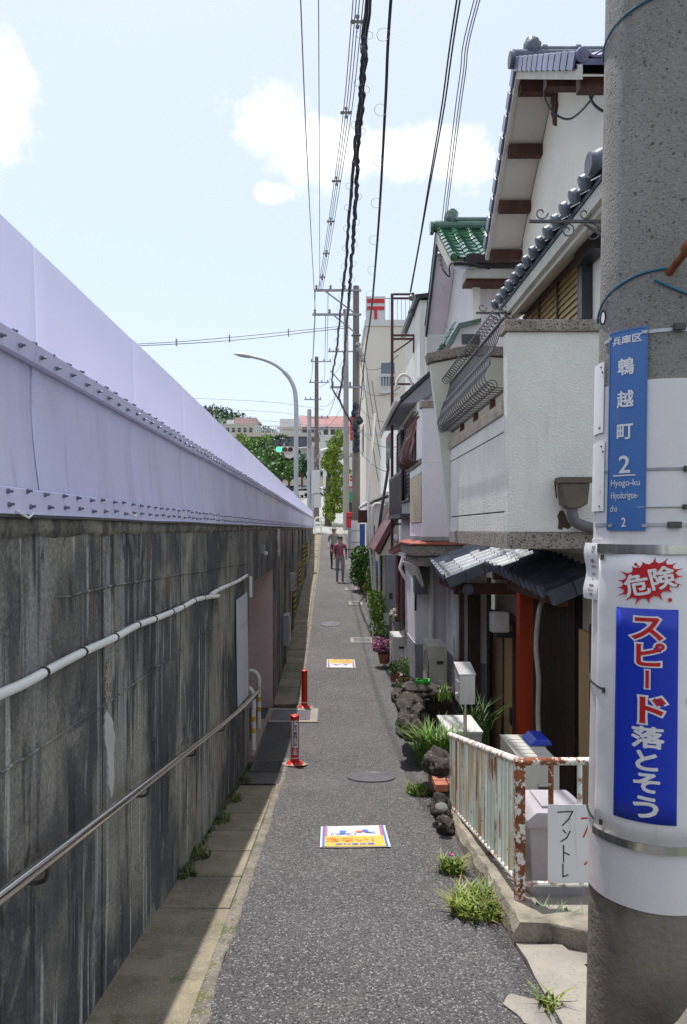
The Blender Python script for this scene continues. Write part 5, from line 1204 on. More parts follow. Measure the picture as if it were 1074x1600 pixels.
# ---- tiled canopies above the entrance
def canopy(e_far, e_near, rise, nu, ns, w_, l_, name):
    e_far, e_near = V(e_far), V(e_near); u = (e_far - e_near).normalized(); s_ = V((1, 0, rise)); s_ = (s_ - u * s_.dot(u)).normalized()
    cn = H1; L0 = (e_far - e_near).length; n = s_.cross(u).normalized()
    if n.z < 0: n = -n
    ws = L0 / nu; q = [e_near, e_far, e_far + s_ * ns * l_, e_near + s_ * ns * l_]
    mb = MB(); mb.add([a - n * .01 for a in q] + [a - n * .05 for a in q], [(0, 1, 2, 3), (7, 6, 5, 4), (0, 4, 5, 1), (1, 5, 6, 2), (2, 6, 7, 3), (3, 7, 4, 0)])
    c = mb.build(name, 'wood_brown', cn)
    tile_field(c, e_far - s_ * .05, -u, s_, nu, ns, ws, l_, 'tile_grey', .05, True, ws * .36)
    # smooth verge tiles on the near side
    vt = MB().box(-.035, .04, 0, l_ * .98, -.10, .055).mesh('verge_tile', 'tile_grey', bevel=.015)
    for j in range(ns): place('verge_tile', vt, c, e_near - u * .035 + s_ * (j * l_ - .05) + n * .01, Matrix((u * -1 if False else -u, s_, (-u).cross(s_))).transposed())
    return c
canopy((1.55, 11.05, ZC - .47), (1.55, 9.53, ZC - .66), .42, 8, 4, .19, .25, 'entrance_canopy')
c2 = canopy((2.02, 9.2, ZC - .45), (2.10, 6.95, ZC - .62), .42, 12, 4, .19, .25, 'entrance_canopy')
B(1.98, 2.54, 8.9, 9.03, ZC - .62, ZC - .50).build('canopy_beam', 'wood_brown', H1); B(1.62, 2.54, 9.62, 9.74, ZC - .86, ZC - .72).build('canopy_beam', 'wood_brown', H1); B(1.62, 1.74, 9.75, 11.0, ZC - .82, ZC - .70).build('canopy_beam', 'wood_brown', H1)
B(2.16, 2.26, 7.0, 9.0, ZC - .74, ZC - .63).build('canopy_beam', 'wood_brown', H1)
MB().tube([(1.78, 9.60, ZC - .79), (1.78, 9.55, ZC - .79)], .075, 14).build('beam_end', 'tile_grey', H1, smooth=True)
# ---- ground floor front
B(2.34, 2.60, 9.12, 9.30, ZC - 3.7, ZC - .5).build('red_post', 'pillar_red', H1, bevel=.006)
B(2.46, 2.518, 7.36, 8.85, ZC - 3.6, ZC - .62).build('slat_backing', 'dark', H1)
sl_ = MB().box(-.028, 0, 0, .026, ZC - 3.55, ZC - .64).mesh('slat', 'slat_dark', bevel=.003)
sw = B(2.455, 2.475, 7.37, 8.84, ZC - 2.16, ZC - 2.10).build('slat_screen', 'slat_dark', H1)
for i in range(33): place('slat', sl_, sw, (2.455, 7.385 + i * .0445, 0))
B(2.47, 2.518, 6.98, 7.33, ZC - 3.4, ZC - 1.0).build('side_door', 'door_tan', H1); B(2.45, 2.52, 6.92, 6.975, ZC - 3.4, ZC - .9).build('door_frame', 'frame_dark', H1)
dr = B(2.44, 2.50, 9.78, 11.05, ZC - 3.55, ZC - 1.38).build('door', 'door_tan', H1)
B(2.41, 2.51, 9.70, 9.775, ZC - 3.6, ZC - 1.3).build('door_frame', 'frame_wood', H1); B(2.41, 2.51, 11.055, 11.13, ZC - 3.6, ZC - 1.3).build('door_frame', 'wood_brown', H1); B(2.41, 2.51, 9.70, 11.13, ZC - 1.299, ZC - 1.22).build('door_frame', 'frame_dark', H1)
B(2.425, 2.439, 10.35, 10.40, ZC - 3.5, ZC - 1.4).build('door_stile', 'frame_wood', dr)
mb = MB(); n = 12; mb.prism([(2.425, 10.48 - .05 * math.sin(math.pi * i / n), ZC - 2.95 + .34 * i / n) for i in range(n + 1)], (.016, 0, 0)); mb.build('handle', 'frame_dark', dr)
B(2.40, 2.43, 9.80, 9.90, ZC - 2.62, ZC - 2.40).build('lock', 'frame_dark', dr, bevel=.01)
o = thing('porch_lantern', 'boxy white porch lantern on the wall above the tan door', 'lantern', P(785, 985, 9.6))
p = P(768, 988, 9.55); q = P(795, 957, 9.55); B(p.x, q.x, 9.50, 9.70, p.z, q.z).build('shade', 'lamp_white', o, bevel=.02); B(p.x + .06, q.x + .09, 9.52, 9.68, p.z - .07, p.z - .003).build('base_plate', 'frame_dark', o)
mb = MB(); mb.bar(V((q.x + .02, 9.6, q.z - .02)), V((q.x + .25, 9.6, q.z - .16)), .03, .03); mb.build('arm', 'frame_dark', o)
# brick-faced pier next to the door
pier = B(2.30, 2.44, 11.18, 11.36, ZC - 3.7, ZC - .75).build('brick_pier', 'mortar', H1)
bk = MB().box(-.065, .065, -.008, .0, -.026, .026).mesh('brick', 'brick_green', bevel=.003); bh = MB().box(-.030, .030, -.008, .0, -.026, .026).mesh('brick', 'brick_green', bevel=.003)
bs = MB().box(-.008, 0, -.085, .085, -.026, .026).mesh('brick', 'brick_green', bevel=.003)
for i in range(48):
    z = ZC - 3.65 + i * .06
    if i % 2: place('brick', bk, pier, (2.37, 11.18, z))
    else: place('brick', bh, pier, (2.335, 11.18, z)); place('brick', bh, pier, (2.405, 11.18, z))
    place('brick', bs, pier, (2.30, 11.27, z))
# pale hose dropping beside the red post
tag(MB().tube(smoothpts([P(848, 938, 8.2), P(842, 960, 8.1), P(838, 1010, 8.1), P(842, 1060, 8.1), P(841, 1110, 8.1), P(843, 1150, 8.0), P(850, 1170, 7.5)], 5), .028, 10).build('drain_hose', 'hose_beige', origin=P(843, 1165, 8.6), smooth=True), 'pale taped hose hanging beside the red post of the entrance', 'hose')

# ================================================================ second house: green tiles, lilac balcony block
H2 = thing('green_roof_house', 'house with glossy green roof tiles and lilac balcony block behind the first house', 'house', (2.5, 13, ZC - 3))
X2 = 2.32; VX2 = 1.92
A2, N2, F2 = V((0, 13.35, ZC + 5.42)), V((0, 11.72, ZC + 4.30)), V((0, 14.9, ZC + 4.1))
mb = MB(); mb.prism([(X2, 12.1, ZC - 1), (X2, 14.7, ZC - 1), (X2, 14.7, ZC + 4.1), (X2, 13.35, ZC + 5.2), (X2, 12.1, ZC + 4.35)], (3.5, 0, 0)); mb.build('gable_wall', 'wall_lilac', H2)
B(2.32, 2.44, 12.02, 12.099, ZC - .1, ZC + 4.28).build('corner_pilaster', 'wall_white', H2)
rf = MB(); rf.prism(slope_slab(A2, N2, VX2, 6, .05), (3.9, 0, 0)); rf.prism(slope_slab(A2, F2, VX2, 6, .05), (3.9, 0, 0)); roof2 = rf.build('roof', 'tile_green', H2)
sN = (A2 - N2).normalized(); sF = (A2 - F2).normalized()
ln = (A2 - N2).length; tile_field(roof2, V((VX2 - .02, N2.y, N2.z)), V((1, 0, 0)), sN, 9, 9, .26, ln / 9, 'tile_green', .05)
ln = (A2 - F2).length; tile_field(roof2, V((VX2 - .02 + 1.3, F2.y, F2.z)), V((-1, 0, 0)), sF, 5, 9, .26, ln / 9, 'tile_green', .05)
for q in (N2, F2):
    mb = MB(); mb.prism([V((VX2 - .01, A2.y, A2.z - .03)), V((VX2 - .01, q.y, q.z - .03)), V((VX2 - .01, q.y, q.z - .22)), V((VX2 - .01, A2.y, A2.z - .24))], (.045, 0, 0)); mb.build('rake_board', 'frame_dark' if q is F2 else 'rake_board', H2)
    mb = MB(); mb.prism([V((VX2 + .036, A2.y, A2.z - .14)), V((VX2 + .036, q.y, q.z - .14)), V((VX2 + .036, q.y, q.z - .17)), V((VX2 + .036, A2.y, A2.z - .17))], (X2 - VX2 - .037, 0, 0)); mb.build('soffit', 'stucco_lilac', H2)
MB().tube([(VX2 - .04, 13.35, A2.z + .06), (6, 13.35, A2.z + .06)], .10, 10).build('ridge_roll', 'tile_green', roof2, smooth=True)
MB().tube([(VX2 + .25, 13.35, A2.z + .16), (6, 13.35, A2.z + .16)], .07, 10).build('ridge_cap', 'tile_green', roof2, smooth=True)
MB().lathe([(.12, 0), (.12, .06), (.08, .08), (.01, .09)], (VX2 - .12, 13.35, A2.z + .03), 14, 'x').build('ridge_end', 'tile_green', roof2, smooth=True)
MB().blob((VX2 + .27, 13.35, A2.z + .20), (.13, .1, .17), 3, .3, 2.5, 8).build('ridge_ornament', 'tile_green', roof2, smooth=True)
MB().prism([(VX2 + .22, N2.y - .13, N2.z + .02), (VX2 + .22, N2.y - .02, N2.z + .02), (VX2 + .22, N2.y - .02, N2.z - .10), (VX2 + .22, N2.y - .10, N2.z - .10)], (3, 0, 0)).build('gutter', 'gutter_brown', H2)
B(VX2 + .24, 5, N2.y, 12.095, N2.z - .30, N2.z - .16).build('eave_board', 'rake_board', H2); B(VX2 + .24, 5, N2.y + .05, 12.095, N2.z - .36, N2.z - .305).build('eave_beam', 'wood_brown', H2)
MB().tube(smoothpts([P(690, 400, 11.6), P(692, 420, 11.6), P(703, 432, 11.6), P(705, 412, 11.6), P(740, 412, 11.6), P(775, 425, 11.8), P(790, 437, 12.0)], 5), .013, 6).build('service_cable', 'cable_black', H2, smooth=True)
for i in range(4): MB().blob(P(686 + i * 2, 398 + i * 7, 11.55), .035, 2, .2, 3, i).build('insulator', 'insulator', H2)
# little green hood roof between the houses
hd = MB(); e0 = P(702, 533, 11.0); e1 = P(716, 506, 11.0); hd.prism([P(700, 536, 10.9), P(717, 505, 10.9), P(752, 497, 10.9), P(752, 503, 10.9), P(719, 511, 10.9), P(706, 538, 10.9)], (0, .9, 0))
hood = hd.build('hood_roof', 'tile_green', H2); MB().prism([P(707, 538, 11.0), P(720, 512, 11.0), P(752, 505, 11.0), P(752, 540, 11.0)], (0, .7, 0)).build('hood_gable', 'wall_lilac', H2)
B(P(722, 530, 10.98).x, P(750, 530, 10.98).x, 10.98, 10.995, P(0, 538, 10.98).z, P(0, 522, 10.98).z).build('hood_window', 'glass_dark', H2)
a_, b_ = P(700, 536, 10.92), P(717, 505, 10.92); s_ = (b_ - a_).normalized()
tile_field(hood, a_ + V((-.02, .85, .0)), V((0, -1, 0)), s_, 4, 3, .2, .13, 'tile_green', .04)
# lilac balcony block
KX, KY0, KY1 = 1.37, 10.95, 12.72
B(KX, 2.32, KY0, KY1, ZC - .12, ZC + .98).build('block_core', 'stucco_lilac', H2)
B(KX, 2.2, KY0, KY0 + .14, ZC + .981, ZC + 1.80).build('block_side_wall', 'stucco_lilac', H2, bevel=.006)
B(KX - .03, 2.22, KY0 - .03, KY0 + .17, ZC + 1.801, ZC + 1.90).build('block_coping', 'pebble', H2, bevel=.01)
B(KX - .022, KX - .001, KY0 + .10, KY1 - .2, ZC + .10, ZC + .84).build('stucco_panel', 'stucco_cream', H2, bevel=.004)
B(KX - .022, KX - .001, KY0 + .10, KY1 - .2, ZC + .845, ZC + .95).build('panel_band', 'wall_white', H2)
B(KX - .028, KX + .02, KY0 + .16, KY1 - .1, ZC + .985, ZC + 1.06).build('block_ledge', 'pebble', H2)
B(KX - .02, 2.32, KY0 - .02, KY1 + .02, ZC - .18, ZC - .121).build('block_base', 'wall_grey', H2)
MB().prism([(1.17, KY0 - .14, ZC - .24), (2.3, KY0 - .14, ZC - .24), (2.3, KY0 + .1, ZC - .182), (1.33, KY0 + .1, ZC - .182)], (0, 0, .02)).build('red_flashing', 'red_flashing', H2)
MB().prism([(1.17, KY0 - .14, ZC - .24), (1.33, KY0 + .1, ZC - .20), (1.33, KY1, ZC - .20), (1.17, KY1, ZC - .24)], (0, 0, .02)).build('red_flashing', 'red_flashing', H2)
B(1.21, 2.3, KY0 - .10, KY1, ZC - .40, ZC - .245).build('stone_band', 'pebble', H2, bevel=.004); B(1.29, 2.3, KY0 - .02, KY1 - .05, ZC - .56, ZC - .401).build('stone_band', 'pebble', H2, bevel=.004)
MB().prism([(1.29, KY0 + .3, ZC - .56), (1.22, KY1, ZC - .56), (1.47, KY1, ZC - .95), (1.47, KY0 + .9, ZC - .95)], (.05, .02, 0)).build('stone_bracket', 'wall_white', H2)
# brown belly railing with a rolled bundle
rl2 = MB().box(KX - .06, KX - .03, KY0 + .16, KY1 - .05, ZC + 1.68, ZC + 1.70).build('block_railing', 'iron_brown', H2)
pth_ = smoothpts([V((-.04, 0, ZC + 1.02)), V((-.19, 0, ZC + 1.05)), V((-.20, 0, ZC + 1.2)), V((-.14, 0, ZC + 1.4)), V((-.08, 0, ZC + 1.6)), V((-.045, 0, ZC + 1.69))], 3)
mb = MB(); mb.tube(pth_, .008, 5); scroll(mb, V((-.10, 0, ZC + 1.75)), .06, 1.1, V((1, 0, 0)), V((0, 0, 1)), .007, 12); bm2 = mb.mesh('railing_bar', 'iron_brown', smooth='all')
for i in range(16): place('railing_bar', bm2, rl2, (KX, KY0 + .2 + i * .1, 0))
MB().tube(smoothpts([V((KX - .08, KY0 + .25, ZC + 1.6)), V((KX - .16, KY0 + .6, ZC + 1.25)), V((KX - .17, KY0 + 1.0, ZC + 1.1)), V((KX - .10, KY0 + 1.4, ZC + 1.35))], 6), [.03] * 4 + [.07] * 11 + [.04] * 4, 8).build('rolled_awning', 'maroon_roof', H2, smooth=True)
# ground floor of the second house
B(1.42, 2.3, 12.22, 14.0, ZC - 3.1, ZC - .57).build('ground_wall', 'wall_lilac', H2); B(1.40, 2.32, 12.19, 14.0, ZC - 3.2, ZC - 1.92).build('plinth', 'wall_grey', H2)
B(1.97, 2.31, 10.9, 12.18, ZC - 3.6, ZC - .57).build('window_wall', 'wall_lilac', H2); B(1.95, 2.31, 10.88, 12.185, ZC - 3.7, ZC - 2.0).build('plinth', 'wall_grey', H2)
B(1.93, 1.968, 10.95, 12.05, ZC - 2.0, ZC - .75).build('window_frame', 'frame_wood', H2)
louvre(H2, 1.91, 11.0, 11.95, ZC - 1.97, ZC - .78, 22, 'shutter_white', 'shutter_white', 2)
B(1.90, 1.968, 10.86, 10.9, ZC - 2.1, ZC - .7).build('window_jamb', 'frame_wood', H2)
MB().tube([(1.66, 12.13, ZC - .57), (1.66, 12.13, ZC - 2.05)], .046, 12).build('downpipe', 'wall_white', H2, smooth=True)
MB().tube([(1.66, 12.13, ZC - 1.92), (1.66, 12.13, ZC - 1.98)], .056, 12).build('pipe_collar', 'wall_white', H2, smooth=True)
B(2.0, 2.16, 10.6, 10.75, ZC - 3.6, ZC - .8).build('entry_jamb', 'slat_dark', H2)
o = small_box('meter_box', 'blue-grey meter box on the corner under the stone band', 'meter box', (1.46, 12.0, ZC - .84), (.20, .30, .44), 'meter_box'); B(1.39, 1.53, 11.835, 11.848, ZC - 1.0, ZC - .68).build('cover', 'meter_box', o); MB().tube([(1.40, 12.1, ZC - 1.05), (1.40, 12.15, ZC - 1.35)], .018, 6).build('cable', 'cable_black', o)
p = P(670, 1075, 10.5)
ac_unit('beige air conditioner unit with looping pipes under the white louvres', 1.40, 1.655, 10.45, 11.15, ZC - 2.42, ZC - 1.67, 'ac_beige')
o = B(1.33, 1.8, 10.4, 11.2, ZC - 3.4, ZC - 2.425).build('stone_ledge', 'rock', origin=(1.5, 10.8, ZC - 3.3), bevel=.02); tag(o, 'dark stone ledge carrying the unit with looping pipes', 'ledge')
o = thing('gas_meter', 'small grey gas meter beside the looping pipes', 'meter', P(720, 1060, 9.8)); p = P(710, 1048, 9.8); B(p.x, p.x + .2, 9.75, 9.95, p.z - .25, p.z).build('body', 'galv_dull', o, bevel=.02); MB().tube([(p.x + .05, 9.85, p.z), (p.x + .05, 9.85, p.z + .08), (p.x + .15, 9.85, p.z + .08), (p.x + .15, 9.85, p.z)], .018, 8).build('pipe', 'galv_dull', o)
# ================================================================ third house: white walls, dark shutters
H3 = thing('white_house', 'white house with dark brown shutters and small slatted balcony, third on the right', 'house', (2, 15.5, ZC - 2.8))
B(1.56, 2.31, 14.02, 17.2, ZC - 3.0, ZC + 2.45).build('front_wall', 'wall_white', H3)
B(1.85, 4.5, 15.3, 18.2, ZC - .5, ZC + 4.75).build('upper_wall', 'wall_white', H3)
MB().prism([(1.76, 15.2, ZC + 4.76), (4.6, 15.2, ZC + 5.1), (4.6, 15.2, ZC + 5.18), (1.74, 15.2, ZC + 4.84)], (0, 3.2, 0)).build('roof', 'frame_dark', H3)
MB().prism([(1.22, 13.3, ZC + 2.35), (1.9, 13.3, ZC + 2.95), (1.9, 13.3, ZC + 2.88), (1.26, 13.3, ZC + 2.28)], (0, 3.9, 0)).build('lower_roof', 'frame_dark', H3)
MB().prism([(1.27, 13.35, ZC + 2.27), (1.9, 13.35, ZC + 2.86), (1.9, 13.35, ZC + 2.5), (1.56, 13.35, ZC + 2.3)], (0, 3.8, 0)).build('eave_soffit', 'wall_grey', H3)
MB().tube([(1.20, 13.2, ZC + 2.33), (1.20, 17.3, ZC + 2.29)], .05, 8).build('gutter', 'wall_white', H3)
B(1.57, 1.70, 13.4, 14.01, ZC + .2, ZC + 2.35).build('corner_wall', 'wall_white', H3)
B(1.50, 1.555, 13.5, 16.1, ZC + .55, ZC + 2.05).build('window_recess', 'glass_dark', H3)
louvre(H3, 1.47, 13.5, 14.3, ZC + .6, ZC + 2.05, 18, 'shutter_brown', 'shutter_brown', 1); louvre(H3, 1.47, 15.2, 16.1, ZC + .6, ZC + 2.05, 18, 'shutter_brown', 'shutter_brown', 1)
bb = B(1.28, 1.30, 13.4, 16.2, ZC + 1.02, ZC + 1.08).build('balcony_rail', 'shutter_brown', H3)
me = MB().box(-.01, .01, 0, .05, ZC + .28, ZC + 1.02).mesh('baluster', 'shutter_brown')
for i in range(20): place('baluster', me, bb, (1.29, 13.45 + i * .138, 0))
B(1.26, 1.555, 13.4, 16.2, ZC + .2, ZC + .275).build('balcony_floor', 'shutter_brown', H3)
# ground floor openings with dark red shutter doors and a little metal awning
aw = MB().prism([(1.20, 13.95, ZC - .46), (1.55, 13.95, ZC - .26), (1.55, 13.95, ZC - .30), (1.20, 13.95, ZC - .50)], (0, 1.3, 0)).build('awning', 'maroon_roof', H3)
for k in range(4): MB().bar(V((1.19, 14.0 + k * .4, ZC - .455)), V((1.54, 14.0 + k * .4, ZC - .255)), .03, .03).build('awning_rib', 'maroon_roof', aw)
B(1.44, 1.555, 14.03, 14.09, ZC - 1.9, ZC - .5).build('opening', 'maroon', H3)
for (y0, y1, lab) in ((14.1, 14.75, 0), (14.8, 15.5, 1)):
    dr = MB().box(1.39 - .02 * lab, 1.42 - .02 * lab, y0, y1, ZC - 1.85, ZC - .55).build('shutter_door', 'maroon', H3)
    for k in range(5): B(1.38 - .02 * lab, 1.389 - .02 * lab, y0 + .05, y1 - .05, ZC - 1.80 + k * .25, ZC - 1.59 + k * .25).build('door_panel', 'maroon', dr)
MB().tube([(1.38, 13.9, ZC - .5), (1.3, 13.88, ZC - .75), (1.44, 13.9, ZC - 1.0)], .03, 8).build('drain_elbow', 'wall_white', H3, smooth=True)
for (x, y, z0, z1) in ((1.82, 15.15, ZC + 1.2, ZC + 3.1), (1.98, 15.2, ZC + 1.0, ZC + 4.6), (1.66, 15.1, ZC + 1.4, ZC + 2.9)):
    MB().tube([(x, y, z0), (x, y, z1)], .05 if x < 1.9 else .035, 8).build('downpipe', 'wall_white', H3, smooth=True)
MB().tube([V((1.66 - .16 + .16 * math.cos(a), 15.05, ZC + 2.9 + .25 * math.sin(a))) for a in [math.pi * i / 12 for i in range(13)]], .03, 8).build('mast_bend', 'wall_white', H3, smooth=True)
# maroon steel frame carrying the service wires
fr = thing('wire_frame_mast', 'maroon steel ladder frame standing above the eaves with wire brackets', 'mast', (1.36, 16.3, gz(16.3)))
for x in (1.36,): B(x - .03, x + .03, 16.27, 16.33, ZC - .5, ZC + 5.2).build('upright', 'maroon', fr)
for (z, x1) in ((ZC + 5.19, 1.80), (ZC + 5.10, 1.80), (ZC + 4.28, 1.82), (ZC + 4.20, 1.82), (ZC + 3.20, 1.84), (ZC + .1, 1.7), (ZC - .5, 1.6)):
    B(1.391, x1, 16.28, 16.32, z - .02, z + .02).build('crossbar', 'maroon', fr)
B(1.80, 1.85, 16.27, 16.33, ZC + 4.7, ZC + 5.22).build('short_upright', 'maroon', fr); B(1.82, 1.87, 16.27, 16.33, ZC + 3.9, ZC + 4.3).build('short_upright', 'maroon', fr)
MB().bar(V((1.4, 16.3, ZC + 3.9)), V((1.8, 16.3, ZC + 4.18)), .03, .03).build('brace', 'maroon', fr)
for i in range(5): MB().blob(V((1.80 + rnd(-.06, .08), 16.2 + rnd(-.1, .1), ZC + 4.75 + i * .08)), .06, 2, .3, 3, i).build('insulator', 'insulator', fr)
# ================================================================ fourth house: porch with steep maroon roof
H4 = thing('porch_house', 'house with steep maroon porch roof and grey gate pillar, fourth on the right', 'house', (2, 18.5, ZC - 2.4))
B(1.62, 4.5, 18.25, 20.6, ZC - 2.8, ZC + 1.9).build('wall', 'wall_white', H4)
MB().prism([(1.02, 17.0, ZC - .50), (1.74, 17.0, ZC + .80), (1.82, 17.0, ZC + .80), (1.12, 17.0, ZC - .56)], (0, 3.4, 0)).build('porch_roof', 'maroon_roof', H4)
MB().prism([(1.0, 16.94, ZC - .50), (1.73, 16.94, ZC + .82), (1.80, 16.94, ZC + .78), (1.10, 16.94, ZC - .60)], (0, .055, 0)).build('verge_board', 'maroon_roof', H4)
MB().prism([(1.14, 17.02, ZC - .62), (1.80, 17.02, ZC + .70), (1.95, 17.02, ZC + .70), (1.95, 17.02, ZC - .62)], (0, 1.2, 0)).build('porch_gable', 'wall_cream', H4)
MB().lathe([(.20, 0), (.20, .03), (.01, .035)], (1.78, 17.0, ZC - .52), 16, 'y').build('round_vent', 'maroon', H4); 
MB().blob((1.50, 16.92, ZC - .22), (.09, .09, .09), 2, .0).build('globe_light', 'lamp_white', H4, smooth=True)
B(1.27, 1.56, 16.9, 17.2, gz(17) - .05, ZC - .625).build('gate_pillar', 'wall_grey', H4, bevel=.01); B(1.34, 1.42, 16.885, 16.899, ZC - 1.62, ZC - 1.48).build('intercom', 'frame_dark', H4)
B(1.16, 1.21, 17.2, 17.26, gz(17.2), ZC - .63).build('porch_post', 'frame_dark', H4); B(1.60, 1.95, 17.3, 18.2, gz(17.4), ZC - .65).build('porch_recess', 'slat_dark', H4)
mb = MB(); mb.tube([(1.28, 16.85, ZC - 1.95), (1.28, 16.85, ZC - 2.2)], .07, 8); o = mb.build('hanging_lantern', 'pvc_white', origin=(1.28, 16.85, ZC - 2.2)); 
tag(o, 'small white drum hanging on the grey gate pillar', 'lamp')
# ================================================================ fifth house
H5 = thing('cream_house', 'low cream house with leaning white pipes and blue banner, fifth on the right', 'house', (2, 24, ZC - 2))
B(1.36, 4.2, 20.7, 28.0, ZC - 2.6, ZC + .75).build('wall', 'wall_cream', H5)
MB().prism([(1.14, 20.6, ZC + .78), (4.2, 20.6, ZC + 1.9), (4.2, 20.6, ZC + 1.98), (1.12, 20.6, ZC + .86)], (0, 7.5, 0)).build('roof', 'wall_white', H5)
MB().tube([(1.12, 20.55, ZC + .80), (1.12, 28.1, ZC + .80)], .05, 8).build('gutter', 'wall_white', H5)
B(1.32, 1.359, 25.2, 26.2, ZC - 2.0, ZC + .1).build('door', 'frame_dark', H5); B(1.33, 1.359, 22.6, 23.8, ZC - .8, ZC + .1).build('window', 'glass', H5)
B(1.345, 1.359, 21.2, 24.4, ZC - 1.55, ZC - .95).build('banner', 'decal_blue', H5)
for pts in ([V((1.22, 20.4, gz(20.4))), V((1.08, 20.4, ZC - .3)), V((1.05, 20.4, ZC + 1.0)), V((1.22, 20.4, ZC + 3.2))], [V((1.27, 20.45, gz(20.4))), V((1.20, 20.45, ZC - .6)), V((1.17, 20.45, ZC + .6)), V((1.5, 20.45, ZC + .65))]):
    MB().tube(smoothpts(pts, 4), .035, 8).build('pipe', 'wall_white', H5, smooth=True)
MB().tube([(1.32, 20.3, ZC - .05), (1.62, 20.3, ZC + 1.9)], .045, 6).build('leaning_rod', 'frame_dark', H5)
B(1.9, 4.2, 21.5, 28, ZC + 1.2, ZC + 3.4).build('upper_wall', 'wall_white', H5); B(1.84, 1.899, 23, 24.5, ZC + 2.0, ZC + 3.0).build('window', 'glass', H5)
t = thing('projecting_sign', 'dark square sign box projecting beside the brown utility pole', 'sign', (1.2, 27.2, ZC - .2)); B(1.0, 1.34, 27.0, 27.2, ZC + .22, ZC + .68).build('box', 'frame_dark', t); B(1.03, 1.31, 26.985, 26.999, ZC + .25, ZC + .65).build('face', 'maroon', t)
o = B(1.10, 1.30, 27.9, 27.95, ZC - .75, ZC + .18).build('upright_banner', 'decal_blue', origin=(1.2, 27.9, ZC - .75)); tag(o, 'narrow blue and white banner under the dark sign box', 'banner')
# ================================================================ post office block
PO = thing('post_office', 'tall beige post office block with roof railing and red mark beyond the houses', 'building', (4, 38, ZC - .5))
x0, x1, y0, zt = 1.72, 8.0, 36.0, ZC + 9.9
B(x0, x1, y0, y0 + 12, ZC - 1.2, zt).build('wall', 'post_office', PO); B(x0 - .06, x1, y0 - .06, y0 + 12, zt + .001, zt + .30).build('parapet', 'far_white', PO)
rr = B(x0 + .9, x1, y0 - .04, y0, zt + 1.32, zt + 1.38).build('roof_railing', 'galv', PO)
me = MB().box(0, .03, -.02, .0, zt + .301, zt + 1.32).mesh('rail_bar', 'galv')
for i in range(26): place('rail_bar', me, rr, (x0 + .92 + i * .2, y0 - .01, 0))
B(x0, x0 + .95, y0 - .05, y0 + .05, zt + .301, zt + 1.45).build('sign_panel', 'far_white', PO)
sg = B(x0 + .05, x0 + .9, y0 - .075, y0 - .051, zt + 1.12, zt + 1.32).build('post_mark', 'red_sign', PO); B(x0 + .05, x0 + .9, y0 - .075, y0 - .051, zt + .78, zt + .95).build('post_mark', 'red_sign', PO); B(x0 + .40, x0 + .55, y0 - .075, y0 - .051, zt + .32, zt + .779).build('post_mark', 'red_sign', PO)
wn = B(x0 + .75, x0 + 1.4, y0 - .03, y0 - .001, ZC + 7.0, ZC + 8.1).build('window', 'glass', PO); B(x0 + .72, x0 + 1.43, y0 - .06, y0 - .031, ZC + 7.5, ZC + 7.56).build('sash', 'far_white', wn)
for i in range(6): B(x0 + .68 + i * .14, x0 + .71 + i * .14, y0 - .18, y0 - .15, ZC + 6.7, ZC + 7.4).build('guard_bar', 'far_white', wn)
B(x0 + .62, x0 + 1.5, y0 - .20, y0 - .14, ZC + 7.401, ZC + 7.46).build('guard_rail', 'far_white', wn); B(x0 + .62, x0 + 1.5, y0 - .20, y0 - .001, ZC + 6.6, ZC + 6.699).build('guard_floor', 'far_white', wn)
for z in (ZC + 4.6, ZC + 1.4): B(x0 - .03, x1, y0 - .035, y0 - .002, z, z + .12).build('string_course', 'far_white', PO)
B(x0 + 1.2, x0 + 1.9, y0 - .4, y0 - .04, ZC + 2.0, ZC + 2.9).build('air_unit', 'ac_white', PO)
for z in (ZC + 4.0, ZC + 7.0): B(x0 - .03, x0 - .001, y0 + 2, y0 + 4, z, z + 1.4).build('window', 'glass', PO)
t = thing('post_sign', 'small red and white post sign projecting from the shopfronts in the distance', 'sign', (1.15, 40, ZC + 1)); B(1.0, 1.5, 39.9, 40, ZC + 2.3, ZC + 2.95).build('panel', 'far_white', t); B(1.05, 1.45, 39.87, 39.899, ZC + 2.75, ZC + 2.87).build('mark', 'red_sign', t); B(1.05, 1.45, 39.87, 39.899, ZC + 2.58, ZC + 2.68).build('mark', 'red_sign', t); B(1.22, 1.30, 39.87, 39.899, ZC + 2.34, ZC + 2.58).build('mark', 'red_sign', t)
o = B(.90, 1.14, 34.0, 34.3, ZC + 4.1, ZC + 5.2).build('vertical_sign', 'red_sign', origin=(1.4, 34, ZC + 4.4)); tag(o, 'red vertical sign peeking out beside the brown utility pole', 'sign')
t = thing('post_box', 'bright red pillar post box at the end of the alley', 'post box', (.92, 33.2, gz(33.2))); B(.78, 1.02, 33, 33.4, gz(33.2), ZC + .05).build('pedestal', 'galv_dull', t); B(.70, 1.10, 32.95, 33.45, ZC + .051, ZC + .74).build('body', 'red_sign', t, bevel=.04); B(.74, 1.1, 32.94, 32.949, ZC + .45, ZC + .52).build('slot', 'frame_dark', t)
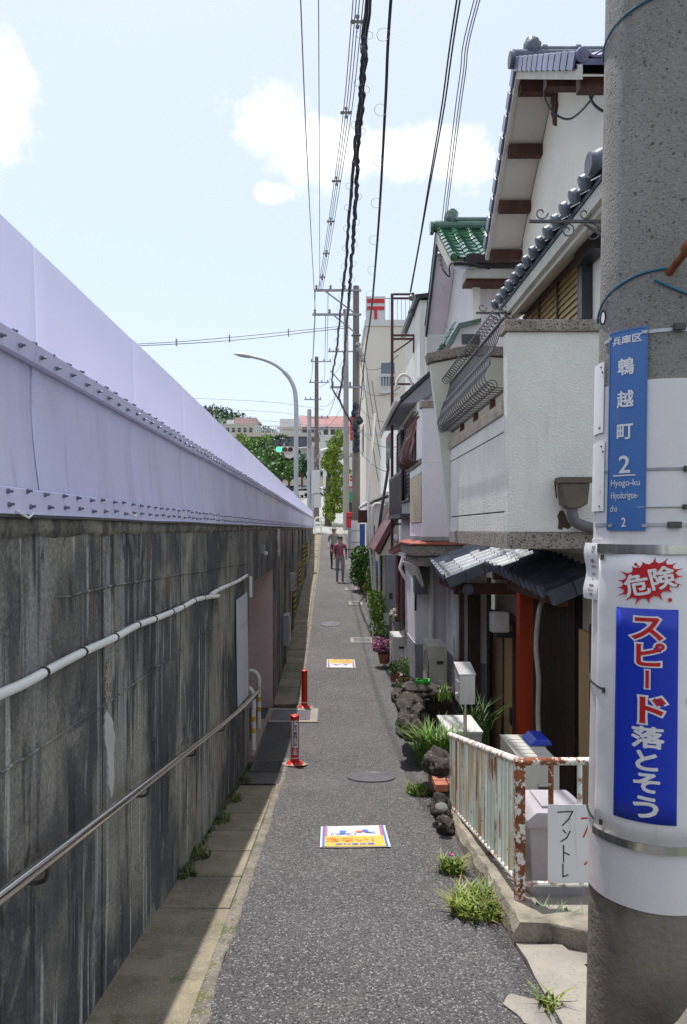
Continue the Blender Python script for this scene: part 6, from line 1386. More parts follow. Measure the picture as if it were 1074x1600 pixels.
# parked motor scooter by the pole
t = thing('scooter', 'dark parked scooter half hidden behind the brown utility pole', 'scooter', (.98, 28.6, gz(28.6)))
for y in (28.05, 29.25):
    wh = MB().lathe([(.14, -.05), (.22, -.04), (.235, 0), (.22, .04), (.14, .05)], (.90, y, gz(y) + .235), 18, 'x').build('wheel', 'rubber', t, smooth=True); MB().lathe([(.13, -.045), (.13, .045)], (.90, y, gz(y) + .235), 14, 'x').build('rim', 'galv_dull', wh)
zz = gz(28.6); MB().prism([(.80, 28.2, zz + .25), (.80, 29.4, zz + .35), (.80, 29.5, zz + .72), (.80, 28.95, zz + .78), (.80, 28.75, zz + .38), (.80, 28.35, zz + .36), (.80, 28.2, zz + .95), (.80, 28.08, zz + .9), (.80, 28.02, zz + .45)], (.22, 0, 0)).build('body', 'frame_dark', t, bevel=.04)
B(.79, 1.03, 28.8, 29.5, zz + .785, zz + .86).build('seat', 'rubber', t, bevel=.03); MB().tube([(.62, 28.25, zz + 1.02), (.91, 28.15, zz + 1.0), (1.2, 28.25, zz + 1.02)], .02, 8).build('handlebar', 'rubber', t); MB().tube([(.91, 28.3, zz + .9), (.91, 28.15, zz + 1.0)], .03, 8).build('stem', 'galv_dull', t)

# ================================================================ far poles
def far_pole(name, label, x, y, ztop, r0, r1, m, arms, zb=None, lean=0):
    zb = gz(y) if zb is None else zb; t = thing(name, label, 'utility pole', (x, y, zb), 'utility poles along the street')
    MB().tube([(x, y, zb - .3), (x + lean, y, ztop)], [r0, r1], 14).build('shaft', m, t, smooth=True)
    for (z, xa, xb) in arms:
        a = MB().box(x + xa, x + xb, y - .16, y - .08, z - .04, z + .04).build('crossarm', 'galv_dull', t)
        for k in range(4):
            xx = x + xa + .1 + (xb - xa - .2) * k / 3
            if abs(xx - x) > .2: MB().lathe([(.03, 0), (.055, .05), (.03, .08), (.055, .13), (.02, .18)], (xx, y - .12, z + .041), 8).build('insulator', 'insulator', a)
    return t
p2 = far_pole('brown_pole', 'tall brown utility pole with white lower sleeve standing at the alley end', 1.0, 29.0, ZC + 9.55, .175, .12, 'pole_brown', [(ZC + 9.35, -1.66, .2), (ZC + 8.40, -1.72, .2), (ZC + 5.55, -1.02, .2)])
MB().tube([(1.0, 29, ZC - 1.4), (1.0, 29, ZC + .32)], .186, 16).build('sleeve', 'sleeve', p2, smooth=True); MB().tube([(1.0, 29, gz(29) - .1), (1.0, 29, ZC - 1.401)], .192, 16).build('base', 'pole_base', p2, smooth=True)
for z in (ZC - .55, ZC - .1, ZC + 3.8, ZC + 7.6): MB().tube([(1.0, 29, z), (1.0, 29, z + .03)], .20, 14).build('band', 'galv_dull', p2)
MB().bar(V((-.2, 28.85, ZC + 9.3)), V((.95, 28.9, ZC + 8.45)), .05, .05).build('brace', 'galv_dull', p2); MB().bar(V((.1, 28.85, ZC + 8.38)), V((.95, 28.9, ZC + 7.7)), .05, .05).build('brace', 'galv_dull', p2)
for i in range(7): MB().blob(V((1.0 + rnd(-.2, .2), 28.75, ZC + 3.1 + i * .28)), (.13, .12, .16), 2, .4, 2.5, i).build('cable_clamp', 'cable_black', p2)
for i in range(4): MB().blob(V((1.1 + rnd(-.1, .15), 28.75, ZC + 6.6 + i * .2)), .10, 2, .4, 2.5, i + 20).build('clamp', 'galv_dull', p2)
p3 = far_pole('grey_pole', 'pale grey utility pole just left of the brown one', .94, 45, ZC + 13.4, .20, .14, 'pole_grey', [(ZC + 10.8, -1.1, .65), (ZC + 4.4, -.4, .7)])
MB().bar(V((.0, 44.8, ZC + 9.6)), V((.9, 44.9, ZC + 8.6)), .06, .06).build('brace', 'galv_dull', p3)
p4 = far_pole('crossarm_pole', 'far utility pole stacked with many crossarms above the street tree', -1.15, 60, ZC + 14.0, .22, .15, 'pole_brown', [(ZC + 13.6, -.5, 1.2), (ZC + 11.9, -.6, 1.0), (ZC + 10.5, -1.0, .4), (ZC + 9.0, -.6, 1.0), (ZC + 8.1, -.6, 1.0)])
for i in range(16): MB().blob(V((-1.15 + rnd(-.9, 1.2), 59.5 + rnd(-.4, .4), ZC + 2.5 + i * .38)), (rnd(.08, .22), .12, rnd(.08, .2)), 2, .5, 2, i + 40).build('line_gear', 'galv' if i % 3 else 'cable_grey', p4)
p5 = far_pole('steel_pipe_pole', 'short steel pipe pole with white cabinet behind the end of the parapet', -1.22, 42, ZC + 6.8, .13, .12, 'galv', [])
B(-1.10, -.62, 41.7, 42.1, ZC + 2.0, ZC + 3.3).build('cabinet', 'far_white', p5, bevel=.04); B(-.95, -.55, 41.7, 42.1, ZC + 1.2, ZC + 1.95).build('cabinet', 'far_white', p5, bevel=.04); B(-1.30, -1.15, 41.7, 42, ZC + 4.6, ZC + 5.6).build('cabinet', 'galv_dull', p5)
# street lamp arching over the parapet
sl3 = thing('street_lamp', 'arched galvanised street lamp rising behind the steel parapet', 'street lamp', (-1.45, 30, ZC - .5))
pp = [P(463, 860, 31), P(463, 700, 31), P(463, 640, 31), P(461, 612, 31), P(455, 595, 31), P(445, 582, 31), P(430, 570, 31), P(412, 562, 31), P(392, 557, 31), P(376, 554, 31)]
MB().tube(smoothpts(pp, 5), [.095] * 16 + [.085] * 10 + [.065] * 20, 12).build('column', 'galv', sl3, smooth=True)
a, b_ = P(394, 557.5, 31), P(366, 552.5, 31); MB().tube([a, a.lerp(b_, .3), a.lerp(b_, .7), b_], [.06, .095, .09, .03], 10).build('lamp_head', 'galv', sl3, smooth=True)
# traffic signal
ts = thing('traffic_signal', 'horizontal traffic signal showing green above the far junction', 'traffic light', P(446, 705, 50)); c = P(445, 702.5, 50)
MB().prism([V((c.x + x, 50, c.z + z)) for x, z in ((-.55, -.17), (.50, -.17), (.62, -.08), (.62, .12), (.50, .20), (-.5, .20), (-.6, .10), (-.6, -.08))], (0, .2, 0)).build('housing', 'far_white', ts, bevel=.02)
for k, m_ in ((-.38, 'lamp_green'), (.02, 'lamp_amber'), (.40, 'lamp_redoff')):
    le = MB().lathe([(.165, 0), (.14, -.04), (.01, -.06)], (c.x + k, 49.995, c.z + .01), 16, 'y').build('lens', m_, ts, smooth=True); MB().tube([(c.x + k, 49.99, c.z + .02), (c.x + k, 49.75, c.z + .0)], .185, 14, cap=False).build('visor', 'far_white', le)
MB().lathe([(.36, 0), (.36, .05)], (c.x + .30, 50.2, c.z - .22), 24, 'y').build('round_plate', 'far_white', ts); MB().tube([V((c.x + .6, 50.3, c.z + .1)), V((-1.22, 50.3, c.z + .2))], .05, 8).build('arm', 'galv', ts); MB().tube([V((-1.22, 50.3, c.z + .3)), V((-1.22, 50.3, gz(50)))], .09, 8).build('post', 'galv', ts)
# second small camera-like signal at the tree
t = thing('side_signal', 'cream signal head on a bracket in front of the street tree', 'traffic light', P(510, 702, 52)); c = P(508, 703, 52); MB().tube([c + V((-.3, 0, -.12)), c + V((.55, 0, .10))], .17, 10).build('housing', 'far_white', t, smooth=True); MB().bar(c + V((-.3, .1, -.2)), c + V((-.75, .1, -.8)), .06, .06).build('bracket', 'galv', t); B(c.x + .45, c.x + .85, 52, 52.2, c.z + .35, c.z + .95).build('louvre_box', 'galv_dull', t)
# small white hoop barriers
for i, (px, py, y, lb) in enumerate(((497, 815, 43, 'white hoop guard standing by the end of the parapet'), (518, 796, 56, 'far white hoop guard at the foot of the street tree'))):
    x = (px - CX) / F * y; z = gz(y); o = MB().tube([V((x - .18, y, z))] + [V((x - .18 * math.cos(a), y, z + .62 + .18 * math.sin(a))) for a in [math.pi * k / 10 for k in range(11)]] + [V((x + .18, y, z))], .045, 8).build('hoop_guard', 'white_paint', origin=(x, y, z), smooth=True); tag(o, lb, 'barrier', 'hoop guards at the junction')

# ================================================================ vegetation
def leaves(mb, blobs, n, size, up=.3, mi=0, asp=.55, seed=0):
    rg = random.Random(seed)
    for _ in range(n):
        c, r = rg.choice(blobs)
        while True:
            q = V((rg.uniform(-1, 1), rg.uniform(-1, 1), rg.uniform(-1, 1)))
            if .25 < q.length < 1: break
        q = q.normalized() * (q.length ** .45)
        p = V(c) + V((q.x * r[0], q.y * r[1], q.z * r[2]))
        a = V((rg.gauss(0, 1), rg.gauss(0, 1), rg.gauss(0, 1) + up)).normalized(); b_ = a.cross(V((rg.gauss(0, 1), rg.gauss(0, 1), rg.gauss(0, 1)))).normalized()
        s_ = size * rg.uniform(.6, 1.35); b_ *= asp
        mb.add([p - a * s_ * .5, p + b_ * s_ * .5 + a * s_ * .05, p + a * s_ * .5, p - b_ * s_ * .5], [(0, 1, 2, 3)], mi)
    return mb
def tree(name, label, x, y, zb, trunk_h, r_tr, blobs, n, size, lm, group=None, limbs=5, seed=1, tm='bark'):
    t = thing(name, label, 'tree', (x, y, zb), group); rg = random.Random(seed)
    mb = MB(); top = V((x, y, zb + trunk_h)); mb.tube([(x, y, zb - .2), (x + rg.uniform(-.1, .1) * r_tr, y, zb + trunk_h * .5), top], [r_tr * 1.25, r_tr, r_tr * .7], 10)
    for c, r in rg.sample(blobs, min(limbs, len(blobs))): mb.tube(smoothpts([top - V((0, 0, trunk_h * .25)), top.lerp(V(c), .5) + V((rg.uniform(-.1, .1), 0, .1)), V(c)], 3), [r_tr * .55 - r_tr * .06 * k for k in range(7)], 6)
    mb.build('trunk', tm, t, smooth=True); leaves(MB(), blobs, n, size, seed=seed).build('crown', lm, t, recalc=False); return t
# street tree: narrow and bright
y = 52; x = (513 - CX) / F * y; zb_ = gz(y); bl = []
rg = random.Random(4)
for i in range(20):
    h = .0 + 6.3 * i / 19; wd = .55 + .55 * math.sin(min(1, h / 5.2) * math.pi * .9)
    bl.append((V((x + .42 + rg.uniform(-.45, .55), y + rg.uniform(-.5, .5), ZC + .9 + h)), (wd * rg.uniform(.4, .75), .6, rg.uniform(.4, .65))))
bl = [b for b in bl if b[0].z < ZC + 6.6]
tree('street_tree', 'narrow bright yellow-green street tree beside the poles', x, y, zb_, 3.5, .22, bl, 6500, .2, 'leaf_street', seed=4)
# trees beyond the junction
for i, (px, py, d, r, lm, lb) in enumerate(((408, 716, 120, 3.2, 'leaf', 'leftmost green tree above the parapet beyond the junction'), (428, 715, 128, 3.6, 'leaf_dark', 'dark green tree behind the traffic signal'), (452, 722, 124, 3.2, 'leaf_dark', 'dark green tree just left of the lamp column'), (418, 738, 105, 2.2, 'leaf', 'small green tree low beside the parapet top'), (440, 740, 104, 2.0, 'leaf', 'small round tree below the traffic signal'), (398, 700, 132, 2.5, 'leaf_bright', 'pale green treetop showing over the parapet'), (472, 735, 112, 1.8, 'leaf_dark', 'small dark tree behind the steel pipe pole'))):
    p = P(px, py, d); rg = random.Random(i); bl = [(p + V((rg.uniform(-1, 1) * r, rg.uniform(-1, 1) * r, rg.uniform(-.5, .7) * r)), (r * .5, r * .5, r * .42)) for _ in range(9)]
    tree('distant_tree', lb, p.x, p.y, gz(d) - .3, max(1, p.z - gz(d)), .2, bl, 1500, .55, lm, 'trees beyond the junction', seed=i)
# hill with woods
mb = MB()
def hill(u, v):
    base = gz(u) - 4; hgt = 66 * math.exp(-((v + 70) / 80) ** 2) + 20 * math.exp(-((v + 160) / 90) ** 2) + 8 * noise.noise(V((v * .03, u * .03, 0)))
    k = max(0, min(1, (u - 330) / 130)); return V((v, u, base * (1 - .0) + (hgt - 24) * (k * k * (3 - 2 * k)) if True else 0))
mb.grid(frange(320, 560, 20), frange(-320, 160, 12), hill); struct(mb.build('hill', 'leaf_hill', smooth='all'))
wd = MB(); rg = random.Random(9); bl = []
for _ in range(420):
    u = rg.uniform(395, 520); v = rg.uniform(-150, 20); q = hill(u, v); bl.append((q + V((0, 0, 1)), (rg.uniform(3, 5), 4, rg.uniform(3, 5.5))))
leaves(wd, bl, 14000, 1.9, seed=9); o = wd.build('wood', 'leaf_hill', recalc=False); tag(o, 'dark green wood covering the distant hilltop', 'wood', kind='stuff')

# ---- plants along the alley
mat('dry_grass', (.36, .29, .13), (.28, .22, .10), 9, .8)
def blades(mb, c, n, h, spread, wd=.008, lean=.6, seed=0, flat_=0):
    rg = random.Random(seed)
    for _ in range(n):
        a = rg.uniform(0, 2 * math.pi); r = spread * math.sqrt(rg.random()); p = V(c) + V((r * math.cos(a), r * math.sin(a), 0)); hh = h * rg.uniform(.45, 1.15); l_ = lean * rg.uniform(.2, 1.1) * hh; b_ = rg.uniform(0, 2 * math.pi)
        d_ = V((math.cos(b_), math.sin(b_), 0)); s_ = V((-d_.y, d_.x, 0)) * wd * rg.uniform(.6, 1.3)
        q1 = p + d_ * l_ * .35 + V((0, 0, hh * .65)); q2 = p + d_ * l_ + V((0, 0, hh))
        mb.add([p - s_, p + s_, q1 + s_ * .8, q1 - s_ * .8, q2], [(0, 1, 2, 3), (3, 2, 4)])
    return mb
def tuft(label, px, py, d, n, h, spread, m, seed, wd=.006, lean=1.5, name='weed_clump', z=None, extra=None):
    p = P(px, py, d); zz = gz(d) if z is None else z; c = V((p.x, p.y, zz)); t = thing(name, label, 'plant', c)
    blades(MB(), c, n, h, spread, wd, lean, seed).build('leaf_blades', m, t, recalc=False)
    if n > 100: blades(MB(), c, n // 5, h * .9, spread * 1.15, .004, 1.9, seed + 50).build('dry_blades', 'dry_grass', t, recalc=False)
    if extra: leaves(MB(), [(c + V((0, 0, h * .4)), (spread, spread, h * .45))], extra[0], extra[1], seed=seed).build('leaves', extra[2], t, recalc=False)
    return t
tuft('largest yellow-green weed clump at the kerb below the rusty railing corner', 748, 1408, 4.05, 420, .11, .15, 'leaf_weed', 1, extra=(260, .025, 'leaf_bright'))
t = tuft('leafy weed with a tiny pink flower at the kerb under the railing', 708, 1352, 4.75, 160, .10, .075, 'leaf_weed', 2, extra=(220, .03, 'leaf'))
leaves(MB(), [(V((t.location.x - .02, t.location.y - .02, t.location.z + .13)), (.02, .02, .012))], 14, .02, seed=3).build('blossom', 'petal_pink', t, recalc=False)
tuft('weed growing from the asphalt below the brick pieces', 655, 1228, 7.1, 200, .10, .11, 'leaf_weed', 4, extra=(160, .03, 'leaf_bright'))
tuft('thin weed in the crack beside the concrete apron', 860, 1562, 3.0, 36, .07, .05, 'leaf_weed', 5)
tuft('small weed at the foot of the corner post', 808, 1433, 3.82, 40, .05, .05, 'leaf_weed', 6)
tuft('leafy weeds inside the railing next to the bin', 838, 1392, 4.0, 60, .10, .12, 'leaf', 7, extra=(160, .045, 'leaf'), z=yz(4.1))
tuft('green weed between the bin and the near pole', 890, 1400, 3.95, 50, .10, .1, 'leaf', 8, extra=(160, .045, 'leaf'), z=yz(4.1))
tuft('tiny weed in the far right crack of the asphalt', 606, 1020, 16.0, 60, .09, .12, 'leaf_weed', 9)
for i, (px, py, s_) in enumerate(((355, 1268, .10), (335, 1320, .12), (300, 1385, .10), (282, 1402, .06), (372, 1230, .08))):
    d = WX * F / (px - CX); tuft(['moss and weeds at the wall foot two slabs below the drain cover', 'longest weed strip at the wall foot beside the gutter slabs', 'weeds at the wall foot where the gutter slabs end', 'lowest bright weed at the wall foot', 'moss at the wall foot nearest the drain cover'][i], px + 4, py, d, 130, .06, .05 + s_ * .6, 'leaf_olive', 20 + i, .006, 1.0, 'wall_foot_weed')
# gutter moss strip as ground cover
mb = MB(); rg = random.Random(3)
for _ in range(900):
    y = rg.uniform(4.6, 8.6); blades(mb, V((WX + abs(rg.gauss(0, .018)) + .004, y, gz(y))), 1, .028, .01, .005, 1, rg.random())
o = mb.build('moss', 'leaf_olive', recalc=False); tag(o, 'thin moss line where wall and gutter meet', 'moss', kind='stuff')
# bamboo grass in front of the letter box
p = P(684, 1160, 7.2); c = V((p.x, p.y, gz(7.5) + .28)); t = thing('bamboo_grass', 'bushy bamboo grass spilling over the dark stones by the letter box', 'plant', c)
blades(MB(), c, 330, .38, .2, .008, .9, 11).build('leaf_blades', 'leaf', t, recalc=False); blades(MB(), c + V((0, 0, .1)), 240, .30, .17, .008, 1.4, 12).build('outer_blades', 'leaf_bright', t, recalc=False)
p = P(745, 1130, 8.6); c = V((p.x, p.y, p.z - .25)); t = thing('bamboo_grass', 'thin bamboo grass between the letter box and the tan door', 'plant', c)
blades(MB(), c, 90, .55, .14, .009, .8, 13).build('leaf_blades', 'leaf', t, recalc=False)
p = P(690, 1082, 9.4); c = V((p.x, p.y, p.z - .1)); t = thing('weed_sprigs', 'a few sprigs growing on the flat stone before the air conditioner unit', 'plant', c); blades(MB(), c, 24, .2, .16, .009, .8, 14).build('leaf_blades', 'leaf_bright', t, recalc=False)
def potted(name, label, px, py, d, pot, pm, foliage, lm, n, sz, extra=None, seed=0, zb=None, cat='potted plant', round_=True):
    """py is the base of the pot"""
    p = P(px, py, d); z0 = p.z if zb is None else zb; t = thing(name, label, cat, (p.x, p.y, z0)); rx, hy = pot
    if round_: po = MB().lathe([(rx * .72, 0), (rx, hy), (rx * 1.06, hy), (rx * 1.06, hy * .86), (rx * .9, hy * .9)], (p.x, p.y, z0), 16).build('pot', pm, t, smooth=True)
    else: po = MB().box(p.x - rx, p.x + rx, p.y - rx * 1.6, p.y + rx * 1.6, z0, z0 + hy).build('pot', pm, t, bevel=.015)
    (MB().lathe([(rx * .9, 0), (rx * .88, .012)], (p.x, p.y, z0 + hy * .92), 14) if round_ else MB().box(p.x - rx * .9, p.x + rx * .9, p.y - rx * 1.5, p.y + rx * 1.5, z0 + hy, z0 + hy + .006)).build('soil', 'soil', po)
    fx, fz = foliage; rg = random.Random(seed); c0 = V((p.x, p.y, z0 + hy + fz * .5))
    bl = [(c0 + V((rg.uniform(-.5, .5) * fx, rg.uniform(-.6, .6) * fx, rg.uniform(-.35, .4) * fz)), (fx * .55, fx * .6, fz * .36)) for _ in range(8)]
    mb = MB()
    for b in bl[:5]: mb.tube([(p.x, p.y, z0 + hy), tuple(b[0])], .006, 5)
    mb.build('stems', 'bark', t); leaves(MB(), bl, n, sz, seed=seed).build('foliage', lm, t, recalc=False)
    if extra: leaves(MB(), [(b[0] + V((-.02, -.03, fz * .16)), b[1]) for b in bl], extra[1], extra[2], seed=seed + 1, asp=.8).build('blossom', extra[0], t, recalc=False)
    return t
potted('dwarf_shrub', 'low mounded olive shrub in a grey trough before the air conditioner', 636, 1085, 11.9, (.17, .2), 'wall_grey', (.20, .26), 'leaf_olive', 2600, .026, None, 1, gz(11.9) + .03, 'shrub', False)
potted('leafy_plant', 'light green leafy plant just behind the mounded olive shrub', 637, 1042, 13.2, (.12, .2), 'terracotta', (.15, .34), 'leaf_bright', 420, .05, None, 2, gz(13.2) + .05)
potted('pink_flowers', 'terracotta pot of pink flowers by the white air conditioner unit', 601, 1025, 14.9, (.13, .2), 'terracotta', (.23, .26), 'leaf', 500, .06, ('petal_pink', 420, .045), 3, gz(14.6) + .1)
potted('white_flowers', 'white flowering plant standing behind the white air conditioner unit', 624, 985, 15.5, (.14, .2), 'wall_grey', (.22, .30), 'leaf', 320, .06, ('petal_white', 300, .045), 4, gz(15.6) + .62)
potted('fern_planter', 'white planter box of upright green ferns in the middle of the planter row', 590, 968, 16.6, (.11, .22), 'planter_white', (.22, .85), 'leaf_bright', 1100, .06, None, 5, gz(16.6) + .06, 'planter', False)
potted('rose_planter', 'planter with small roses beside the bicycle basket rail', 583, 945, 21.3, (.16, .34), 'planter_white', (.25, .55), 'leaf', 500, .07, ('petal_pink', 40, .05), 6, gz(21.3) + .02, 'planter', False)
potted('bushy_shrub', 'large bushy green shrub at the foot of the white pipes', 571, 928, 23.8, (.22, .3), 'terracotta', (.52, .95), 'leaf', 1500, .11, None, 7, gz(23.8) + .02, 'shrub')
potted('bushy_shrub', 'second bushy green shrub just before the brown utility pole', 567, 905, 26.6, (.2, .3), 'planter_white', (.45, .75), 'leaf_bright', 900, .11, None, 8, gz(26.6) + .02, 'shrub')
potted('ground_green', 'low green leaves under the small white lantern', 612, 985, 17.9, (.14, .2), 'terracotta', (.25, .3), 'leaf', 400, .07, None, 9, gz(17.9) + .1)
for a in (('lilac pot of tall grass beside the white planter of ferns', 600, 975, 15.7, (.10, .18), 'planter_white', (.16, .5), 'leaf', 420, .06, None, 31, gz(15.7) + .06), ('small round green plant between the pink flowers and the olive shrub', 617, 1040, 13.6, (.09, .14), 'terracotta', (.13, .2), 'leaf', 420, .035, None, 32, gz(13.6) + .06),
          ('trailing bright green plant in a low trough before the bent rail', 583, 950, 19.6, (.12, .2), 'planter_white', (.26, .42), 'leaf_bright', 800, .06, None, 33, gz(19.6) + .03), ('dark leafy plant beside the grey gate pillar', 596, 960, 18.2, (.10, .2), 'wall_grey', (.2, .55), 'leaf', 700, .06, ('petal_white', 40, .04), 34, gz(18.2) + .03), ('leafy plant tucked at the foot of the leaning white pipes', 578, 935, 21.9, (.14, .25), 'terracotta', (.3, .7), 'leaf_bright', 900, .08, None, 35, gz(21.9) + .03)):
    potted('potted_plant', *a)
ac_unit('white air conditioner unit with flowers behind it, farther along the alley', 1.20, 1.50, 14.3, 15.1, gz(14.6) + .06, gz(14.6) + .72, 'ac_white', False)
o = thing('lantern_ornament', 'small white garden lantern standing behind the flower pots', 'lantern', (1.50, 17.5, gz(17.5))); z = gz(17.5)
MB().lathe([(.06, 0), (.06, .75), (.10, .78), (.12, .80)], (1.5, 17.5, z), 10).build('stem', 'planter_white', o); MB().lathe([(.09, .801), (.10, 1.0)], (1.5, 17.5, z), 6).build('glass', 'lamp_white', o); MB().lathe([(.14, 1.001), (.10, 1.07), (.03, 1.14), (.02, 1.2)], (1.5, 17.5, z), 8).build('cap', 'planter_white', o)
o = thing('white_stand', 'white metal flower stand behind the white air conditioner unit', 'stand', (1.52, 16.4, gz(16.4))); z = gz(16.4)
for x in (1.4, 1.66):
    for y in (16.2, 16.6): B(x - .015, x + .015, y - .015, y + .015, z, z + .84).build('leg', 'white_paint', o)
B(1.37, 1.69, 16.17, 16.63, z + .841, z + .865).build('shelf', 'white_paint', o)
c = P(661, 1068, 10.2); o = MB()
for k in range(3): o.tube([(c.x + .09 * math.cos(2*math.pi*i/20), c.y + .09 * math.sin(2*math.pi*i/20), c.z + k * .022 + .01 * math.sin(i)) for i in range(21)], .012, 6)
tag(o.build('garden_hose', 'hose_green', origin=c, smooth=True), 'bright green coiled garden hose by the air conditioner unit', 'hose')
o = MB().tube(smoothpts([(1.25, 21.8, gz(21.8)), (1.13, 21.8, gz(21.8) + .9), (1.16, 21.9, gz(21.8) + 1.05), (1.45, 22.0, gz(21.8) + 1.0), (1.5, 22, gz(21.8) + .6)], 5), .022, 8).build('bent_rail', 'iron', origin=(1.2, 21.8, gz(21.8)), smooth=True); tag(o, 'bent dark metal rail standing among the planters', 'rail')

# ================================================================ far buildings
RB = thing('red_roof_building', 'long pale building with bright red roof on the far slope', 'building', P(495, 690, 185)); d = 185
a, b_ = P(452, 690, d), P(566, 664, d); B(a.x, b_.x, d, d + 12, a.z - 6, b_.z + .1).build('wall', 'far_white', RB)
MB().prism([P(448, 667, d - .8), P(462, 650, d + 4), P(536, 650, d + 4), P(572, 667, d - .8)], (0, 9, 0)).build('roof', 'red_roof', RB)
for i in range(9): q = P(462 + i * 11, 676, d); B(q.x, q.x + 1.1, d - .08, d - .01, q.z - .5, q.z + .8).build('window', 'glass_dark', RB)
B(P(440, 0, d).x, P(470, 0, d).x, d - 6, d - .2, P(0, 690, d).z - 3, P(0, 660, d).z).build('annex', 'far_white', RB); B(P(436, 0, d).x, P(474, 0, d).x, d - 7, d - 6.01, P(0, 676, d).z, P(0, 673, d).z).build('balcony', 'far_beige', RB)
LB = thing('beige_building', 'beige flat-roofed building on the slope at the far left', 'building', P(380, 680, 240)); d = 240
B(P(338, 0, d).x, P(402, 0, d).x, d, d + 14, P(0, 720, d).z, P(0, 662, d).z).build('wall', 'far_beige', LB); B(P(366, 0, d).x, P(400, 0, d).x, d + 2, d + 10, P(0, 661.5, d).z, P(0, 651, d).z).build('penthouse', 'far_pink', LB); B(P(353, 0, d).x, P(365, 0, d).x, d + 2, d + 9, P(0, 661.5, d).z, P(0, 655, d).z).build('stair_tower', 'far_white', LB)
for i in range(6): q = P(345 + i * 9, 672, d); B(q.x, q.x + .9, d - .08, d - .01, q.z - .7, q.z + .7).build('window', 'glass_dark', LB)
ST = thing('station_building', 'long low building with dark purple roof below the hill', 'building', P(430, 700, 150)); d = 150
B(P(362, 0, d).x, P(500, 0, d).x, d, d + 10, P(0, 735, d).z, P(0, 700, d).z).build('wall', 'far_beige', ST); B(P(388, 0, d).x, P(486, 0, d).x, d - 1.2, d + 8, P(0, 699.5, d).z, P(0, 684, d).z).build('roof', 'purple_roof', ST)
B(P(352, 0, d).x, P(500, 0, d).x, d - 1.5, d + 9, P(0, 683.5, d).z, P(0, 677.5, d).z).build('upper_deck', 'far_beige', ST)
rl_ = B(P(398, 0, d).x, P(442, 0, d).x, d - 1.4, d - 1.3, P(0, 667.5, d).z, P(0, 666.5, d).z).build('railing', 'far_white', ST)
for i in range(14): q = P(398 + i * 3.3, 672, d); B(q.x, q.x + .12, d - 1.39, d - 1.31, P(0, 677.3, d).z, P(0, 667.6, d).z).build('rail_post', 'far_white', rl_)
q = P(458, 720, 140); o = B(q.x, q.x + 1.9, 140, 141, P(0, 740, 140).z, P(0, 708, 140).z).build('pale_hoarding', 'green_sign', origin=q); M['pale_green'] = mat('pale_green', (.45, .60, .50), (.4, .55, .45), 1, .7); o.data.materials[0] = M['pale_green']; tag(o, 'pale green hoarding panel left of the lamp column', 'hoarding')
o = B(P(430, 0, 150).x, P(505, 0, 150).x, 146, 147, gz(146) - 1, P(0, 746, 147).z).build('roadside_wall', 'far_beige', origin=P(465, 760, 147)); tag(o, 'low beige wall behind the cars at the junction', 'wall')
# shops past the poles on the right
SH = thing('corner_shop', 'pale shopfront with green and red fascia at the far right of the junction', 'building', P(555, 790, 62)); d = 62
B(1.05, 9, d, d + 10, gz(d) - .5, ZC + 6.5).build('wall', 'far_white', SH); B(1.02, 9, d - .4, d - .01, ZC + 2.3, ZC + 3.1).build('fascia', 'green_sign', SH); B(1.0, 2.4, d - .5, d - .41, ZC + 3.4, ZC + 4.2).build('sign', 'red_sign', SH); B(1.1, 3.5, d - .1, d - .012, gz(d), ZC + 2.2).build('window', 'glass_dark', SH)
SH2 = thing('far_block', 'pale distant block behind the street tree', 'building', P(528, 740, 95)); d = 95
B(P(505, 0, d).x, P(575, 0, d).x, d, d + 8, gz(d) - .5, P(0, 700, d).z).build('wall', 'far_white', SH2); B(P(520, 0, d).x, P(548, 0, d).x, d - .5, d - .02, P(0, 770, d).z, P(0, 752, d).z).build('awning', 'pale_green', SH2); B(P(508, 0, d).x, P(520, 0, d).x, d - .1, d - .02, P(0, 735, d).z, P(0, 712, d).z).build('window', 'glass', SH2)

# ---- cars
def car(label, px, py, d, yaw, m):
    p = P(px, py, d); p.z = gz(d); t = thing('parked_car', label, 'car', p, 'cars at the junction'); rot = Matrix.Rotation(yaw, 3, 'Z')
    def lb_(mb, name, m_, par=t, **k):
        mb.v = [rot @ v + p for v in mb.v]; return mb.build(name, m_, par, **k)
    w_ = .84
    lb_(MB().prism([(-2.1, -w_, .32), (2.1, -w_, .32), (2.15, -w_, .62), (1.95, -w_, .85), (1.0, -w_, .95), (-1.9, -w_, .95), (-2.1, -w_, .75)], (0, 2 * w_, 0)), 'body', m, bevel=.06)
    lb_(MB().prism([(1.05, -w_ * .88, .94), (.45, -w_ * .8, 1.42), (-1.3, -w_ * .8, 1.46), (-1.9, -w_ * .88, .94)], (0, 2 * w_ * .84, 0)), 'cabin', m, bevel=.05)
    for s_ in (-1, 1): lb_(MB().prism([(.80, s_ * w_ * .885, 1.0), (.38, s_ * w_ * .83, 1.36), (-1.2, s_ * w_ * .83, 1.38), (-1.6, s_ * w_ * .885, 1.0)], (0, s_ * .02, 0)), 'side_window', 'glass_dark')
    lb_(MB().prism([(1.02, -w_ * .7, .99), (.52, -w_ * .66, 1.38), (.52, w_ * .66, 1.38), (1.02, w_ * .7, .99)], (.03, 0, .02)), 'windscreen', 'glass_dark')
    for x in (-1.3, 1.35):
        for s_ in (-1, 1):
            wm = lb_(MB().lathe([(.2, -.1), (.31, -.09), (.32, .0), (.31, .09), (.2, .1)], (x, s_ * (w_ - .08), .32), 14, 'y'), 'wheel', 'rubber', smooth=True)
    for s_ in (-1, 1): lb_(MB().box(2.08, 2.17, s_ * .65 - .17, s_ * .65 + .17, .58, .74), 'headlight', 'far_white')
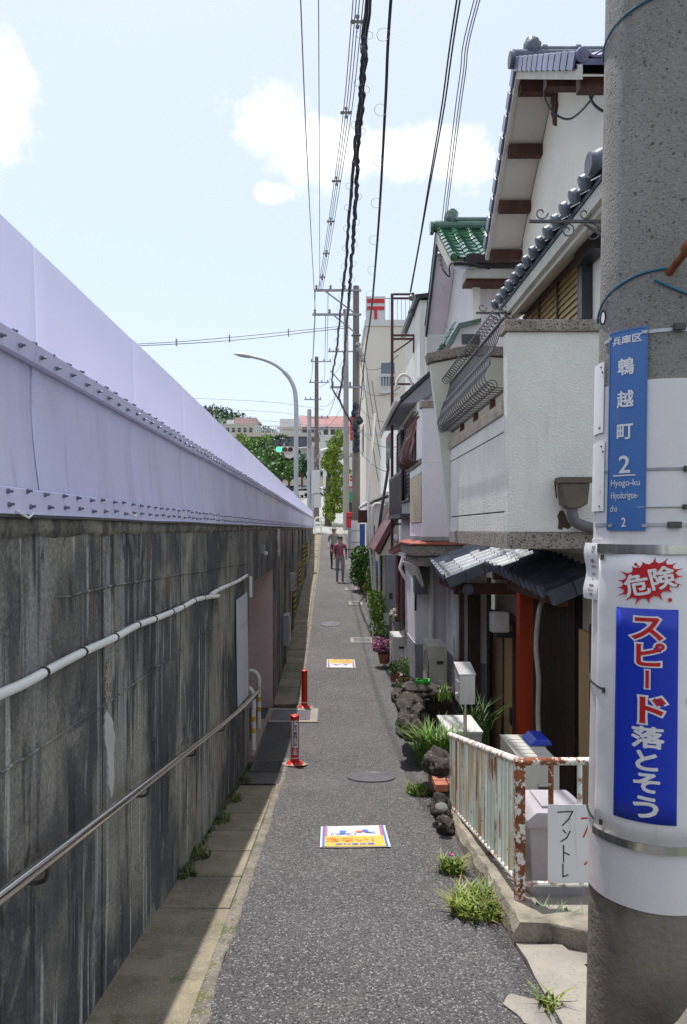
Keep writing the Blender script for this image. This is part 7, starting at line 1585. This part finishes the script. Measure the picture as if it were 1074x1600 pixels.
for a in (('white car nearest the lamp column in the far junction', 472, 770, 112, 2.6, 'car_white'), ('dark blue car left of the lamp column in the far junction', 461, 762, 132, .1, 'car_blue'), ('silver car right of the lamp column in the far junction', 481, 764, 126, .2, 'car_silver'), ('white car partly behind the steel pipe pole', 491, 768, 118, 2.8, 'car_white'), ('second dark blue car farther back at the junction', 474, 758, 142, .0, 'car_blue'), ('white car at the far left of the junction cars', 453, 760, 138, .3, 'car_white')): car(*a)

# ================================================================ people at the end of the alley
def person(label, x, y, yaw, h, top, legs, hatm, seed=0, mirror=False, swing=1.0):
    z = gz(y); k = h / 1.7; t = thing('person', label, 'person', (x, y, z), None); rot = Matrix.Rotation(yaw, 3, 'Z')
    J = {'pel': (0, 0, .93, .125), 'wa': (0, 0, 1.06, .118), 'ch': (0, -.01, 1.26, .14), 'nk': (0, 0, 1.44, .062), 'hd': (0, -.02, 1.54, .085), 'ht': (0, -.015, 1.64, .08),
         'ls': (.17, 0, 1.37, .062), 'le': (.23, .06, 1.12, .045), 'lw': (.22, -.07, .90, .033), 'lh': (.22, -.10, .83, .035),
         'rs': (-.17, 0, 1.37, .062), 're': (-.23, -.02, 1.12, .045), 'rw': (-.22, -.12, .92, .033), 'rh': (-.22, -.15, .85, .035),
         'lhp': (.09, 0, .88, .095), 'lk': (.095, -.10, .50, .062), 'la': (.095, .02, .09, .043), 'lt': (.10, -.13, .04, .038),
         'rhp': (-.09, 0, .88, .095), 'rk': (-.095, .04, .50, .062), 'ra': (-.095, .20, .10, .043), 'rt': (-.10, .06, .04, .038)}
    E_ = [('pel', 'wa'), ('wa', 'ch'), ('ch', 'nk'), ('nk', 'hd'), ('hd', 'ht'), ('ch', 'ls'), ('ls', 'le'), ('le', 'lw'), ('lw', 'lh'), ('ch', 'rs'), ('rs', 're'), ('re', 'rw'), ('rw', 'rh'), ('pel', 'lhp'), ('lhp', 'lk'), ('lk', 'la'), ('la', 'lt'), ('pel', 'rhp'), ('rhp', 'rk'), ('rk', 'ra'), ('ra', 'rt')]
    J = {n: ((-a if mirror else a), b * swing if n[0] in 'lr' else b, c, d) for n, (a, b, c, d) in J.items()}
    names = list(J); me = bpy.data.meshes.new('body'); me.from_pydata([V(J[n][:3]) * k for n in names], [(names.index(a), names.index(b)) for a, b in E_], [])
    o = bpy.data.objects.new('body', me); col.objects.link(o); o.modifiers.new('s', 'SKIN'); 
    for i, n in enumerate(names):
        sv = me.skin_vertices[0].data[i]; sv.radius = (J[n][3] * k, J[n][3] * k * (.8 if n in ('pel', 'wa', 'ch') else 1)); sv.use_root = n == 'pel'
    mo = o.modifiers.new('u', 'SUBSURF'); mo.levels = 2; mo.render_levels = 2
    dg = bpy.context.evaluated_depsgraph_get(); dg.update(); m2 = bpy.data.meshes.new_from_object(o.evaluated_get(dg)); bpy.data.objects.remove(o)
    for m_ in ('skin', top, legs, 'shoe'): m2.materials.append(M[m_])
    for v in m2.vertices: pass
    for p in m2.polygons:
        c = p.center / k; near = min(names, key=lambda n: (V(J[n][:3]) - c).length)
        p.use_smooth = True
        p.material_index = 3 if (c.z < .11) else 2 if c.z < .97 and near not in ('lw', 'lh', 'rw', 'rh', 'le', 're') else 0 if near in ('lw', 'lh', 'rw', 'rh', 'nk', 'hd', 'ht') else 1
    ob = bpy.data.objects.new('body', m2); col.objects.link(ob); ob.parent = t; ob.rotation_euler = (0, 0, yaw); OFF[ob.name] = V((x, y, z))
    mb = MB(); mb.blob(V((0, .012, 1.60)) * k, (.098 * k, .11 * k, .105 * k), 3, .06, 2, seed)
    mb.v = [v for v in mb.v]; bm = bmesh.new()
    hm = mb.mesh('hair', 'hair' if not hatm else hatm, smooth='all'); ho = bpy.data.objects.new('hair' if not hatm else 'hat', hm); col.objects.link(ho); ho.parent = t; ho.rotation_euler = (0, 0, yaw); bm.free()
    for v in hm.vertices:
        if v.co.y < -.03 * k and v.co.z < 1.585 * k: v.co.y = -.03 * k
        if v.co.z < 1.50 * k: v.co.z = 1.50 * k
    if hatm:
        br = MB().lathe([(.10, 1.62), (.19, 1.605), (.19, 1.612), (.09, 1.66)], (0, 0, 0), 18).mesh('hat_brim', hatm); br.transform(Matrix.Scale(k, 4)); bo = bpy.data.objects.new('hat_brim', br); col.objects.link(bo); bo.parent = t; bo.rotation_euler = (0, 0, yaw)
    # simple face: nose, eyes, mouth, ears
    fm = MB(); fm.blob(V((0, -.105, 1.545)) * k, (.014 * k, .02 * k, .022 * k), 2, 0)
    for s_ in (-1, 1): fm.blob(V((s_ * .088, -.01, 1.55)) * k, (.014 * k, .022 * k, .032 * k), 2, 0)
    em = MB()
    for s_ in (-1, 1): em.blob(V((s_ * .034, -.092, 1.568)) * k, (.014 * k, .008 * k, .007 * k), 2, 0)
    em.blob(V((0, -.094, 1.505)) * k, (.024 * k, .008 * k, .006 * k), 2, 0)
    for mm, nm, m_ in ((fm, 'face_features', 'skin'), (em, 'eyes_and_mouth', 'wood_brown')):
        q = bpy.data.objects.new(nm, mm.mesh(nm, m_, smooth='all')); col.objects.link(q); q.parent = t; q.rotation_euler = (0, 0, yaw)
    return t
person('person in a dusky pink top and pale trousers walking up the alley towards us', .33, 26.0, .05, 1.66, 'shirt_pink', 'trousers', None, 1)
person('person in a grey top and hat walking behind the one in pink', .14, 30.5, -.1, 1.7, 'shirt_grey', 'trousers_dark', 'hat', 2, True, 1.5)

# ================================================================ overhead wires
def wire(name, label, pts, r, m='cable_black', group='overhead wires', k=8, cat='cable', n=6):
    q = smoothpts(pts, k); return tag(MB().tube(q, r, n).build(name, m, origin=q[0], smooth='all'), label, cat, group)
def span(a, b_, sag, n=9): return [V(a).lerp(V(b_), i / n) - V((0, 0, 4 * sag * (i / n) * (1 - i / n))) for i in range(n + 1)]
def seen(pts, z0, z1):
    """image points of a wire whose height runs from z0 (near) to z1 (far), then carried on past the camera"""
    q = []
    for i, (px, py) in enumerate(pts): q.append(PZ(px, py, z0 + (z1 - z0) * (i / (len(pts) - 1)) ** .8))
    dr = q[0] - q[1]; dr.normalize(); far = q[0] + V((dr.x, dr.y, 0)) * (q[0].y + 8) / max(.2, -dr.y) + V((0, 0, .6)); mid = q[0].lerp(far, .3) + V((0, 0, .05))
    return [far, mid] + q
# single lines at the left
wire('power_line', 'thin grey line farthest left, dropping to the second crossarm', seen([(470, 0), (478, 200), (486, 360), (493, 487)], 8.6, 8.50), .012, 'cable_grey')
wire('power_line', 'thin dark line right of the leftmost, to the crossarm tip', seen([(498, 0), (499, 200), (499.5, 330), (500, 450)], 9.3, 9.40), .010, 'cable_grey')
# four-wire bundle with spacers
for i, (dx, lb) in enumerate(((-7, 'leftmost'), (-2, 'second'), (3, 'third'), (9, 'rightmost'))):
    wire('spaced_line', lb + ' wire of the four-wire bundle held by small spacers', seen([(559 + dx, 0), (543 + dx * .8, 170), (526 + dx * .6, 290), (510 + dx * .5, 395), (500 + dx * .4, 455)], 9.0, 9.36), .010, 'cable_grey')
for i, (px, py) in enumerate(((559, 34), (541, 176), (526, 283), (517, 346), (510, 396), (504, 433))):
    t0 = [0, .3, .55, .7, .85, .95][i]; z = 9.0 + .36 * t0; c = PZ(px, py, z); w_ = (8 - 5 * t0) / F * c.y
    t = MB(); t.box(c.x - w_, c.x + w_, c.y - .02, c.y + .02, c.z - .018, c.z + .018); t.box(c.x - .018, c.x + .018, c.y - .021, c.y + .021, c.z - w_ * 1.1, c.z + w_ * 1.1)
    for sx, sz in ((1, 0), (-1, 0), (0, 1), (0, -1)): t.blob((c.x + sx * w_, c.y, c.z + sz * w_), .045, 1, 0)
    tag(t.build('line_spacer', 'insulator', origin=c), ['nearest', 'second', 'third', 'fourth', 'fifth', 'farthest'][i] + ' cross-shaped spacer on the four-wire bundle', 'spacer', 'spacers on the four-wire bundle')
# two thick lashed cables and one with hanger rings
c1 = seen([(574, 0), (567, 90), (562, 160), (555, 230), (546, 330), (540, 420), (533, 480), (527, 540), (519, 600), (528, 622), (551, 665)], 6.3, 4.15)
c2 = seen([(577, 0), (570, 100), (565, 170), (559, 235), (557, 300), (553, 360), (549, 420), (544, 480), (540, 540), (534, 602), (531, 625), (550, 662)], 6.4, 4.20)
def lashed(name, label, pts, r, m, ring, step, rr, off_=.5, ring_lump=True):
    q = smoothpts(pts, 12); t = thing(name, label, 'cable', q[0], 'overhead wires'); rg = random.Random(len(label))
    jit = .45 if ring_lump else 0; q2 = [p + V((rg.uniform(-1, 1), 0, rg.uniform(-1, 1))) * r * jit for p in q]
    MB().tube(q2, [r * rg.uniform(.85, 1.2) for _ in q] if ring_lump else r, 7).build('sheath', m, t, smooth='all')
    if ring:
        s_ = 0; rm = MB().tube([(rr * math.cos(2*math.pi*i/12), 0, rr * math.sin(2*math.pi*i/12)) for i in range(13)], .0032, 4).mesh('hanger_ring', 'cable_grey', smooth='all'); last = None; acc_ = 0; cnt = 0
        for a, b in zip(q, q[1:]):
            acc_ += (b - a).length
            if acc_ > step and b.y > 6 and cnt < 90: acc_ = 0; cnt += 1; place('hanger_ring', rm, t, b - V((ring * rr * .8, 0, rr * off_)), Matrix.Rotation(rg.uniform(-.3, .3), 3, 'Z') @ Matrix.Rotation(rg.uniform(-.2, .2), 3, 'Y'))
    return t
lashed('lashed_cable', 'left one of the two thick black lashed cables running down the middle', c1, .026, 'cable_black', 1, .6, .05); lashed('lashed_cable', 'right one of the two thick black lashed cables, bunched with the left near the top', c2, .033, 'cable_black', -1, .65, .05)
c3 = seen([(611, 0), (603, 150), (595, 300), (588, 400), (580, 490), (570, 560), (562, 650)], 6.4, 4.3)
lashed('ringed_cable', 'straight black cable with a row of thin hanger rings', c3, .021, 'cable_black', 1, .95, .085, .9, False)
# service lines to the right-hand houses
wire('service_line', 'left wire of the close dark pair running to the maroon frame', seen([(714, 0), (690, 170), (670, 290), (655, 380), (641, 456)], 6.0, 5.15), .011)
wire('service_line', 'right wire of the close dark pair running to the maroon frame', seen([(719, 0), (694, 170), (672, 290), (656, 380), (642, 457)], 6.05, 5.15), .011)
for i, (a, b_, lb) in enumerate((((741, 0), (690, 352), 'left'), ((746, 0), (694, 350), 'middle'), ((750, 0), (697, 348), 'right'))):
    wire('roof_line', lb + ' of the three pale wires running to the green roof', seen([a, ((a[0]*.62+b_[0]*.38) - 3, 120), ((a[0]*.3+b_[0]*.7) - 2, 240), b_], 5.9, 5.0), .007, 'cable_grey')
# lines across the street and on to the far poles
wire('cross_line', 'upper faint line crossing the sky from the parapet to the poles', [P(-60, 548, 48), P(225, 537, 46), P(360, 527, 45), P(500, 513, 45), P(548, 508, 45)], .025, 'cable_grey'); wire('cross_line', 'lower faint line crossing the sky from the parapet to the poles', [P(-60, 552, 48), P(225, 540, 46), P(360, 532, 45), P(500, 517, 45), P(548, 512, 45)], .025, 'cable_grey')
for i, (px, py) in enumerate(((276, 535), (359, 529), (451, 520))): c = P(px, py, 45); tag(MB().box(c.x - .03, c.x + .03, 44.9, 45.1, c.z - .22, c.z + .22).build('line_clip', 'insulator', origin=c), ['leftmost', 'middle', 'rightmost'][i] + ' small clip joining the two faint lines across the sky', 'spacer', 'clips on the crossing lines')
for i, (za, zb_, xa, xb) in enumerate(((9.4, 13.7, -.6, -1.5), (9.4, 13.7, -.1, -.3), (8.45, 12.0, -.6, -1.6), (8.45, 12.0, -.2, -.5), (5.6, 9.1, .3, -.6))):
    wire('far_line', ['outer high line', 'inner high line', 'outer low line', 'inner low line', 'lowest line'][i] + ' running from the brown pole to the crossarm pole', span((xa, 28.88, ZC + za), (xb, 59.9, ZC + zb_), .5), .014, 'cable_grey')
for i in range(6): wire('street_line', ['first', 'second', 'third', 'fourth', 'fifth', 'sixth'][i] + ' tangled line between the grey pole and the crossarm pole, counted from the top', span((.9, 44.9, ZC + 10.5 - i * 1.3), (-1.15 + rnd(-.4, .8), 59.9, ZC + 11.5 - i * 1.5), .5 + .15 * i), .016, 'cable_grey')
for i in range(5): wire('drop_line', ['highest', 'second highest', 'middle', 'second lowest', 'lowest'][i] + ' drop wire from the brown pole to the house fronts', span((1.05, 28.9, ZC + 6.6 - i * .85), (1.55 + .1 * i, 17.0 + i * .6, ZC + 4.0 - i * .62), .35), .010)
for i in range(3): wire('facade_line', ['left', 'middle', 'right'][i] + ' thin wire sagging down the post office front', span((1.3 + i * .35, 35.8, ZC + 9.6 - i * 1.2), (2.2 + i * .3, 34, ZC + 2.2), .3), .016)
for i in range(4): wire('hill_line', ['topmost', 'second', 'third', 'lowest'][i] + ' faint line crossing the street before the far buildings', [P(300, 622 + i * 16, 90), P(420, 628 + i * 15, 85), P(505, 640 + i * 14, 62)], .022, 'cable_grey')
